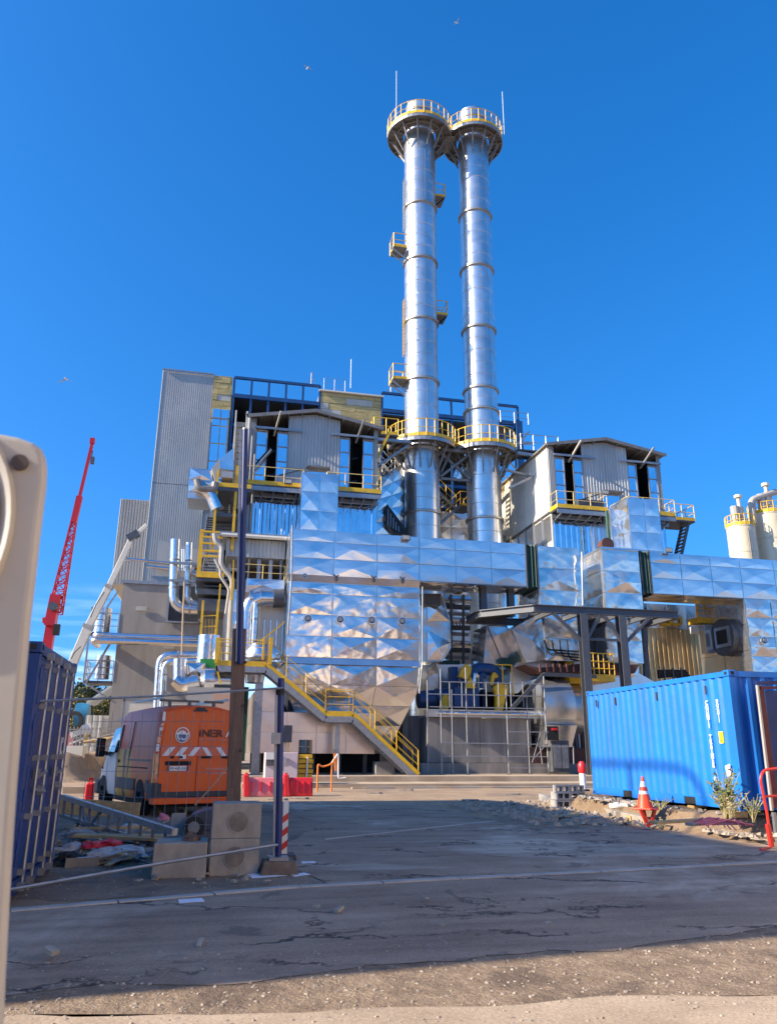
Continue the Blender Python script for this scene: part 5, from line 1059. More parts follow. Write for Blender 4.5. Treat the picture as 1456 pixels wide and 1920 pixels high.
# ================================================================ SILOS
def silo(px0,px1,pyt,lab,pyv):
    Y=70; a=P(px0,pyt,Y); b=P(px1,pyt,Y); r=(b.x-a.x)/2; cx=(a.x+b.x)/2; zt=a.z
    t=thing('silo',lab,'silo',(cx,Y+r,0),0,'cream silos behind the right duct'); cy=Y+r
    zs=[zt-2.9*k for k in range(6)]+[8]
    for k,(z1,z0) in enumerate(zip(zs[:-1],zs[1:])): MB().lathe(cx,cy,[(r,z0+.03),(r,z1-.12),(r+.04,z1-.12),(r+.04,z1),(r,z1)],40).build('silo_ring',SILO,t,smooth=True)
    MB().lathe(cx,cy,[(r+.05,zt),(r+.05,zt+.1),(r*.45,zt+.9),(r*.4,zt+2.3),(0,zt+2.4)],32).build('silo_top',SILO,t,smooth=True)
    pts=[(cx+math.cos(2*math.pi*k/20)*(r+.05),cy+math.sin(2*math.pi*k/20)*(r+.05),zt) for k in range(21)]
    toe(MB(),pts,.35,.05).build('toe_board',YEL,t); rail(MB(),pts,1.2,1.4,.04).build('railing',YEL,t)
    MB().tube((cx-r*.25,cy-r*.5,zt+1),(cx-r*.25,cy-r*.5,zt+3.4),.2,10).tube((cx-r*.25,cy-r*.5,zt+3.2),(cx-r*.25,cy-r*.5,zt+3.5),.42,10).build('vent_pipe',SILO,t,smooth=True)
    MB().tube((cx-r*.6,cy-r*.4,zt+.2),(cx-r*.6,cy-r*.4,zt+2.2),.45,10).build('filter',CREAM,t,smooth=True)
    MB().tube((cx-.2*r,cy-r-.12,zt-10),(cx-.2*r,cy-r-.12,zt-.5),.1,6).build('fill_pipe',DSTEEL,t,smooth=True)
    return t
silo(1381,1425,981,'smaller cream silo at the right edge, left of its neighbour',0); silo(1431,1487,956,'taller cream silo cut by the right edge',0)
t=MB().path([P(1412,982,71),P(1406,938,71),P(1440,926,71),P(1480,915,71)],.35,10,.6).build('transfer_pipe',CREAM,smooth=True); tag(t,'white bent transfer pipe linking the tops of the silos','pipe')

t=flatduct('inlet_duct','broad pale creased inlet duct behind the scaffold top rail','duct',[(800,1262),(818,1250),(850,1250),(850,1300),(838,1325),(800,1325)],46.5,1.5,ALUC)
p=[P(a,b,46.4) for a,b in ((802,1322),(848,1322),(848,1255),(818,1255))]; qpanel(t,*p,ALUC,.12)
t=flatduct('outlet_duct','grey creased outlet duct between the motor and the snail casing','duct',[(948,1262),(1000,1262),(1005,1330),(960,1330),(948,1300)],45.6,1.2,ALUT)
p=[P(a,b,45.5) for a,b in ((962,1328),(1002,1328),(998,1265),(952,1265))]; qpanel(t,*p,ALUC,.1)
for k,(x0_,y0_,x1_,y1_,r_) in enumerate(((890,1240,892,1330,.16),(800,1330,1000,1332,.12),(905,1300,1000,1302,.1),(1062,1300,1064,1440,.12))):
    a=P(x0_,y0_,45); b=P(x1_,y1_,45); t=MB().tube(a,(b.x,45,b.z) if k in(0,3) else (b.x,45,a.z),r_,10).build('pipe',(PIPE,COND,STEEL,STEEL)[k],smooth=True)
    tag(t,['slim vertical silver pipe behind the fan motor','blue pipe running low behind the scaffold','grey pipe running behind the yellow guards','grey riser right of the snail casing'][k],'pipe','pipes in the fan room')
# lamps and cable runs on the ducts
def floodlight(px,py,Y,lab):
    c=P(px,py,Y); t=thing('floodlight',lab,'lamp',tuple(c),0,'floodlights on the plant'); MB().box(-.22,.22,-.25,-.1,-.15,.15).build('lamp_head',DSTEEL,t,local=True,bev=.02); MB().box(-.18,.18,-.262,-.25,-.11,.11).build('lamp_glass',FOIL,t,local=True); MB().bar((0,-.12,0),(0,.05,-.1),.05).build('lamp_arm',STEEL,t,local=True)
floodlight(540,905,44.7,'floodlight on the left balcony rail of the first cabin'); floodlight(1132,925,44.7,'floodlight on the balcony rail of the second cabin'); floodlight(760,1010,40.9,'floodlight on top of the left duct'); floodlight(1250,1033,40.9,'floodlight on top of the right duct')
for k,(pts_,Y) in enumerate((([(792,1100),(792,1240),(786,1300)],40.8),([(548,985),(547,1080),(540,1190)],40.8),([(1090,1035),(1092,1135)],40.6))):
    t=MB().path([P(a,b,Y) for a,b in pts_],.045,6,.2).build('conduit',STEEL,smooth=True); tag(t,['grey conduit down the right edge of the left furnace','grey conduit down the left edge of the left furnace','grey conduit between the two crumpled duct boxes'][k],'conduit')

# crossing steel behind the tall columns
ck=thing('cross_steel','dark crossing braces and pipes behind the two tall steel columns','frame',(20,43,4))
for (x0_,y0_,x1_,y1_,Y_,w_) in ((1000,1270,1095,1160,43.6,.16),(1100,1270,1000,1165,43.8,.14),(1110,1270,1195,1160,43.6,.16),(1195,1275,1105,1165,43.8,.12),(985,1225,1200,1222,44,.2),(1060,1140,1064,1440,44.4,.28),(1140,1140,1146,1300,44.4,.28),(1205,1140,1212,1290,44.4,.3)):
    MB().bar(P(x0_,y0_,Y_),P(x1_,y1_,Y_),w_).build('brace_bar',DSTEEL,ck)
for k in range(4): MB().path([P(1020+14*k,1200,40.6),P(1024+14*k,1218+6*k,40.6),P(1092,1222+6*k,40.6)],.05,6,.3).build('cable_run',RUBB,ck,smooth=True)
for k in range(5): a=P(1072+6*k,1290,42); MB().tube(a,a+V((0,0,-4)),.09,8).build('riser',(DSTEEL,STEEL,RUST)[k%3],ck,smooth=True)
ox=thing('junction_cabinet','grey electric cabinet at the foot of the left steel column','cabinet',(18.3,40,.4)); MB().box(17.9,18.9,40.2,40.9,.5,2.1).build('cabinet_body',BEAM,ox,bev=.02); MB().box(18.0,18.4,40.15,40.2,.7,1.9).box(18.44,18.8,40.15,40.2,.7,1.9).build('cabinet_door',STEEL,ox)
# ================================================================ CONTAINERS
def container(lab,loc,rz,m,end,m2=None):
    t=thing('shipping_container',lab,'container',loc,rz); W,Lc,Hc=2.44,6.06,2.59
    def b(name,mb,mm=m,**k): return mb.build(name,mm,t,local=True,**k)
    for x in (0,W-.13):
        for y in (0,Lc-.13): b('corner_post',MB().box(x,x+.13,y,y+.13,.12,Hc-.12))
    for x in (-.01,W-.165):
        for y in (-.01,Lc-.165):
            for z in (0,Hc-.11):
                c=b('corner_casting',MB().box(x,x+.175,y,y+.175,z,z+.118),bev=.008)
                MB().box(x+.05,x+.125,y-.004,y+.0,z+.03,z+.09).box(x-.004,x,y+.05,y+.125,z+.03,z+.09).build('casting_hole',BLACK,c,local=True)
    for x in (0,W-.06): b('top_rail',MB().box(x,x+.06,.13,Lc-.13,Hc-.11,Hc-.01)); 
    for x in (0,W-.05):
        mb=MB(); ys=[.13,1.55,1.95,4.1,4.5,Lc-.13]
        for a,c in ((ys[0],ys[1]),(ys[2],ys[3]),(ys[4],ys[5])): mb.box(x,x+.05,a,c,.02,.17)
        mb.box(x,x+.05,.13,Lc-.13,.17,.20); b('bottom_rail',mb)
        for a,c in ((ys[1],ys[2]),(ys[3],ys[4])): b('fork_pocket',MB().box(x+.01,x+.045,a,c,.03,.165),BLACK)
    b('roof',MB().box(.06,W-.06,.13,Lc-.13,Hc-.05,Hc-.03)); b('floor',MB().box(.06,W-.06,.13,Lc-.13,.1,.16),RUST)
    def corr(name,O,U,Wd,z0,z1,pitch=.278,depth=.036,flip=1):
        U=V(U); N=U.cross(V((0,0,1))); n=round(Wd/pitch); p=Wd/n; pts=[(0,0)]
        for k in range(n): pts+=[(k*p+p*.13,0),(k*p+p*.37,-depth),(k*p+p*.63,-depth),(k*p+p*.87,0)]
        pts.append((Wd,0)); vs_=[]
        for u,d in pts:
            q=V(O)+U*u+N*(d-.004); vs_+=[(q.x,q.y,z0),(q.x,q.y,z1)]
        b(name,MB().add(vs_,[(2*k,2*k+2,2*k+3,2*k+1) for k in range(len(pts)-1)]),fix=False)
    corr('side_wall',(0,Lc-.13,0),(0,-1,0),Lc-.26,.2,Hc-.11); corr('side_wall',(W,.13,0),(0,1,0),Lc-.26,.2,Hc-.11); corr('end_wall',(W-.13,Lc,0),(-1,0,0),W-.26,.2,Hc-.11)
    b('lining',MB().box(.08,W-.08,.1,Lc-.12,.2,Hc-.06),BLACK)
    b('sill',MB().box(.13,W-.13,0,.06,.02,.17)); b('header',MB().box(.13,W-.13,0,.08,Hc-.12,Hc-.01))
    for k,y in enumerate((.75,2.6,4.5,5.5)): b('side_vent',MB().box(-.03,-.005,y,y+.05 if k else y+.04,Hc-.42,Hc-.24),DSTEEL)
    if end=='corr': corr('front_wall',(.13,0,0),(1,0,0),W-.26,.17,Hc-.12,.3,.045)
    else:
        for s in (0,1):
            x0=.14+s*(W/2-.135); x1=x0+W/2-.15
            d=b('door',MB().box(x0,x1,.015,.055,.18,Hc-.13),bev=.004)
            for (z0,z1) in ((.3,.75),(.85,1.3),(1.4,1.85),(1.95,2.38)): MB().box(x0+.08,x1-.08,.004,.016,z0,z1).build('door_rib',m,d,local=True,bev=.006)
            for z in (.45,.95,1.65,2.2): 
                xx=x0-.03 if s==0 else x1-.05; MB().box(xx,xx+.09,-.012,.015,z,z+.12).build('hinge',m,d,local=True)
            for f in (.28,.72):
                x=x0+(x1-x0)*f; r=b('lock_rod',MB().tube((x,-.04,.1),(x,-.04,Hc-.07),.018,8),STEEL,smooth=True)
                for z in (.2,.75,1.35,1.9,Hc-.25): MB().box(x-.035,x+.035,-.055,.015,z,z+.06).build('rod_bracket',STEEL,r,local=True)
                for z in (.08,Hc-.12): MB().box(x-.04,x+.04,-.07,-.0,z-.03,z+.05).build('cam',STEEL,r,local=True)
                z=1.05+.18*(f>.5); MB().bar((x,-.06,z),(x+(.42 if f<.5 else -.42),-.075,z-.03),.022,.03).box(x+(.36 if f<.5 else -.44),x+(.44 if f<.5 else -.36),-.06,.0,z-.07,z+.03).build('handle',STEEL,r,local=True)
    return t
c1=container('bright blue container standing on the soil bank at the right, sunlit ribbed side',(9.83,13.57,.47),0,BLUC,'corr')
c2=container('dark blue container at the left edge with four grey lock rods',(-1.85,9.13,.03),R(90),BLUL,'door')
MB().box(1.98,2.18,-.008,.003,1.35,1.62).build('white_label',WHIT,c2,local=True)
MB().box(2.02,2.14,-.012,-.009,1.45,1.55).build('label_print',BLUL,c2,local=True)
F=frame((0,0,0),(0,-1,0),(0,0,1))
def onside(y,z): M=F.copy(); M.translation=V((-.012,y,z)); return M
txt('C\nO\nU\nN\nT\nI',.125,WHIT,c1,onside(.79,1.78),'lettering',local=True,line=.72,bold=.004)
txt('T\nR\nA\nI\nN\nE\nR',.125,WHIT,c1,onside(.79,1.07),'lettering',local=True,line=.72,bold=.004)
txt('S',.17,WHIT,c1,onside(.79,.52),'lettering',local=True,bold=.004)
txt('D\nO\nG\nU\nI\n1',.10,WHIT,c1,onside(.44,1.83),'lettering',local=True,line=.75,bold=.003)
MB().box(-.02,-.004,.37,.50,1.22,1.44).build('yellow_label',mat('label_yellow',(.85,.75,.02),.5),c1,local=True)
M=onside(.435,1.36); M.translation.x-=.012; txt('4',.06,BLACK,c1,M,'label_print',local=True); M=M.copy(); M.translation.z-=.09; txt('8',.06,BLACK,c1,M,'label_print',local=True)
MB().add([(-.012,.28,.62),(-.012,.40,.60),(-.012,.43,.80),(-.012,.27,.84)],[(0,1,2,3)]).build('torn_sticker',WHIT,c1,local=True)
M=frame((0,0,0),(1,0,0),(0,0,1)); M.translation=V((1.62,-.01,2.29)); txt('DOGU 11006 22G1',.1,WHIT,c1,M,'lettering',local=True)
for k in range(4): tg=MB().box(9.6+.3*(k%2),9.9+.3*(k%2),13.6+1.7*k,13.85+1.7*k,.36,.465).build('timber_bearer',WOODY); tag(tg,['timber bearer under the near corner of the blue container','timber bearer second from the near end below the blue container','timber bearer third from the near end below the blue container','timber bearer under the far corner of the blue container'][k],'timber','bearers under the blue container')
# ================================================================ VAN
van=thing('van','orange and white high roof service van seen from behind with chevron band','van',(-1.2,19.75,0),R(20))
def vb(name,mb,mm,par=None,**k):
    if par is None: par=van
    return mb.build(name,mm,par,local=True,**k)
VW=2.06
def vanmat():
    m=bpy.data.materials.new('van_livery'); m.use_nodes=True; n=m.node_tree; l=n.links; b=n.nodes['Principled BSDF']; b.inputs['Roughness'].default_value=.38; b.inputs['Specular IOR Level'].default_value=.3
    t=n.nodes.new('ShaderNodeTexCoord'); s=n.nodes.new('ShaderNodeSeparateXYZ'); l.new(t.outputs['Object'],s.inputs[0])
    def math_(op,a,b_):
        q=n.nodes.new('ShaderNodeMath'); q.operation=op
        for i,v_ in enumerate((a,b_)):
            if isinstance(v_,(int,float)): q.inputs[i].default_value=v_
            else: l.new(v_,q.inputs[i])
        return q.outputs[0]
    sl_=math_('SUBTRACT',s.outputs['Y'],math_('MULTIPLY',s.outputs['Z'],.22))   # slanted bands along the side
    r=n.nodes.new('ShaderNodeValToRGB'); r.color_ramp.interpolation='CONSTANT'; l.new(math_('DIVIDE',sl_,5.6),r.inputs[0])
    cols=[(0,(.86,.105,.009)),(.30,(.80,.30,.03)),(.40,(.06,.055,.05)),(.445,(.78,.36,.04)),(.52,(.80,.48,.10)),(.56,(.05,.05,.05)),(.575,(.7,.69,.68))]
    e=r.color_ramp.elements; e[0].position=0; e[0].color=(*cols[0][1],1); e[1].position=cols[1][0]; e[1].color=(*cols[1][1],1)
    for p,c in cols[2:]: x=e.new(p); x.color=(*c,1)
    r2=n.nodes.new('ShaderNodeValToRGB'); r2.color_ramp.interpolation='CONSTANT'; l.new(math_('DIVIDE',sl_,5.6),r2.inputs[0]); e=r2.color_ramp.elements
    e[0].position=0; e[0].color=(.86,.105,.009,1); e[1].position=.70; e[1].color=(.66,.30,.22,1)
    mx_=n.nodes.new('ShaderNodeMixRGB'); l.new(math_('GREATER_THAN',s.outputs['Z'],1.45),mx_.inputs[0]); l.new(r.outputs[0],mx_.inputs[1]); l.new(r2.outputs[0],mx_.inputs[2])
    l.new(mx_.outputs[0],b.inputs['Base Color']); return m
LIV=vanmat()
def vsec(y,zt,zb,wt,wb,r=.22):
    # half outline from bottom to top centre
    h=[(wb*.96,zb),(wb,zb+.12),(wb,zb+.55),(wb*.995,1.25 if zt>1.5 else zt-.25),(wt+(wb-wt)*.25,zt-.55),(wt,zt-r),(wt-.06,zt-r*.45),(wt-.18,zt-.07),(wt-.45,zt-.015),(0,zt)]
    return [( x,y,z) for x,z in h]
secs=[vsec(.0,2.36,.42,.86,1.0),vsec(.06,2.42,.36,.90,1.02),vsec(.5,2.46,.34,.92,1.03),vsec(2,2.48,.34,.92,1.03),vsec(3.3,2.46,.34,.91,1.03),vsec(3.75,2.38,.34,.88,1.02),vsec(4.05,2.2,.34,.84,1.02),vsec(4.65,1.55,.34,.88,1.01,.3),vsec(4.9,1.28,.36,.93,1.0,.2),vsec(5.35,1.05,.40,.86,.94,.2),vsec(5.52,.85,.45,.78,.84,.15)]
vs_=[];fs=[];n=len(secs[0])
for sct in secs:
    vs_+=[(VW/2-x,y,z) for x,y,z in sct]+[(VW/2+x,y,z) for x,y,z in sct[:-1][::-1]]
m_=2*n-1
for i in range(len(secs)-1):
    for j in range(m_-1): fs.append((i*m_+j,i*m_+j+1,(i+1)*m_+j+1,(i+1)*m_+j))
    fs.append((i*m_+m_-1,i*m_,(i+1)*m_,(i+1)*m_+m_-1))
fs.append(tuple(range(m_))); fs.append(tuple(range((len(secs)-1)*m_,len(secs)*m_))[::-1])
body=MB().add(vs_,fs).build('body',LIV,van,local=True,smooth=True)
# rear doors with recessed joint
for s in (0,1):
    x0=.12+s*.915; x1=x0+.905
    d=vb('rear_door',MB().prism([(x0,-.03,.50),(x1,-.03,.50),(x1,-.02,1.35),(x1-(.10 if s else 0),.0,2.26),(x0+(0 if s else .10),.0,2.26),(x0,-.02,1.35)],(0,.06,0)),ORNG,bev=.012)
    vb('door_press',MB().box(x0+.06,x1-.06,-.036,-.02,1.42,1.46).box(x0+.06,x1-.06,-.04,-.028,1.22,1.26),ORNG,d)
    for z in (.75,1.75): vb('hinge',MB().box(x0-.03 if s==0 else x1-.02,x0+.03 if s==0 else x1+.03,-.05,-.01,z,z+.1),ORNG,d)
vb('top_brake_lamp',MB().box(.86,1.2,-.04,.05,2.29,2.34).box(.93,1.13,-.07,.1,2.34,2.38),GREYP)
for s in (0,1):
    x=.0 if s==0 else VW-.11
    l_=vb('tail_lamp',MB().box(x,x+.11,-.045,.06,.72,1.36),mat('lamp_housing',(.10,.02,.02),.25,coat=1),bev=.01)
    vb('brake_lens',MB().box(x+.015,x+.095,-.052,-.044,1.15,1.29),LAMPR,l_); vb('amber_lens',MB().prism([(x+.03,-.052,.93),(x+.085,-.052,.93),(x+.058,-.052,1.08)],(0,.01,0)),LAMPO,l_); vb('reverse_lens',MB().box(x+.02,x+.09,-.052,-.044,.76,.86),LAMPR,l_)
    xx=.02 if s==0 else VW-.09
    for (z0,z1,mm) in ((1.40,1.56,WHIT),(1.58,1.72,LAMPR),(1.74,1.92,WHIT),(1.94,2.02,LAMPR),(2.06,2.26,WHIT)):
        sh=.028*(z0-1.4)/.2*.9*(1 if s==0 else -1); vb('reflective_strip',MB().prism([(xx+sh,-.012,z0),(xx+sh+.07,-.012,z0),(xx+sh+.08*(1)+.0,-.004,z1),(xx+sh+.01,-.004,z1)],(0,.02,0)),mm)
# chevrons (red and white band)
MB().box(.13,1.93,-.037,-.033,1.30,1.50).build('chevron_band',REDV,van,local=True)
for k in range(3): x=.17+k*.31; vb('chevron_stripe',MB().prism([(x,-.041,1.305),(x+.14,-.041,1.305),(x+.30,-.041,1.495),(x+.16,-.041,1.495)],(0,.004,0)),WHIT)
for k in range(2): x=1.10+k*.36; vb('chevron_stripe',MB().prism([(x+.18,-.041,1.305),(x+.30,-.041,1.305),(x+.14,-.041,1.495),(x+.02,-.041,1.495)],(0,.004,0)),WHIT)
vb('plate_recess',MB().box(.26,.88,-.046,-.03,1.10,1.19),BLACK); vb('number_plate',MB().box(.32,.82,-.05,-.034,.985,1.085),WHIT)
vb('plate_band',MB().box(.32,.365,-.053,-.049,.985,1.085).box(.775,.82,-.053,-.049,.985,1.085),BLUP)
M=frame((.57,-.054,1.033),(1,0,0),(0,0,1)); txt('W/-4X2-OA',.075,BLUP,van,M,'plate_lettering',local=True)
for (x0,x1) in ((1.12,1.38),(1.62,1.85),(.37,.45),(.58,.66)): vb('door_handle',MB().box(x0,x1,-.07,-.035,1.25,1.30),BLACK,bev=.008)
vb('white_sticker',MB().box(.60,.74,-.062,-.044,1.235,1.33),WHIT)
M=frame((1.33,-.038,1.80),(1,0,0),(0,0,1)); txt('iNER',.23,mat('dark_lettering',(.05,.012,.008),.5),van,M,'lettering',local=True,xs=1.25,bold=.004)
M=frame((1.80,-.038,1.80),(1,0,0),(0,0,1)); txt('A',.23,WHIT,van,M,'lettering',local=True,xs=1.25,bold=.004)
M=frame((1.42,-.038,1.66),(1,0,0),(0,0,1)); txt('PROPRETE ET EAU',.07,mat('faint_lettering',(.78,.35,.26),.6),van,M,'lettering',local=True,xs=1.3)
M=frame((1.52,-.038,1.02),(1,0,0),(0,0,1)); txt('T.03 4 66666666 22',.062,mat('pale_lettering',(.75,.5,.42),.6),van,M,'lettering',local=True,xs=1.2)
M=frame((1.57,-.038,.93),(1,0,0),(0,0,1)); txt('# 222222222222.22',.062,MATS['pale_lettering'],van,M,'lettering',local=True,xs=1.2)
# round wave emblem
def disc(cx,cz,r,y,mm,n=32,a0=0,a1=2*math.pi,r0=0,name='emblem'):
    pts=[(cx+r*math.cos(a0+(a1-a0)*k/n),y,cz+r*math.sin(a0+(a1-a0)*k/n)) for k in range(n if a1-a0>6.2 else n+1)]
    if r0: pts+=[(cx+r0*math.cos(a0+(a1-a0)*k/n),y,cz+r0*math.sin(a0+(a1-a0)*k/n)) for k in range(n,-1,-1)]
    return vb(name,MB().prism(pts,(0,.004,0)),mm)
disc(.62,1.76,.175,-.038,WHIT); disc(.62,1.76,.155,-.041,mat('emblem_blue',(.02,.09,.24),.4),a0=R(175),a1=R(365)); disc(.62,1.76,.15,-.042,REDV,a0=R(20),a1=R(160),r0=.10); disc(.60,1.75,.11,-.043,WHIT,a0=R(60),a1=R(250),r0=.08); disc(.66,1.73,.085,-.044,WHIT,a0=R(200),a1=R(400),r0=.055)
# bumper, side cladding, wheels
vb('rear_bumper',MB().box(-.02,VW+.02,-.14,.25,.42,.54).box(-.02,.20,-.12,.35,.50,.72).box(VW-.20,VW+.02,-.12,.35,.50,.72),GREYP,bev=.02)
vb('lower_bumper',MB().box(.02,VW-.02,-.10,.2,.28,.42),ORNG,bev=.01)
for q_ in ((-.025,.0,1.45,3.25),(-.02,.0,.3,.52),(VW,VW+.025,1.45,3.25)): vb('side_moulding',MB().box(*q_,.52,.78),GREYP,bev=.01)
for y in (.98,4.62):
    for x in (-.01,VW-.24):
        w_=vb('wheel',MB().tube((x,y,.345),(x+.25,y,.345),.345,28),RUBB,smooth=True); xs_=-1 if x<1 else 1; xo_=x if x<1 else x+.25
        vb('rim',MB().tube((xo_-.012*-xs_*-1,y,.345),(xo_+.01*xs_*-1,y,.345),.22,24),PIPE,w_,smooth=True)
        for k in range(6):
            a=k*math.pi/3; vb('rim_slot',MB().bar((xo_+.016*xs_,y+math.cos(a)*.06,.345+math.sin(a)*.06),(xo_+.016*xs_,y+math.cos(a)*.19,.345+math.sin(a)*.19),.05,.02),BLACK,w_)
        mb=MB(); pts=[(y+math.cos(R(q))*.42,.36+math.sin(R(q))*.42) for q in range(0,181,15)]; xx=-.012 if x<1 else VW+.002
        mb.prism([(xx,a,b) for a,b in pts],(.012,0,0)); vb('wheel_arch',mb,BLACK)
vb('cab_window',MB().prism([(-.003+.09,3.72,2.05),(.02,3.35,1.36),(.02,4.42,1.36),(.10,4.12,2.02)][:0] or [(.015,3.32,1.38),(.015,4.50,1.30),(.10,4.15,1.95),(.085,3.40,2.0)],(-.02,0,0)),GLASS)
vb('windscreen',MB().add([(.25,4.12,2.13),(VW-.25,4.12,2.13),(VW-.16,4.72,1.5),(.16,4.72,1.5)],[(0,1,2,3)]),GLASS)
mi=vb('mirror',MB().box(-.36,-.14,4.18,4.36,1.25,1.72),BLACK,bev=.03); vb('mirror_glass',MB().box(-.33,-.17,4.165,4.18,1.40,1.66),GLASS,mi); vb('mirror_arm',MB().bar((-.16,4.3,1.35),(.03,4.3,1.32),.08,.1),GREYP,mi)
vb('side_window_trim',MB().bar((.01,3.28,1.3),(.09,3.35,2.05),.03).bar((.0,2.2,1.3),(.08,2.2,2.1),.02),DSTEEL)
vb('side_door_track',MB().box(-.005,.0,.3,2.3,1.18,1.22),DSTEEL); vb('door_seam',MB().box(-.006,.01,3.27,3.285,.6,1.35).box(-.006,.01,2.2,2.215,.6,1.35).box(-.008,.01,.45,3.27,1.02,1.045),BLACK)
vb('door_pull',MB().box(-.03,.0,3.1,3.2,1.12,1.2),BLACK,bev=.01)
vb('front_bumper',MB().box(-.0,VW,5.2,5.58,.3,.62),GREYP,bev=.04)
vb('underbody',MB().box(.2,VW-.2,.2,5.2,.2,.4),BLACK)
for x in (.42,.92,1.55): vb('roof_bar',MB().box(x-.25,x+.25,.5,.56,2.52,2.57).box(x-.03,x+.03,.48,.58,2.42,2.52),DSTEEL)
vb('roof_rack',MB().bar((.2,.3,2.60),(.2,2.8,2.60),.05).bar((VW-.2,.3,2.60),(VW-.2,2.8,2.60),.05),STEEL)
M=frame((-.004,3.62,2.22),(0,-1,0),(0,0,1)); M.translation=V((.08,3.75,2.17)); txt('INEZ',.16,WHIT,van,M,'lettering',local=True)
# ================================================================ FOREGROUND BLOCKS, POST, POLES
def block(name,lab,x0,x1,y0,y1,z0,z1,discs,rz=0,grp='concrete ballast blocks at the fence'):
    cx_,cy_=(x0+x1)/2,(y0+y1)/2; t=thing(name,lab,'concrete block',(cx_,cy_,z0),rz,grp); w_,d_=(x1-x0)/2,(y1-y0)/2
    MB().box(-w_,w_,-d_,d_,0,z1-z0).build('block_body',BLOCK,t,local=True,bev=.012)
    for (px_,pz_,r) in discs:
        MB().tube((px_,-d_-.001,pz_),(px_,-d_-.006,pz_),r,28).build('round_recess',mat('stain',(.27,.225,.17),.9,var=.45,vs_=7),t,local=True)
        MB().lathe(0,0,[(r,0),(r+.012,0),(r+.012,.012),(r,.012)],28).build('recess_ring',BLOCK,t,local=True).matrix_local=Matrix.Translation((px_,-d_+.002,pz_))@Matrix.Rotation(R(90),4,'X')
    return t
block('concrete_block','lower pale concrete block of the stack holding the wooden post',.12,.73,10.75,11.35,.0,.43,[(0,.22,.12)])
block('concrete_block','upper pale concrete block of the stack, wooden post rising behind it',.12,.735,10.76,11.34,.432,.85,[(.02,.20,.12)])
block('concrete_block','pale concrete block lying alone left of the block stack',-.55,.095,10.66,11.3,0,.40,[],R(-2))
t=MB().box(-.5,.05,11.31,11.85,0,.37).build('slab_offcut',GREYP); tag(t,'dark grey plastic crate standing behind the lone pale block','crate')
wp=thing('wooden_post','weathered square wooden post rising from the stacked concrete blocks','post',(.44,11.42,0)); a=P(440,1508,11.42); b=P(449,1180,11.42)
MB().bar((a.x,11.42,.0),(b.x,11.42,b.z),.19,.17).build('timber',WOOD,wp,bev=.008)
for z in (1.5,2.1,2.7): MB().tube((a.x+.03,11.335,z),(a.x+.03,11.31,z),.018,8).build('bolt',RUST,wp)
bp_=thing('blue_pole','tall dark blue steel pole bolted to the top of the wooden post','pole',(.5,11.3,2.0)); a=P(450,1245,11.28); b=P(460,806,11.28)
MB().tube(a,b,.042,12).build('shaft',BLUP,bp_,smooth=True); c=P(444,1240,11.3); d=P(451,806,11.3); MB().bar(c,d,.035,.035).build('grey_rail',STEEL,bp_); MB().tube(b,b+V((0,0,.02)),.045,12).build('pole_cap',STEEL,bp_)
p2=thing('blue_pole','shorter dark blue pole standing in a brown concrete foot','pole',(.99,10.8,0)); a=P(521,1626,10.8); b=P(527,1272,10.8)
MB().tube(a+V((0,0,-.05)),b,.045,12).build('shaft',BLUP,p2,smooth=True); MB().bar(a+V((-.05,0,0)),b+V((-.055,0,-.2)),.035,.035).build('grey_rail',STEEL,p2)
c=P(525,1296,10.8); MB().tube(c+V((0,0,-.05)),c+V((0,0,.03)),.058,12).build('clamp',BLACK,p2); c=P(521,1386,10.75); MB().box(c.x-.08,c.x+.03,10.7,10.8,c.z-.06,c.z+.08).build('clamp',STEEL,p2)
a=P(521,1626,10.8); MB().prism([(a.x-.24,10.6,0),(a.x+.25,10.6,0),(a.x+.2,10.62,.17),(a.x-.19,10.62,.17)],(0,.42,0)).build('foot',mat('brown_concrete',(.20,.145,.10),.85,var=.5,vs_=5),p2,bev=.02); MB().box(a.x-.12,a.x+.12,10.66,10.9,.172,.21).build('foot_plate',STEEL,p2)
# wires between container and poles
def wire(name,lab,pts,r,m=STEEL,cat='wire'): t=MB().path(pts,r,6).build(name,m,smooth=True); return tag(t,lab,cat)
A=P(44,1316,9.4); B=P(280,1306,10.2); C_=P(530,1290,10.75); wire('fence_rail','thin grey fence rail crossing in front of the van roof',[A,B,C_],.016,cat='rail')
A=P(20,1668,9.2); B=P(260,1626,9.9); C_=P(520,1584,10.7); wire('fence_rail','thin grey fence rail slanting low across the pale blocks',[A,B,C_],.018,cat='rail')
fm=thing('mesh_fence','thin wire mesh fence between the dark container and the wooden post','fence',(-.8,12,0))
A=V((-1.7,12.6,0)); B=V((.2,11.9,0))
for k in range(14):
    q=A.lerp(B,k/13); o=MB().tube(q+V((0,0,.35)),q+V((0,0,2.05)),.0035,4).build('mesh_wire',STEEL,fm)
for z in (.5,.85,1.2,1.55,1.9): MB().tube(A+V((0,0,z)),B+V((0,0,z)),.003,4).build('mesh_wire',STEEL,fm)
wire('tie_cable','thin brown cable slanting across the van rear doors',[P(365,1510,15),P(402,1470,15),P(440,1420,15)],.012,MATS['rope'],'cable')
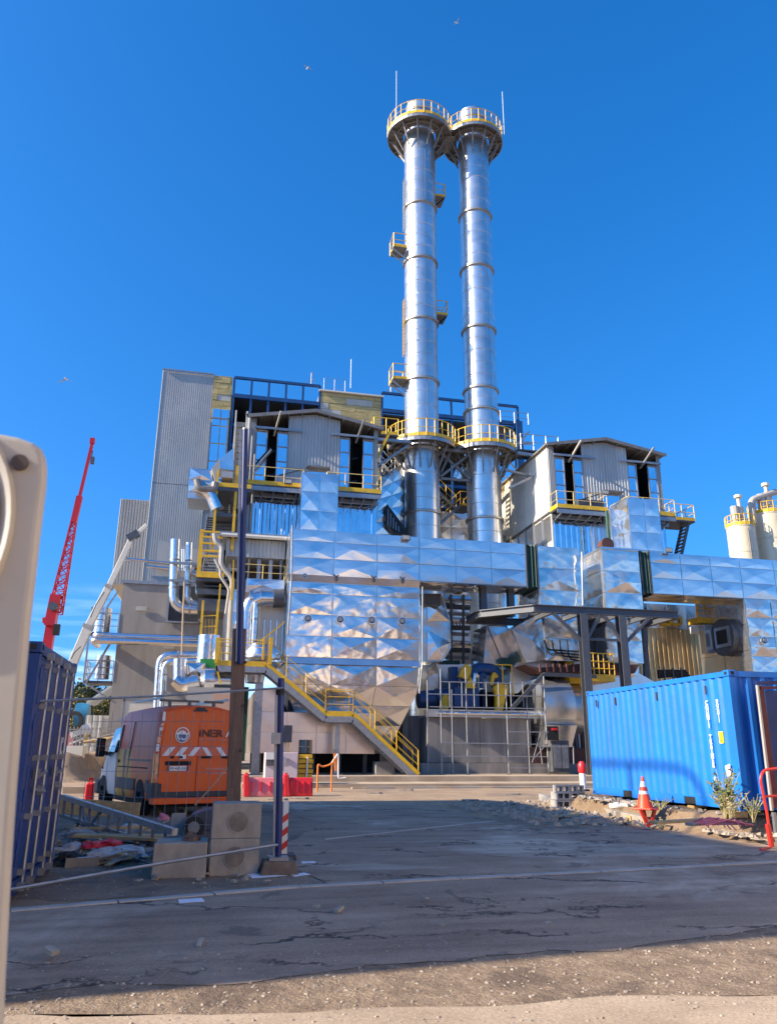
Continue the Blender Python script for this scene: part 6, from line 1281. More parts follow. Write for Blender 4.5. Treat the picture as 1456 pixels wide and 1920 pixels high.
# reflective marker beacons
def marker(lab,x,y,h,grp=None,lean=0):
    t=thing('marker_board',lab,'marker board',(x,y,0),lean,grp); MB().box(-.04,.04,-.01,.01,.08,h).build('board',WHIT,t,local=True)
    for k in range(4):
        z=.12+k*h*.23
        if z+.2<h: MB().prism([(-.04,-.014,z),(.04,-.014,z+.06),(.04,-.014,z+.15),(-.04,-.014,z+.09)],(0,.004,0)).build('red_stripe',REDV,t,local=True)
    MB().box(-.16,.16,-.2,.2,0,.08).build('foot',GREYP,t,local=True,bev=.02); return t
a=G(532,1612); marker('red and white marker board behind the shorter blue pole',a.x,a.y,.8)
a=G(352,1575); marker('small red and white marker board behind the lone pale block',a.x+.1,a.y+.4,.42)

van.scale=(1,1,1.05)
# ================================================================ CRANES
cr=thing('crane','red mobile crane with lattice boom rising beyond the dark blue container','crane',(-20,70,0))
Yc=70
def cbox(a,b,w,m,name,par,d=None):
    return MB().bar(a,b,w,d or w,up=(0,1,0)).build(name,m,par)
a=P(84,1235,Yc); b=P(104,1128,Yc); g=V((a.x-(b.x-a.x)*.55,Yc,2)); cbox(g,b,.75,REDC,'boom_base',cr)
cbox(P(96,1175,Yc)+V((0,-.6,0)),P(108,1118,Yc)+V((0,-.6,0)),.8,REDC,'boom_sleeve',cr)
A=P(104,1150,Yc); B=P(141,968,Yc); ax=(B-A).normalized(); sx=V((0,0,1)).cross(V((0,1,0))); px_=ax.cross(V((0,1,0))).normalized()
w0,w1=.50,.18; n=13
def cc(t,i): w=w0+(w1-w0)*t; return A.lerp(B,t)+px_*w*(1 if i in(0,1) else -1)+V((0,w*(1 if i in(0,3) else -1),0))
for i in range(4): MB().bar(cc(0,i),cc(1,i),.11).build('chord',REDC,cr)
for k in range(n):
    t0,t1=k/n,(k+1)/n
    for i in range(4):
        j=(i+1)%4; MB().bar(cc(t0,i if k%2 else j),cc(t1,j if k%2 else i),.08).build('lattice_bar',REDC,cr)
    MB().bar(cc(t0,0),cc(t0,3),.07).build('lattice_bar',REDC,cr); MB().bar(cc(t0,1),cc(t0,2),.07).build('lattice_bar',REDC,cr)
C_=P(175,824,Yc); D=B.lerp(C_,.25); cbox(B-ax*.6,D,.5,REDC,'jib_foot',cr); cbox(D,C_,.26,REDC,'jib',cr); MB().box(C_.x-.25,C_.x+.15,Yc-.2,Yc+.2,C_.z-.4,C_.z+.1).build('jib_head',REDC,cr)
h=P(174,845,Yc); MB().tube((h.x,Yc,h.z),(h.x,Yc,P(174,858,Yc).z),.04,5).build('hoist_cable',DSTEEL,cr); c=P(174,862,Yc); MB().box(c.x-.15,c.x+.15,Yc-.15,Yc+.15,c.z-.4,c.z+.25).build('hook_block',DSTEEL,cr)
c=P(101,1138,Yc-1); MB().tube(c,c+V((0,-.5,0)),.36,14).build('winch_drum',DSTEEL,cr,smooth=True); c=P(104,1178,Yc-1); MB().box(c.x-.1,c.x+.4,Yc-1.4,Yc-1,c.z-.6,c.z+.3).build('cable_reel',BLACK,cr)
MB().bar(P(86,1160,Yc),P(95,1152,Yc),.12).bar(P(84,1158,Yc-.5),P(84,1168,Yc-.5),.3).build('side_bracket',REDC,cr)
MB().box(g.x-3,g.x+3,Yc-1.3,Yc+1.3,1,2.8).build('chassis',REDC,cr)
for k in range(4): MB().tube((g.x-2.4+1.6*k,Yc-1.4,.55),(g.x-2.4+1.6*k,Yc-1.1,.55),.55,16).build('wheel',RUBB,cr)
bl=thing('boom_lift','cream telescopic boom lift with a dark elbow, in front of the ribbed annex','boom lift',(-7.5,47,0)); Yb=47.5
q=[(128,1265),(166,1175),(205,1100),(247,1010),(276,984)]; wd=[.50,.42,.33,.24]
for k in range(4):
    a=P(*q[k],Yb); b=P(*q[k+1],Yb); MB().bar(a-(b-a)*.05,b,wd[k],wd[k]*.8,up=(0,1,0)).build('boom_section',CREAMB,bl,bev=.03)
    if k<3: MB().bar(b-(b-a).normalized()*.12,b+(b-a).normalized()*.1,wd[k]*1.12,wd[k]*.95,up=(0,1,0)).build('boom_collar',CREAM,bl)
c=P(248,1008,Yb); d=P(256,1002,Yb); MB().bar(c-V((.25,0,.1)),d+V((.1,0,.1)),.42,.4,up=(0,1,0)).build('elbow',DSTEEL,bl)
for (u,v_) in (((170,1158),(196,1110)),((134,1235),(152,1212))): MB().path([P(*u,Yb-.4),P((u[0]+v_[0])/2-3,(u[1]+v_[1])/2,Yb-.4),P(*v_,Yb-.4)],.025,6).build('hose',RUBB,bl)
a=P(128,1265,Yb); MB().box(a.x-1.6,a.x+1.4,Yb-1,Yb+1,.5,1.7).build('turntable',CREAMB,bl); MB().bar((a.x,Yb,1.5),a,.6).build('boom_foot',CREAMB,bl)
for k in (-1,1): MB().tube((a.x+k*1.1,Yb-1.1,.5),(a.x+k*1.1,Yb-.8,.5),.5,16).build('wheel',RUBB,bl)
# ================================================================ TREES
LEAF=[mat('leaf_olive',(.13,.125,.028),.8,var=.4,vs_=.6),mat('leaf_green',(.07,.09,.022),.8,var=.4,vs_=.6),mat('leaf_yellow',(.24,.18,.04),.8,var=.3,vs_=.6)]
BARK=mat('bark',(.09,.065,.045),.9,var=.4,vs_=5)
def tree(x,y,h,r,mi,lab,n=1500):
    t=thing('tree',lab,'tree',(x,y,0),0,'trees beyond the left yard'); rnd=random.Random(int(x*7+y))
    mb=MB(); mb.tube((x,y,0),(x+.2,y,h*.5),.035*h,8,r2=.02*h)
    for k in range(6):
        a=rnd.uniform(0,6.3); mb.tube((x+.1,y,h*(.25+.04*k)),(x+math.cos(a)*r*.6,y+math.sin(a)*r*.6,h*(.55+.05*k)),.014*h,6,r2=.004*h)
    mb.build('trunk',BARK,t,smooth=True)
    cl=[(x+rnd.uniform(-.6,.6)*r,y+rnd.uniform(-.6,.6)*r,h*rnd.uniform(.45,.92),r*rnd.uniform(.28,.48)) for _ in range(11)]
    for mi_ in (mi,(mi+1)%3):
        mb=MB()
        for k in range(n//2):
            c=cl[rnd.randrange(11)]; d=V((rnd.gauss(0,1),rnd.gauss(0,1),rnd.gauss(0,.8))).normalized()*c[3]*rnd.uniform(.65,1.1); q=V(c[:3])+d; s=rnd.uniform(.14,.34)*h/9
            u=V((rnd.gauss(0,1),rnd.gauss(0,1),rnd.gauss(0,1))).normalized(); w_=u.orthogonal().normalized()
            mb.add([q-u*s,q+w_*s*.6,q+u*s,q-w_*s*.6],[(0,1,2,3)])
        mb.build('crown',LEAF[mi_],t,fix=False)
for i,(px,d,h,r,mi,lab) in enumerate(((146,118,9.5,3.6,0,'rounded olive tree just right of the dark blue container'),(162,112,7.6,3.2,2,'yellowing tree beside the rounded olive tree'),(178,120,8.8,3.4,0,'broad olive tree in the middle of the far row'),(196,114,8.2,3.0,1,'green tree left of the grey block'),(214,122,9.6,3.8,2,'taller yellow green tree touching the grey block edge'),(128,125,8.5,4,1,'dark green tree behind the dark blue container'),(170,140,10.5,4.5,1,'far green tree peeping over the middle of the row'),(234,130,9,4,0,'olive tree hidden behind the grey block'))):
    g=P(px,1400,d); tree(g.x,d,h*1.08,r,mi,lab)
# far left yard clutter
def simple(name,lab,cat,mb,m,grp=None,**k): return tag(mb.build(name,m,**k),lab,cat,grp)
a=P(138,1340,60); b=P(160,1366,60); t=thing('water_tank','blue water tank near the far embankment','tank',(a.x,60,1)); MB().tube((a.x,61,b.z+.9),(b.x,61,b.z+.9),.9,20).build('tank_body',mat('tank_blue',(.02,.16,.30),.5,var=.3),t,smooth=True); MB().box(a.x+.2,b.x-.2,60.4,61.5,0,b.z+.2).build('tank_stand',DSTEEL,t)
t=thing('site_cabin','pale grey site cabin between the embankment and the grey block','cabin',(P(182,1360,56).x,56,1)); a=P(162,1341,56); b=P(204,1395,56); MB().box(a.x,b.x,56.02,58.4,0,a.z).build('cabin_wall',FOIL,t); cladding(t,(a.x,56,0),(1,0,0),b.x-a.x-.5,.9,a.z,FOIL,.3,.02,3)
MB().bar((b.x,55.9,b.z),(b.x,55.9,a.z+.1),.1).bar((b.x-.55,55.9,b.z),(b.x-.55,55.9,a.z-.8),.1).bar((b.x-.6,55.9,a.z-.9),(b.x,55.9,a.z-.9),.1).bar((b.x-.6,55.9,b.z+.8),(b.x,55.9,b.z+.8),.08).build('cabin_frame',CREAM,t)
a=P(168,1304,58); b=P(208,1318,58); simple('awning','pale blue slanted awning roof left of the grey block','awning',MB().prism([(a.x,57,b.z-.1),(P(212,1290,58).x,57,P(212,1290,58).z),(P(212,1290,58).x,57,P(212,1290,58).z+.12),(a.x,57,b.z+.02)],(0,4,0)),mat('awning_blue',(.42,.50,.58),.5))
t=thing('tyre','black tyre lying on the white trailer at the far left','tyre',(P(137,1350,50).x,50,2)); c=P(137,1352,50)
tm=MB(); tm.lathe(0,0,[(.38,-.12),(.55,-.12),(.6,0),(.55,.12),(.38,.12),(.38,-.12)],24); o=tm.build('tyre_ring',RUBB,t,local=True,smooth=True); t.location=c; o.rotation_euler=(R(80),0,0)
t=thing('trailer','white flat trailer below the black tyre','trailer',(P(150,1368,50).x,50,1)); a=P(132,1375,50); b=P(172,1363,50); MB().bar(a,b,.18,.5).bar(a+V((0,0,-.6)),b+V((0,0,-.5)),.1).build('bed',WHIT,t); MB().bar(P(165,1375,50),P(158,1395,50),.14).bar(P(165,1375,50),P(176,1392,50),.1).build('yellow_frame',YEL,t)
t=thing('guard_fence','thin pale railing along the top of the embankment','fence',(-9,49,1))
for k in range(12): c=P(128+7*k,1400,49.5); MB().bar(c,c+V((0,0,1.1)),.05).build('post',CREAM,t)
MB().bar(P(128,1368,49.5),P(212,1366,49.5),.05).bar(P(128,1384,49.5),P(212,1382,49.5),.05).build('fence_rail',CREAM,t)
for k in range(6):
    c=P(150+9*k,1392-2*(k%3),46); o=simple('timber_pile_board',['split board lying left on the embankment','grey board crossing the first on the embankment','tilted board in the middle of the embankment pile','short pale board in the embankment pile','thin board pointing at the grey block','rightmost board of the embankment pile'][k],'board',MB().bar(c,c+V((1.6,.6*(-1)**k,.25*(k%3))),.25,.05),WOODY if k%2 else BLOCK,'boards on the embankment')
simple('low_wall','low pale concrete wall running along the far yard edge','wall',MB().box(P(122,1450,31).x,P(184,1450,31).x,31,31.3,0,.22),PAVE)
# ================================================================ MIDDLE GROUND
wc=thing('fuel_can','red portable fuel container beside the van front wheel','can',(-3.8,26.5,0)); a=P(159,1497,25.8); b=P(178,1468,25.8)
MB().box(a.x,b.x,25.7,26,0,b.z).build('can_body',REDP,wc,bev=.04); MB().bar((a.x+.06,25.85,b.z+.12),(b.x-.06,25.85,b.z+.12),.05).bar((a.x+.08,25.85,b.z),(a.x+.08,25.85,b.z+.12),.05).bar((b.x-.08,25.85,b.z),(b.x-.08,25.85,b.z+.12),.05).build('can_handle',REDP,wc)
for (x0,x1,m,lab) in ((463,532,PINKP,'faded red plastic water barrier on the left, mostly pink'),(538,586,REDP,'shorter red plastic water barrier on the right')):
    a=P(x0,1491,28.5); b=P(x1,1458,28.5); t=thing('water_barrier',lab,'barrier',((a.x+b.x)/2,28.5,0),0,'red plastic water barriers')
    h_=b.z; MB().prism([(a.x,28.3,0),(a.x,28.3,.14),(a.x,28.42,h_),(a.x,28.72,h_),(a.x,28.84,.14),(a.x,28.84,0)],(b.x-a.x,0,0)).build('barrier_body',m,t,bev=.03)
    for k in range(4): x=a.x+(b.x-a.x)*(k+.5)/4; MB().box(x-.02,x+.02,28.28,28.4,.15,h_*.8).build('barrier_rib',REDP,t)
    MB().prism([(a.x-.12,28.25,0),(a.x+.10,28.25,0),(a.x+.02,28.3,h_+.1),(a.x-.16,28.3,h_+.1)],(0,.5,0)).build('barrier_end',REDP,t,bev=.03); MB().tube((a.x-.06,28.55,h_),(a.x-.06,28.55,h_+.16),.05,8).build('barrier_pin',REDP,t)
cb=thing('site_cabinet','pale pink metal cabinet with a grey door hatch behind the barriers','cabinet',(3,34,0)); a=P(496,1455,34.5); b=P(559,1411,34.5)
MB().box(a.x,b.x,34.5,35.4,.16,b.z).build('cabinet_body',PINKW,cb,bev=.02); c=P(499,1424,34.45); d=P(517,1436,34.45); MB().box(c.x,d.x,34.46,34.5,d.z,c.z).build('hatch',BEAM,cb); MB().box(a.x,P(519,1420,34.5).x,34.44,34.499,P(519,1424,34.5).z,b.z).build('top_door',WHIT,cb); MB().box(P(536,1430,34.5).x,P(538,1430,34.5).x+.05,34.4,34.5,1.0,1.2).build('latch',STEEL,cb)
yb=thing('crate_stack','stack of yellow slatted crates beside the pale cabinet','crate stack',(4.4,35,0)); a=P(559,1456,35); b=P(588,1414,35)
for k in range(6):
    z=.16+k*(b.z-.16)/6; MB().box(a.x,b.x-(.05 if k%2 else 0),35,35.8,z+.02,z+(b.z-.16)/6-.02).build('yellow_slat_crate',YEL,yb,bev=.01)
MB().bar((a.x+.35,34.95,.2),(a.x+.37,34.95,b.z-.1),.06).build('strap',WHIT,yb)
op=thing('orange_handrail','bent orange and white tube handrail in front of the dark undercroft','handrail',(5.7,33.5,0))
MB().path([P(594,1488,31.5),P(596,1432,31.5),P(604,1438,31.5),P(618,1434,31.5),P(623,1430,31.5)],.035,8,.15).path([P(621,1490,31.5),P(622,1432,31.5),P(628,1422,31.5)],.035,8,.2).build('tube_rail',OCHRE,op,smooth=True)
MB().path([P(622,1430,32),P(634,1412,32),P(634,1460,32),P(648,1458,32)],.03,8,.1).build('tube_rail',WHIT,op,smooth=True)
MB().bar(P(628,1412,33),P(631,1445,33),.12).build('orange_upright',OCHRE,op)
for k,(px,py) in enumerate(((560,1498),(700,1488),(880,1502),(760,1482),(960,1490),(520,1500))):
    g=G(px,py); simple('ground_slab',['flat stone on the sandy ground left of centre','flat stone near the blue pole foot shadow','long flat stone before the shadow edge','small flat stone in front of the plant slab','flat stone near the curb','flat stone behind the van tail'][k],'stone',MB().prism([(g.x-.3,g.y-.1,0),(g.x+.2,g.y-.15,0),(g.x+.35,g.y+.12,0),(g.x-.2,g.y+.15,0)],(0,0,.05)),STN,'flat stones on the sandy ground')
t=thing('drain_channel','row of short slotted channel covers along the edge of the yard','drain',(14,33.5,0))
for k in range(30): x=6+k*.62; MB().box(x,x+.6,33.7,34.0,-.05,.06).build('channel_cover',CONC if k%3 else SLAB,t)
# dark generator by the van
ge=thing('generator','small dark generator with a round wheel behind the fence blocks','generator',(-.1,15,0)); a=P(356,1518,15); b=P(436,1497,15)
MB().prism([(a.x,14.9,.15),(a.x+.05,14.9,.42),(a.x+.3,14.9,.50),(b.x,14.9,.55),(b.x,14.9,.15)],(0,.7,0)).build('generator_body',mat('slate_paint',(.07,.085,.11),.4,var=.3,vs_=6),ge,bev=.02)
c=P(366,1516,14.85); MB().tube((c.x,14.8,.22),(c.x,14.9,.22),.18,18).build('wheel',RUBB,ge,smooth=True); MB().tube((c.x,14.78,.22),(c.x,14.82,.22),.1,14).build('hub',STEEL,ge,smooth=True); MB().box(b.x-.6,b.x-.1,14.88,15.5,0,.15).build('generator_foot',DSTEEL,ge)
# ================================================================ RIGHT SIDE OBJECTS
def cone(lab,x,y,z,h,m=None,bands=1,s=1.0):
    t=thing('traffic_cone',lab,'traffic cone',(x,y,z),random.uniform(0,1),'traffic cones'); m=m or mat('cone_orange',(.85,.07,.02),.45,var=.1,vs_=8)
    def bnd(n,r0,z0,r1,z1,mm,k=24): MB().lathe(0,0,[(r0,z0),(r1,z1)],k).build(n,mm,t,local=True,smooth=True)
    rr=lambda u: (.17-.145*u)*s
    MB().box(-.2*s,.2*s,-.2*s,.2*s,0,.03).build('cone_base',m,t,local=True,bev=.01)
    if bands: 
        for (u0,u1,mm) in ((0,.45,m),(.45,.55,WHIT),(.55,.68,m),(.68,.86,WHIT),(.86,1,m)): bnd('cone_band',rr(u0),.03+u0*h,rr(u1),.03+u1*h,mm)
    else: bnd('cone_body',rr(0),.03,rr(1),.03+h,m)
    MB().lathe(0,0,[(rr(1),.03+h),(rr(1)*.6,.045+h),(0,.045+h)],16).build('cone_tip',m,t,local=True,smooth=True); return t
g=G(1216,1548,.05); cone('orange cone with white bands on a red stand before the blue container',g.x,g.y+.1,.36,.62)
t=thing('red_stand','thin red splayed stand carrying the banded cone','stand',(g.x,g.y,.02))
MB().bar((-.02,0,0),(-.17,0,.36),.06).bar((.02,0,0),(.17,0,.36),.06).bar((0,.05,0),(0,.2,.36),.06).box(-.19,.19,-.12,.22,.34,.36).build('stand_legs',REDV,t,local=True)
g=G(1121,1508,.0); cone('plain dark red cone at the far corner of the blue container',g.x,g.y,0,.55,REDP,0,.8)
t=thing('beacon','red topped white beacon post beside the plant slab','beacon',(P(1092,1465,31).x,31,0)); x=P(1092,1465,31).x; a=P(1092,1428,31); m_=P(1092,1450,31)
MB().lathe(x,31,[(.16,.05),(.13,.1),(.13,m_.z)],18).build('beacon_post',WHIT,t,smooth=True); MB().lathe(x,31,[(.13,m_.z),(.17,m_.z+.1),(.17,a.z-.12),(.1,a.z),(0,a.z+.02)],18).build('beacon_head',REDP,t,smooth=True); MB().lathe(x,31,[(.25,0),(.25,.06),(.1,.08)],16).build('beacon_foot',RUBB,t)
# hollow blocks
hb=thing('hollow_block_stack','stack of hollow grey concrete blocks at the far end of the blue container','block stack',(P(1068,1505,20.5).x,20.5,.08)); a=P(1043,1506,20.2); 
BL=mat('hollow_block_grey',(.40,.38,.36),.9,var=.25,vs_=8)
def hollow():
    mb=MB(); w_,h_,d_=.40,.19,.19
    mb.box(0,w_,0,.035,0,h_).box(0,w_,d_-.035,d_,0,h_).box(0,.04,.035,d_-.035,0,h_).box(w_-.04,w_,.035,d_-.035,0,h_).box(.18,.22,.035,d_-.035,0,h_); return mb
hm=hollow().mesh('hollow_block',BL)
for r_ in range(2):
    for c_ in range(2):
        for dd in range(2):
            M=Matrix.Translation((a.x+c_*.41+.02*r_,20.2+dd*.42,.10+r_*.41))@Matrix.Rotation(R(90),4,'X')@Matrix.Rotation(0,4,'Z'); M=Matrix.Translation((a.x+c_*.41+.02*r_,20.4+dd*.2,.10+r_*.205))@Matrix.Translation((0,0,0)); inst('hollow_block',hm,hb,M)
# turn the blocks so the hollows face the viewer
for o in hb.children: o.rotation_euler=(R(90),0,0); o.scale=(1,1,1)
for k in range(2):
    o=bpy.data.objects.new('hollow_block',hm); COL.objects.link(o); o.parent=hb; o.location=V((a.x+.41*k,20.4,.10+.19*2+.0))-base(hb); o.rotation_euler=(R(90),0,0)
# curb stones lying around
ks=((1014,1492,1062,1514,.2),(1063,1512,1112,1522,.2),(1116,1518,1160,1534,.22),(1162,1530,1215,1545,.2))
for k,(x0,y0,x1,y1,h) in enumerate(ks):
    a=G(x0,y0+8); b=G(x1,y1+6); simple('curb_stone',['curved curb stone at the far end of the curb line','second curb stone beside the hollow blocks','third curb stone, sunlit, left of the banded cone','last curb stone behind the banded cone'][k],'curb',MB().bar(a+V((0,0,h/2)),b+V((0,0,h/2)),.16,h),BLOCK if k>1 else CONC,'curb stones in front of the blue container',bev=.01)
g=G(1203,1545); simple('wood_block','short pale timber block beside the banded cone','block',MB().box(g.x-.28,g.x+.1,g.y,g.y+.2,0,.17),WOODY,bev=.01)
a=G(1140,1512,.1); b=G(1232,1504,.1); a=P(1145,1511,18); b=P(1215,1504,17); t=MB().tube(a,b,.07,12).build('plastic_pipe',WHIT,smooth=True); tag(t,'white plastic pipe lying below the blue container','pipe')
for k,(px,py,l_) in enumerate(((1280,1548,1.0),(1330,1552,.7),(1060,1535,.8),(1100,1540,.6))):
    g=G(px,py,.42 if px>1250 else .05); simple('board',['pale board in the rubble right of the banded cone','short pale plank near the red netting','board in the rubble left of the cone','splintered board near the hollow blocks'][k],'board',MB().bar(g+V((-l_/2,0,.05)),g+V((l_/2,.15,.07)),.16,.04),BLOCK if k%2 else WOODY,'boards in the rubble')
g=G(1352,1553,.42); mb=MB()
for k in range(9): mb.path([g+V((-.35+.09*k,-.2,.03+.04*math.sin(k))),g+V((-.3+.09*k,0,.1+.05*math.cos(k*2))),g+V((-.38+.09*k,.3,.03))],.012,4)
for k in range(5): mb.path([g+V((-.38,-.18+.11*k,.06)),g+V((.0,-.16+.11*k,.13)),g+V((.42,-.18+.11*k,.05))],.012,4)
tag(mb.build('red_netting',PINKP),'crumpled pale red safety netting on the soil','netting')
# red crowd barrier at the right
rb=thing('crowd_barrier','red tubular crowd barrier cut off by the right edge','barrier',(9.2,12.2,0))
YB=12.1; p=[P(1444,1585,YB),P(1438,1530,YB),P(1424,1460,YB),P(1430,1444,YB),P(1470,1439,YB),P(1560,1436,YB)]
MB().path(p,.024,8,.12).build('barrier_frame',REDV,rb,smooth=True); MB().tube(P(1430,1493,YB),P(1560,1491,YB),.02,8).build('barrier_rail',REDV,rb,smooth=True)
MB().bar(P(1424,1592,YB-.3),P(1446,1590,YB+.2),.04).bar(P(1446,1596,YB),P(1560,1600,YB),.04).build('barrier_foot',REDV,rb); MB().bar(P(1438,1545,YB),P(1446,1588,YB),.06).build('lower_leg',REDV,rb)
# tall dark red frame behind it
rf=thing('door_frame','tall rusty red panel frame with blue top bar in front of the blue container end','frame',(9.4,12.9,0)); YR=12.95
MB().bar(P(1446,1520,YR),P(1418,1283,YR),.035,.05).build('grey_edge',CREAM,rf); MB().bar(P(1454,1515,YR+.05),P(1424,1286,YR+.05),.09,.06).build('red_upright',mat('oxide_red',(.16,.03,.03),.5,var=.4,vs_=8),rf); MB().bar(P(1416,1281,YR),P(1520,1279,YR),.07,.07).build('blue_bar',BLUP,rf); MB().bar(P(1424,1290,YR+.02),P(1520,1288,YR+.02),.04,.05).build('red_bar',MATS['oxide_red'],rf)
MB().prism([P(1432,1295,YR+.1),P(1530,1293,YR+.1),P(1530,1520,YR+.1),P(1458,1520,YR+.1)],(0,.04,0)).build('dark_panel',BLUL,rf)
MB().box(P(1447,1500,YR).x-.03,P(1447,1500,YR).x+.03,YR-.02,YR+.04,0,.5).build('frame_leg',STEEL,rf)
# ================================================================ WEEDS
WEED=[mat('weed_green',(.14,.17,.045),.8,var=.4,vs_=8),mat('weed_dry',(.42,.36,.18),.8,var=.3,vs_=8),mat('weed_dark',(.05,.075,.025),.8,var=.4,vs_=8)]
def weed(lab,x,y,z,h,r,n,mi,grp='weeds at the container and blocks',fl=None):
    t=thing('weed',lab,'weed',(x,y,z),0,grp); rnd=random.Random(int(x*100)); st_=MB(); lf=MB()
    for k in range(n):
        a=rnd.uniform(0,6.28); l_=h*rnd.uniform(.45,1); e=V((x+math.cos(a)*r*rnd.uniform(.2,1),y+math.sin(a)*r*rnd.uniform(.2,1),z+l_)); m_=V((x,y,z)).lerp(e,.5)+V((0,0,.12*h)); b=V((x+rnd.uniform(-.1,.1)*r,y,z))
        st_.path([b,m_,e],.005,4)
        for q in range(9):
            u=rnd.uniform(.25,1); c=b.lerp(m_,u*2) if u<.5 else m_.lerp(e,u*2-1); d=V((rnd.uniform(-1,1),rnd.uniform(-1,1),rnd.uniform(-.2,.9))).normalized(); s=rnd.uniform(.04,.10)*(h/.7); w_=d.orthogonal().normalized()*s*.22
            lf.add([c,c+d*s*.5+w_,c+d*s,c+d*s*.5-w_],[(0,1,2,3)])
    st_.build('stems',WEED[1],t,fix=False); lf.build('leaves',WEED[mi],t,fix=False)
    if fl:
        fm_=MB()
        for k in range(26): c=V((x+rnd.uniform(-1,1)*r,y+rnd.uniform(-1,1)*r*.5,z+h*rnd.uniform(.6,1.25))); fm_.box(c.x-.012,c.x+.012,c.y-.012,c.y+.012,c.z-.03,c.z+.03)
        fm_.build('seed_heads',RUST,t)['kind']='stuff'
for k,(px,py,h,r,n,mi,lab) in enumerate(((1258,1540,.55,.35,26,1,'dry yellow weed just right of the banded cone'),(1285,1538,.6,.3,22,0,'green weed in front of the middle of the blue container'),(1312,1538,.95,.32,30,0,'tallest bushy weed with seed heads by the container corner'),(1330,1545,.5,.25,18,0,'low leafy weed at the foot of the tallest one'),(1190,1522,.28,.3,16,0,'small weed left of the banded cone'),(1240,1548,.3,.28,16,1,'low dry tuft at the cone foot'))):
    g=G(px,py,.12); zz0=.04
    if g.x>9.2: g=G(px,py-6,.40); g.x=max(g.x,9.3); zz0=.36
    weed(lab,g.x,g.y,zz0,h*.95,r*1.1,int(n*1.1),mi,fl=False)
for k,(px,py,h,lab) in enumerate(((330,1525,.9,'tall thin weed in front of the van rear doors'),(348,1530,.8,'second thin weed in front of the van number plate'),(300,1528,.45,'dark low weed under the van bumper'),(372,1528,.5,'dark weed beside the generator'))):
    g=G(px,py); weed(lab,g.x,g.y,0,h,.28,16,2)
# ================================================================ DEBRIS AT LEFT
gw2=thing('aluminium_gangway','long grey metal gangway beam lying across the debris','gangway',(-2.5,16,.2))
A=P(118,1492,17.2); B=P(326,1562,11.9); A.z=max(A.z,.55)
A=G(118,1494,.62); B=G(328,1560,.34)
MB().bar(A,B,.09,.09).build('top_chord',mat('worn_aluminium',(.55,.54,.53),.45,.6,var=.2,vs_=5),gw2); MB().bar(A+V((0,.05,-.34)),B+V((0,.05,-.25)),.06,.06).build('bottom_chord',STEEL,gw2)
for k in range(11): q=A.lerp(B,(k+.3)/11); MB().bar(q,q+V((0,.04,-.32+.007*k)),.045).build('rung',STEEL,gw2)
MB().bar(A.lerp(B,.2),A.lerp(B,.3)+V((0,0,-.38)),.04).bar(A.lerp(B,.3)+V((0,0,-.38)),A.lerp(B,.42),.04).build('diagonal',STEEL,gw2)
def deb(name,lab,cat,px,py,mb_fn,m,z=.10,grp='debris beside the dark blue container',**k):
    g=G(px,py,z); return simple(name,lab,cat,mb_fn(g),m,grp,**k)
deb('plank','wide yellow plank leaning in the debris heap','plank',170,1535,lambda g:MB().bar(g+V((-1.2,.3,.28)),g+V((1.0,-.2,.16)),.04,.32),WOODY)
deb('plank','flat yellow board lying in the middle of the debris','plank',235,1575,lambda g:MB().bar(g+V((-.8,.1,.07)),g+V((.75,-.05,.05)),.30,.04),WOODY)
deb('plank','broken yellow board near the lone pale block','plank',262,1583,lambda g:MB().bar(g+V((-.5,.25,.1)),g+V((.55,-.15,.06)),.22,.035),WOODY)
deb('plank','thin board crossing the flat one','plank',215,1566,lambda g:MB().bar(g+V((-.7,-.1,.12)),g+V((.6,.3,.1)),.08,.04),WOODY)
def lump(g,sx,sy,sz,seed):
    mb=MB(); n=14;m_=8; vs_=[];fs=[]
    for j in range(m_+1):
        for i in range(n):
            th=math.pi/2*j/m_; ph=2*math.pi*i/n; d=V((math.cos(ph)*math.cos(th),math.sin(ph)*math.cos(th),math.sin(th))); k=1+.38*noise.noise(d*1.8+V((seed,0,0)))+.18*noise.noise(d*5+V((0,seed,0)))
            vs_.append((g.x+d.x*sx*k,g.y+d.y*sy*k,g.z-.02+d.z*sz*k))
    for j in range(m_):
        for i in range(n): fs.append((j*n+i,j*n+(i+1)%n,(j+1)*n+(i+1)%n,(j+1)*n+i))
    return mb.add(vs_,fs)
for k,(px,py,sx,sy,sz,m,lab) in enumerate(((140,1600,.30,.2,.16,SACK,'grey crumpled sack nearest the dark container'),(195,1606,.34,.18,.12,SACK,'flat grey sack in the middle of the debris'),(240,1602,.28,.18,.13,SACK,'grey and white sack with red cord at the debris edge'),(255,1560,.28,.2,.2,SACK,'pale rounded sack against the gangway beam'),(150,1572,.34,.22,.16,CONC,'grey concrete lump beside the wide plank'),(205,1583,.2,.14,.09,REDP,'red cloth bundle on the sacks'),(172,1586,.16,.12,.08,REDP,'smaller red bundle left on the sacks'),(130,1610,.2,.14,.1,RUBB,'dark tangled bundle at the container foot'),(160,1548,.2,.2,.15,DSTEEL,'dark rag lump by the gangway'),(305,1535,.12,.12,.12,PINKP,'pinkish ball shaped scrap right of the gangway'))):
    deb('sack' if m is SACK else 'bundle' if m is not CONC else 'concrete_lump',lab,'sack' if m is SACK else 'rubble' if m is CONC else 'bundle',px,py,lambda g:lump(g,sx,sy,sz,k*3.3),m,z=.09 if k not in(5,6) else .2)
bxx=thing('open_box','small open cardboard box holding white papers','box',tuple(G(152,1624)),R(12),'debris beside the dark blue container')
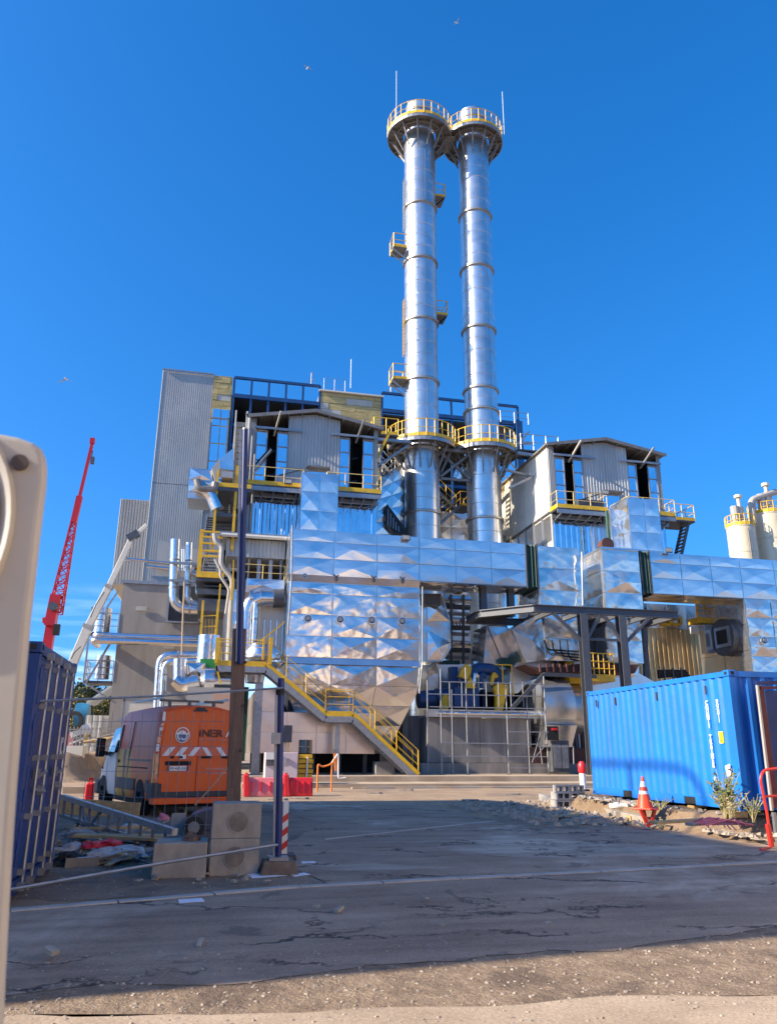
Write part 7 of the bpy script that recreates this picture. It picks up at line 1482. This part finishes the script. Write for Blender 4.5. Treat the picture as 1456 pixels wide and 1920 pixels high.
MB().box(-.2,.2,-.13,.13,0,.01).box(-.2,.2,-.14,-.13,0,.12).box(-.2,.2,.13,.14,0,.12).box(-.21,-.2,-.14,.14,0,.12).box(.2,.21,-.14,.14,0,.12).build('box_side',BLOCK,bxx,local=True); MB().box(-.15,.17,-.1,.1,.08,.11).build('paper_stack',PAPER,bxx,local=True)
def paper(px,py,s,lab,rz):
    g=G(px,py,.012); c,s_=math.cos(rz),math.sin(rz); pts=[(-s,-s*.55,0),(0,-s*.66,.004),(s,-s*.5,.0),(s*.95,s*.6,.008),(0,s*.66,.006),(-s*.9,s*.5,.01)]
    o=MB().add([(g.x+x*c-y*s_,g.y+x*s_+y*c,g.z+z) for x,y,z in pts]+[(g.x+x*c-y*s_,g.y+x*s_+y*c,g.z+z-.004) for x,y,z in pts],[(0,1,4,5),(1,2,3,4),(11,10,7,6),(10,9,8,7)]+[(i,i+6,(i+1)%6+6,(i+1)%6) for i in range(6)]).build('paper',PAPER); return tag(o,lab,'paper','papers on the ground')
paper(358,1689,.13,'white sheet of paper lying on the kerb line',.2); paper(578,1617,.1,'bluish paper scrap right of the short blue pole foot',.1); paper(500,1641,.24,'pale flattened plastic sheet around the brown pole foot',.3); paper(562,1640,.12,'small plastic scrap right of the brown pole foot',.5)
lb=deb('board_on_edge','pale board standing on edge against the gangway end','board',333,1572,lambda g:MB().box(g.x-.13,g.x+.12,g.y,g.y+.04,0,.42),CREAM,z=0)
deb('wood_chunk','brown wood chunk on top of the lone pale block','wood chunk',352,1574,lambda g:lump(V((-.12,10.95,.41)),.11,.09,.1,4),WOOD)
# ================================================================ NEAR WHITE PANEL AT THE LEFT EDGE
nv=thing('vehicle_panel','cream white vehicle panel with rounded corner and dark bolt hole at the left edge','vehicle panel',(-.5,.5,0))
Yn=.50; pts=[(-260, 800), (-60, 800), (0, 811), (35, 818), (62, 828), (76, 838), (82.0, 852), (84.8, 872), (83.5, 905), (79.3, 940), (70.7, 1010), (62.0, 1090), (53.4, 1160), (44.6, 1260), (35.8, 1360), (26.9, 1470), (19.0, 1580), (12.0, 1700), (4.9, 1830), (0.0, 1940), (-7.2, 2080)]
p=[P(x,y,Yn) for x,y in pts]; e=p[-1].copy(); e2=V((e.x-.01,Yn,.02)); q0=V((p[0].x,Yn,.02))
o=MB().prism(p+[e2,q0],(0,.012,0)).build('panel',CREAM,nv,smooth=False); bv=o.modifiers.new('b','BEVEL'); bv.width=.004; bv.segments=3; bv.limit_method='ANGLE'
c=P(38,868,Yn-.001); MB().tube((c.x,Yn-.002,c.z),(c.x,Yn+.006,c.z),.0040,20).build('bolt_hole',BLACK,nv,smooth=True); MB().tube((c.x,Yn-.003,c.z),(c.x,Yn-.0005,c.z),.0052,20).build('bolt_rim',mat('bolt_brown',(.06,.04,.03),.6),nv,smooth=True)
c=P(-105,985,Yn)
MB().lathe(0,0,[(.030,0),(.038,.004),(.040,.0),(.040,-.002)],40).build('lamp_rim',CREAM,nv,local=True,smooth=True).matrix_local=Matrix.Translation(V((c.x,Yn-.001,c.z))-base(nv))@Matrix.Rotation(R(90),4,'X')@Matrix.Diagonal((1,1.7,1,1))
MB().tube((0,0,.001),(0,0,.003),.031,36).build('lamp_glass',MATS['bolt_brown'],nv,local=True,smooth=True).matrix_local=Matrix.Translation(V((c.x,Yn-.001,c.z))-base(nv))@Matrix.Rotation(R(90),4,'X')@Matrix.Diagonal((1,1.7,1,1))
# ================================================================ BIRDS
def bird(lab,px,py,Y,rz,up_):
    c=P(px,py,Y); t=thing('bird',lab,'bird',tuple(c),rz,'birds in the sky')
    mb=MB().tube((-.22,0,0),(.0,0,.02),.03,8,r2=.075).tube((.0,0,.02),(.2,0,.0),.075,8,r2=.03); mb.add([(-.2,0,0),(-.38,.07,0),(-.38,-.07,0)],[(0,1,2)]); mb.build('bird_body',WHIT,t,local=True,smooth=True)
    for s in (-1,1): MB().add([(.08,s*.05,.03),(-.08,s*.05,.03),(-.1,s*.4,.05+up_),(.02,s*.36,.05+up_),(-.12,s*.72,.02+up_*1.3)],[(0,1,2,3),(3,2,4)]).build('wing',FOIL,t,local=True)
bird('white bird high near the top of the sky',856,43,75,.3,.22); bird('small bird left of the chimney tops',576,128,75,2.0,.1); bird('white bird low at the left above the red crane',125,711,60,1.2,-.25)

# scraps and twigs in the debris heap
def scraps(name,boxes,n,m,s0,s1,zz_):
    mb=MB(); rnd=random.Random(n)
    for k in range(n):
        x0,x1,y0,y1=rnd.choice(boxes); c=V((rnd.uniform(x0,x1),rnd.uniform(y0,y1),zz_+rnd.uniform(0,.06))); a=rnd.uniform(0,3.14); l=rnd.uniform(s0,s1); d=V((math.cos(a)*l,math.sin(a)*l,rnd.uniform(-.05,.12)*l*3)); mb.bar(c-d/2,c+d/2,rnd.uniform(.02,.09),rnd.uniform(.008,.03))
    o=mb.build(name,m); o['kind']='stuff'; return o
dbx=[(-3.6,-.6,12.6,16.8),(-2.0,-.7,11.9,13.5)]
scraps('wood_scraps',dbx,60,WOODY,.15,.8,.05); scraps('sheet_scraps',dbx,60,SACK,.1,.45,.05); scraps('dark_scraps',dbx,40,DSTEEL,.1,.6,.04); scraps('grey_litter',[(-1.6,1.2,9.9,11),(6.8,9.2,14.5,20),(-2,8,6,9)],46,BLOCK,.03,.12,.01)
scraps('rubble_litter',[(7.2,9.4,15.2,20.5),(9.3,12,12.6,13.5)],90,BLOCK,.08,.45,.05)
